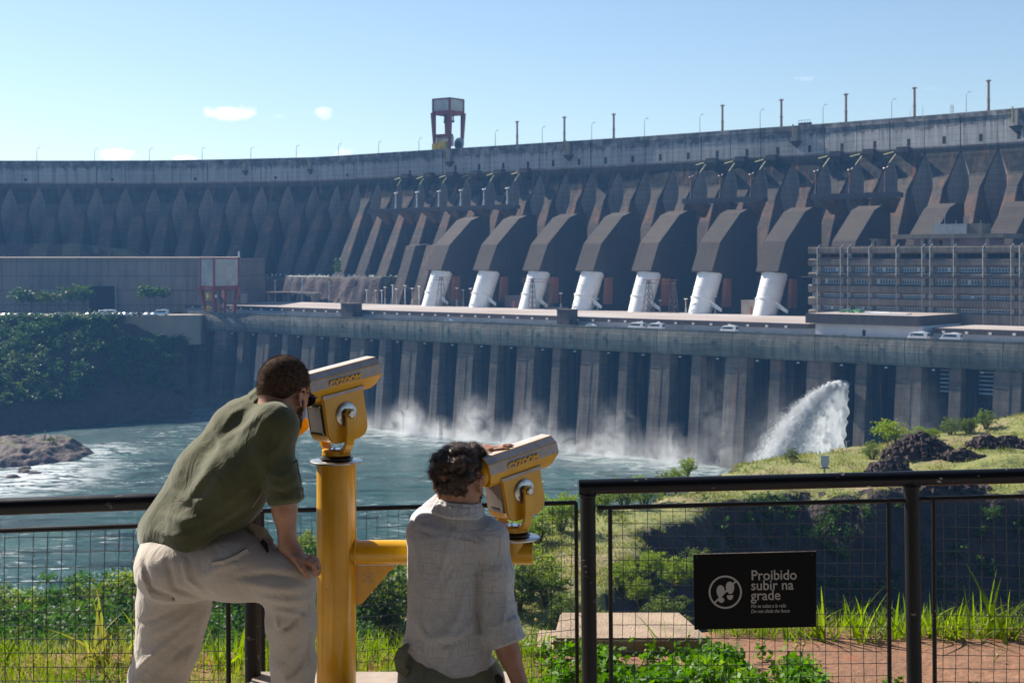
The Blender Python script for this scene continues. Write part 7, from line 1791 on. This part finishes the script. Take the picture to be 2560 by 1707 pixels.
# curly hair: under-mass and curls
Fd = Field(hc2-.19, hc2+.20, .0055)
Fd.ell(DP(1054,1085,4.70), (.068,.088,.082), None, .03); Fd.ell(DP(1040,1066,4.70), (.062,.078,.052), None, .03); Fd.ell(DP(1086,1040,4.74), (.034,.042,.032), None, .012); Fd.ell(DP(1062,1046,4.72), (.045,.05,.032), None, .03); Fd.ell(DP(1040,1125,4.70), (.052,.060,.042), None, .03); Fd.ell(DP(1016,1082,4.71), (.036,.052,.048), None, .03)
Fd.D = np.maximum(Fd.D, -0.5)
Fd.ell(DP(1108,1120,4.66), (.042,.09,.052), None, .012, 'sub'); Fd.ell(DP(1092,1150,4.66), (.040,.09,.03), None, .012, 'sub'); Fd.ell(L2(.085,0,-.045), (.055,.09,.06), fM2, .012, 'sub')
Fd.noise(.005, .035, 3); Fd.noise(.0035, .014, 4)
o = Fd.obj('hair', M_hair, p2, 1); me = o.data; n = len(me.vertices); co = np.empty(n*3, np.float32); me.vertices.foreach_get('co', co); co = co.reshape(-1, 3)+np.array(p2.location); nr = np.empty(n*3, np.float32); me.vertices.foreach_get('normal', nr); nr = nr.reshape(-1, 3)
g = np.random.default_rng(8); low = np.clip((co[:, 2]-(hc2[2]-.085))/.06, .12, 1); ii = g.choice(n, 5200, p=(low/low.sum())); sc_ = np.clip((co[ii, 2]-(hc2[2]-.08))/.09, .25, 1)
Vs, Fs = strands(co[ii]-nr[ii]*.006, nr[ii], g.uniform(.010, .026, len(ii))*sc_, .0010, g, 9, curl=.0055, turns=1.6, grav=.10, jit=.65); np_mesh('curls', Vs-np.array(p2.location), Fs, M_hair, parent=p2, smooth=True)
# shirt
Fd = Field((-.40,4.38,-1.62), (.22,5.20,-.72), .0056)
Fd.chain([DP(1050,1192,4.70), DP(1040,1245,4.71), DP(1032,1340,4.71), DP(1030,1440,4.70), DP(1040,1520,4.70)], [.066,.100,.096,.105,.115], .04)
Fd.cone(DP(975,1250,4.73), DP(985,1460,4.73), .058, .068, .05); Fd.cone(DP(1085,1260,4.70), DP(1075,1460,4.70), .066, .075, .05)
Fd.cone(ls2+np.array((.0,0,.0)), DP(1035,1190,4.71), .062, .046, .035); Fd.cone(rs2, DP(1068,1195,4.70), .062, .046, .035)
Fd.chain([rs2, DP(1136,1320,4.67), DP(1142,1400,4.66), DP(1148,1450,4.64)], [.062,.060,.058,.062], .022)
Fd.chain([ls2+np.array((-.004,0,0)), DP(985,1205,4.92), le_, DP(1030,1148,5.0)], [.062,.060,.056,.048], .03)
Fd.cone(DP(975,1500,4.72), DP(1080,1520,4.70), .075, .08, .05)
# turned-up cuff
cd2 = rw_-re_; cd2 /= np.linalg.norm(cd2); cc = DP(1160,1455,4.635); Fd.cone(cc-cd2*.034, cc+cd2*.05, .054, .056, .012); e1 = np.cross(cd2, (0,1,0)); e1 /= np.linalg.norm(e1); e2 = np.cross(cd2, e1)
for w in range(14):
    a0, a1 = w*.4488, (w+1)*.4488
    for off, rr, cr in ((-.032,.009,.054),(-.018,.005,.055),(-.006,.005,.055),(.006,.005,.056),(.018,.005,.056),(.028,.007,.056)): Fd.cone(cc+cd2*off+(e1*math.cos(a0)+e2*math.sin(a0))*cr, cc+cd2*off+(e1*math.cos(a1)+e2*math.sin(a1))*cr, rr, rr, .006)
fo = [((960,1200),(1000,1215),(1060,1225),.010,.006,4.60),((972,1240),(1020,1232),(1095,1245),.008,.005,4.60),((1075,1225),(1110,1245),(1130,1290),.010,.007,4.60),((1100,1340),(1098,1400),(1104,1450),.010,-.014,4.60),((1112,1280),(1100,1320),(1098,1360),.009,-.010,4.60),
 ((1035,1230),(1020,1290),(1000,1350),.010,.006,4.60),((1000,1330),(985,1380),(965,1430),.012,.007,4.61),((1075,1350),(1050,1420),(1010,1470),.012,.007,4.59),((1095,1420),(1050,1460),(985,1462),.012,.010,4.59),((1085,1450),(1040,1480),(990,1482),.010,-.010,4.59),
 ((960,1420),(975,1460),(1010,1480),.010,.008,4.60),((950,1470),(975,1520),(1000,1555),.008,.010,4.60),((1060,1390),(1045,1440),(1030,1470),.010,.006,4.60),((1130,1360),(1140,1400),(1135,1440),.009,.007,4.58),((1165,1340),(1160,1400),(1150,1440),.009,.006,4.58),((950,1240),(962,1300),(958,1350),.010,.006,4.66),((945,1210),(965,1190),(990,1185),.010,.008,4.66),((1122,1490),(1112,1520),(1118,1540),.008,.006,4.60)]
Fd.folds(fo, .95, 1.15)
Fd.noise(.0012, .09, 25); Fd.noise(.0008, .03, 26)
X, Yg_, Z = Fd._grid((slice(None),)*3); u_ = 1176+X/Yg_*3267; v_ = 601.8-Z/Yg_*3267
hem = np.interp(u_, [920,937,965,990,1000,1040,1090,1132,1142,1160], [1478,1497,1528,1545,1560,1561,1553,1536,1528,1505]); arm = (u_ > 1128) & (v_ < 1512)
d2 = ((X-re_[0])*cd2[0]+(Yg_-re_[1])*cd2[1]+(Z-re_[2])*cd2[2]); L_e = float((DP(1166,1480,4.63)-re_)@cd2)
Fd.D = np.where(arm, np.maximum(Fd.D, np.where(v_ > 1430, d2-L_e, -1).astype(np.float32)), np.maximum(Fd.D, np.clip((v_-hem)*.0014, -.05, .05).astype(np.float32)))
Fd.obj('shirt', M_shirtW, p2, 1)
# stand collar
Cn = Field(nk2-.13, nk2+.13, .0045); cpt = DP(1053,1160,4.70); ti = np.array((.10,.0,1.0)); ti /= np.linalg.norm(ti); e1 = np.cross(ti, (0,1,0)); e1 /= np.linalg.norm(e1); e2 = np.cross(ti, e1)
for w in range(18):
    a0, a1 = w*.3491, (w+1)*.3491; f = lambda a, h, rr: cpt+ti*h+e1*math.cos(a)*rr+e2*math.sin(a)*rr
    for h in (-.030,-.022,-.014,-.006,.002,.010): Cn.cone(f(a0,h,.070-h*.35), f(a1,h,.070-h*.35), .0042, .0042, .006)
    for h in (.004,-.004,-.012,-.020,-.026): Cn.cone(f(a0,h,.079-h*.3), f(a1,h,.079-h*.3), .0035, .0035, .005)
    Cn.cone(f(a0,.014,.071), f(a1,.014,.071), .005, .005, .004)
Cn.obj('collar', M_shirtW, p2, 1)
bpy.context.view_layer.update(); sh2 = [c for c in p2.children if c.name.startswith('shirt')][0]
strip('yoke_seam', [on_cloth(sh2, *q, .0004) for q in ((952,1222),(985,1232),(1020,1238),(1060,1240),(1100,1248),(1118,1262))], .003, M_shirtW, p2, .0014)
strip('cuff_edge', [on_cloth(sh2, *q, .0006) for q in ((1131,1476),(1145,1468),(1165,1452),(1184,1432))], .0022, M_shirtW, p2, .0016)
strip('side_seam', [on_cloth(sh2, *q, .0004) for q in ((1118,1440),(1121,1480),(1124,1510),(1122,1532))], .0025, M_shirtW, p2, .0012)
# trousers
T = Field((-.50,4.30,-1.98), (.25,5.12,-1.20), .0072)
T.ell(DP(1035,1580,4.71), (.145,.13,.12), None, .04); T.chain([DP(1000,1560,4.70), DP(955,1700,4.48), DP(985,1830,4.74)], [.11,.085,.07], .04); T.chain([DP(1085,1570,4.70), DP(1125,1720,4.93), DP(1090,1840,4.78)], [.11,.085,.07], .04)
T.cone(DP(950,1500,4.72), DP(960,1560,4.70), .045, .06, .04); T.noise(.0018, .1, 30); T.cut((0,0,-1.94), (0,0,1)); T.cut(DP(1000,1490,4.7), (0,0,-1)); T.obj('trousers', M_trG, p2, 1)
strip('cargo_flap', [DP(938,1478,4.66), DP(926,1492,4.64), DP(918,1512,4.63), DP(922,1535,4.63), DP(938,1548,4.62)], [.012,.030,.036,.034,.026], M_trG, p2, .008, (-.4,-.9,.1))
strip('back_pocket', [DP(1140,1548,4.60), DP(1147,1558,4.60), DP(1149,1572,4.60), DP(1143,1590,4.60)], [.016,.026,.026,.02], M_dark, p2, .012)
for (x, y, d_) in ((-.24,4.86,(.5,.86,0)), (-.10,4.70,(.5,.86,0))):
    c0_ = np.array((x,y,-1.9)); S_ = Field(c0_-.2, c0_+.2, .009); d_ = np.array(d_); a = np.array((x,y,-1.95+.045)); S_.cone(a-d_*.06, a+d_*.10, .044, .036, .03); S_.cone(a-d_*.04, a+np.array((0,0,.05))-d_*.03, .044, .044, .03); S_.cut((0,0,-1.948), (0,0,1)); S_.obj('shoe', M_dark, p2, 1)

# ================================================================== the jet from the outlet
def water_jet():
    m, nt, b = newmat('white water'); P = pos_(nt)
    nt.links.new(mix_(nt, noise_(nt, P, .5, 4), (.90,.92,.93), (.98,.98,.98)), b.inputs['Base Color']); b.inputs['Roughness'].default_value = .9; b.inputs['Specular IOR Level'].default_value = .1
    tr = nt.nodes.new('ShaderNodeBsdfTranslucent'); tr.inputs[0].default_value = (.95,.97,.98,1)
    mx = nt.nodes.new('ShaderNodeMixShader'); mx.inputs[0].default_value = .62
    nt.links.new(b.outputs[0], mx.inputs[1]); nt.links.new(tr.outputs[0], mx.inputs[2]); nt.links.new(mx.outputs[0], nt.nodes['Material Output'].inputs[0])
    mp = N(nt, 'ShaderNodeMapping', {'Rotation': (0, 0, -YAW), 'Scale': (.5,.25,.12)}); nt.links.new(P, mp.inputs[0]); bump_(nt, b, noise_(nt, mp.outputs[0], 3.0, 6, .75, 1.0), 1.0, .9)
    g = np.random.default_rng(2); s0 = S_t(2118, 4); VM = 21.5; ZV = 1.6; Z0 = -41.0
    def traj(v, vz, ta): return 4-v*ta, Z0+vz*ta-4.9*ta*ta
    lo = W(s0-16, -75, 0); hi = W(s0+16, 6, 0)
    Fd = Field((min(lo.x,hi.x)-8, min(lo.y,hi.y)-8, -HW-2), (max(lo.x,hi.x)+8, max(lo.y,hi.y)+8, -34), .42); Fd.D[:] = 2.2
    for f in np.linspace(.26, 1, 15):
        v, vz = VM*f, ZV*f; pr = None
        for k in range(12):
            ta = 2.62*k/11; t_, z_ = traj(v, vz, ta); s_ = s0+(1-f)*2.2*ta+math.sin(f*23+k*.6)*.5*ta*.5; p = W(s_, t_, z_)
            if z_ < -HW-3: break
            if pr is not None: Fd.cone(pr, p, .55+.52*(ta-.24), .55+.52*ta, 1.2)
            pr = p
    X, Yg, Z = Fd._grid((slice(None),)*3); r = np.random.default_rng(4); out = 0
    for q in range(22):
        k_ = r.normal(size=3); k_ = k_/np.linalg.norm(k_)*r.uniform(.8, 6.0); k_[2] *= .4; out = out+np.sin(X*k_[0]+Yg*k_[1]+Z*k_[2]+r.random()*6.28+1.2*np.sin(Z*.7+q))/(1.4+np.linalg.norm(k_))
    Fd.D -= (.50*out/out.std()).clip(-1.1, 1.1).astype(np.float32)
    o = Fd.obj('water_jet', m, thing('falling_water', 'white water bursting from the powerhouse outlet in a wide falling arc', 'falling water', W(s0,4,Z0)), 0)
    jet_root = o.parent
    # torn droplets along the rim and the underside
    n = 36000; f = np.where(g.random(n) < .6, 1+g.normal(0, .035, n), g.uniform(.8, 1, n)); tau = g.random(n)**.7*2.6; vv = VM*f; vz = ZV*np.clip(f, 0, 1.1)
    spread = .5+.75*tau; ss = s0+g.normal(0, 1, n)*spread*1.1+(1-f)*2.2*tau; tt = 4-vv*tau+g.normal(0, .35, n)*spread; zz = Z0+vz*tau-4.9*tau**2+np.abs(g.normal(0, .55, n))*spread*np.where(f > .9, 1.3, -.3)
    keep = zz > -HW-.5; ss, tt, zz, tau, vv, vz = [a[keep] for a in (ss, tt, zz, tau, vv, vz)]
    P = np.stack([_O[0]+ES[0]*ss+ET[0]*tt, _O[1]+ES[1]*ss+ET[1]*tt, zz], 1); vel = np.stack([-ET[0]*vv, -ET[1]*vv, vz-9.8*tau], 1); vel /= np.linalg.norm(vel, axis=1)[:, None]
    nn = len(P); side = np.cross(vel, g.normal(size=(nn, 3))); side /= np.linalg.norm(side, axis=1)[:, None]; up = np.cross(vel, side)
    r = (g.uniform(.015, .045, nn)*(1+tau*.2))[:, None]; L = (g.uniform(.2, .9, nn))[:, None]
    V = np.stack([P-vel*L, P+side*r, P+up*r, P-side*r, P-up*r, P+vel*L], 1).reshape(-1, 3); b0 = np.arange(nn)[:, None]*6
    F = np.vstack([b0+np.array(q) for q in ((0,2,1),(0,3,2),(0,4,3),(0,1,4),(5,1,2),(5,2,3),(5,3,4),(5,4,1))])
    o = np_mesh('droplets', V-np.array(jet_root.location), F, m, kind='stuff', parent=jet_root)
    # soft spray hugging the arc
    for k, (ta, f, sz, dn) in enumerate([(.3,.8,(4,6,4),.25),(.6,.7,(5,8,6),.25),(1.0,1.0,(8,9,7),.34),(1.35,1.02,(9,11,9),.32),(1.7,1.04,(11,13,11),.30),(2.05,1.05,(13,15,13),.28),(2.35,1.05,(15,18,14),.28),(2.3,.7,(15,18,16),.2),(2.3,.4,(13,15,18),.14),(1.2,.36,(7,8,12),.22),(1.8,.34,(8,9,14),.22)]):
        t_, z_ = traj(VM*f, ZV*f, ta); p = W(s0+(1-f)*2.2*ta, t_, z_); spray('arc_spray', (p.x, p.y, z_-sz[2]*.45), sz, dn, 40+k, 'soft spray torn off the falling water', scale=.35, blob=True)
water_jet()
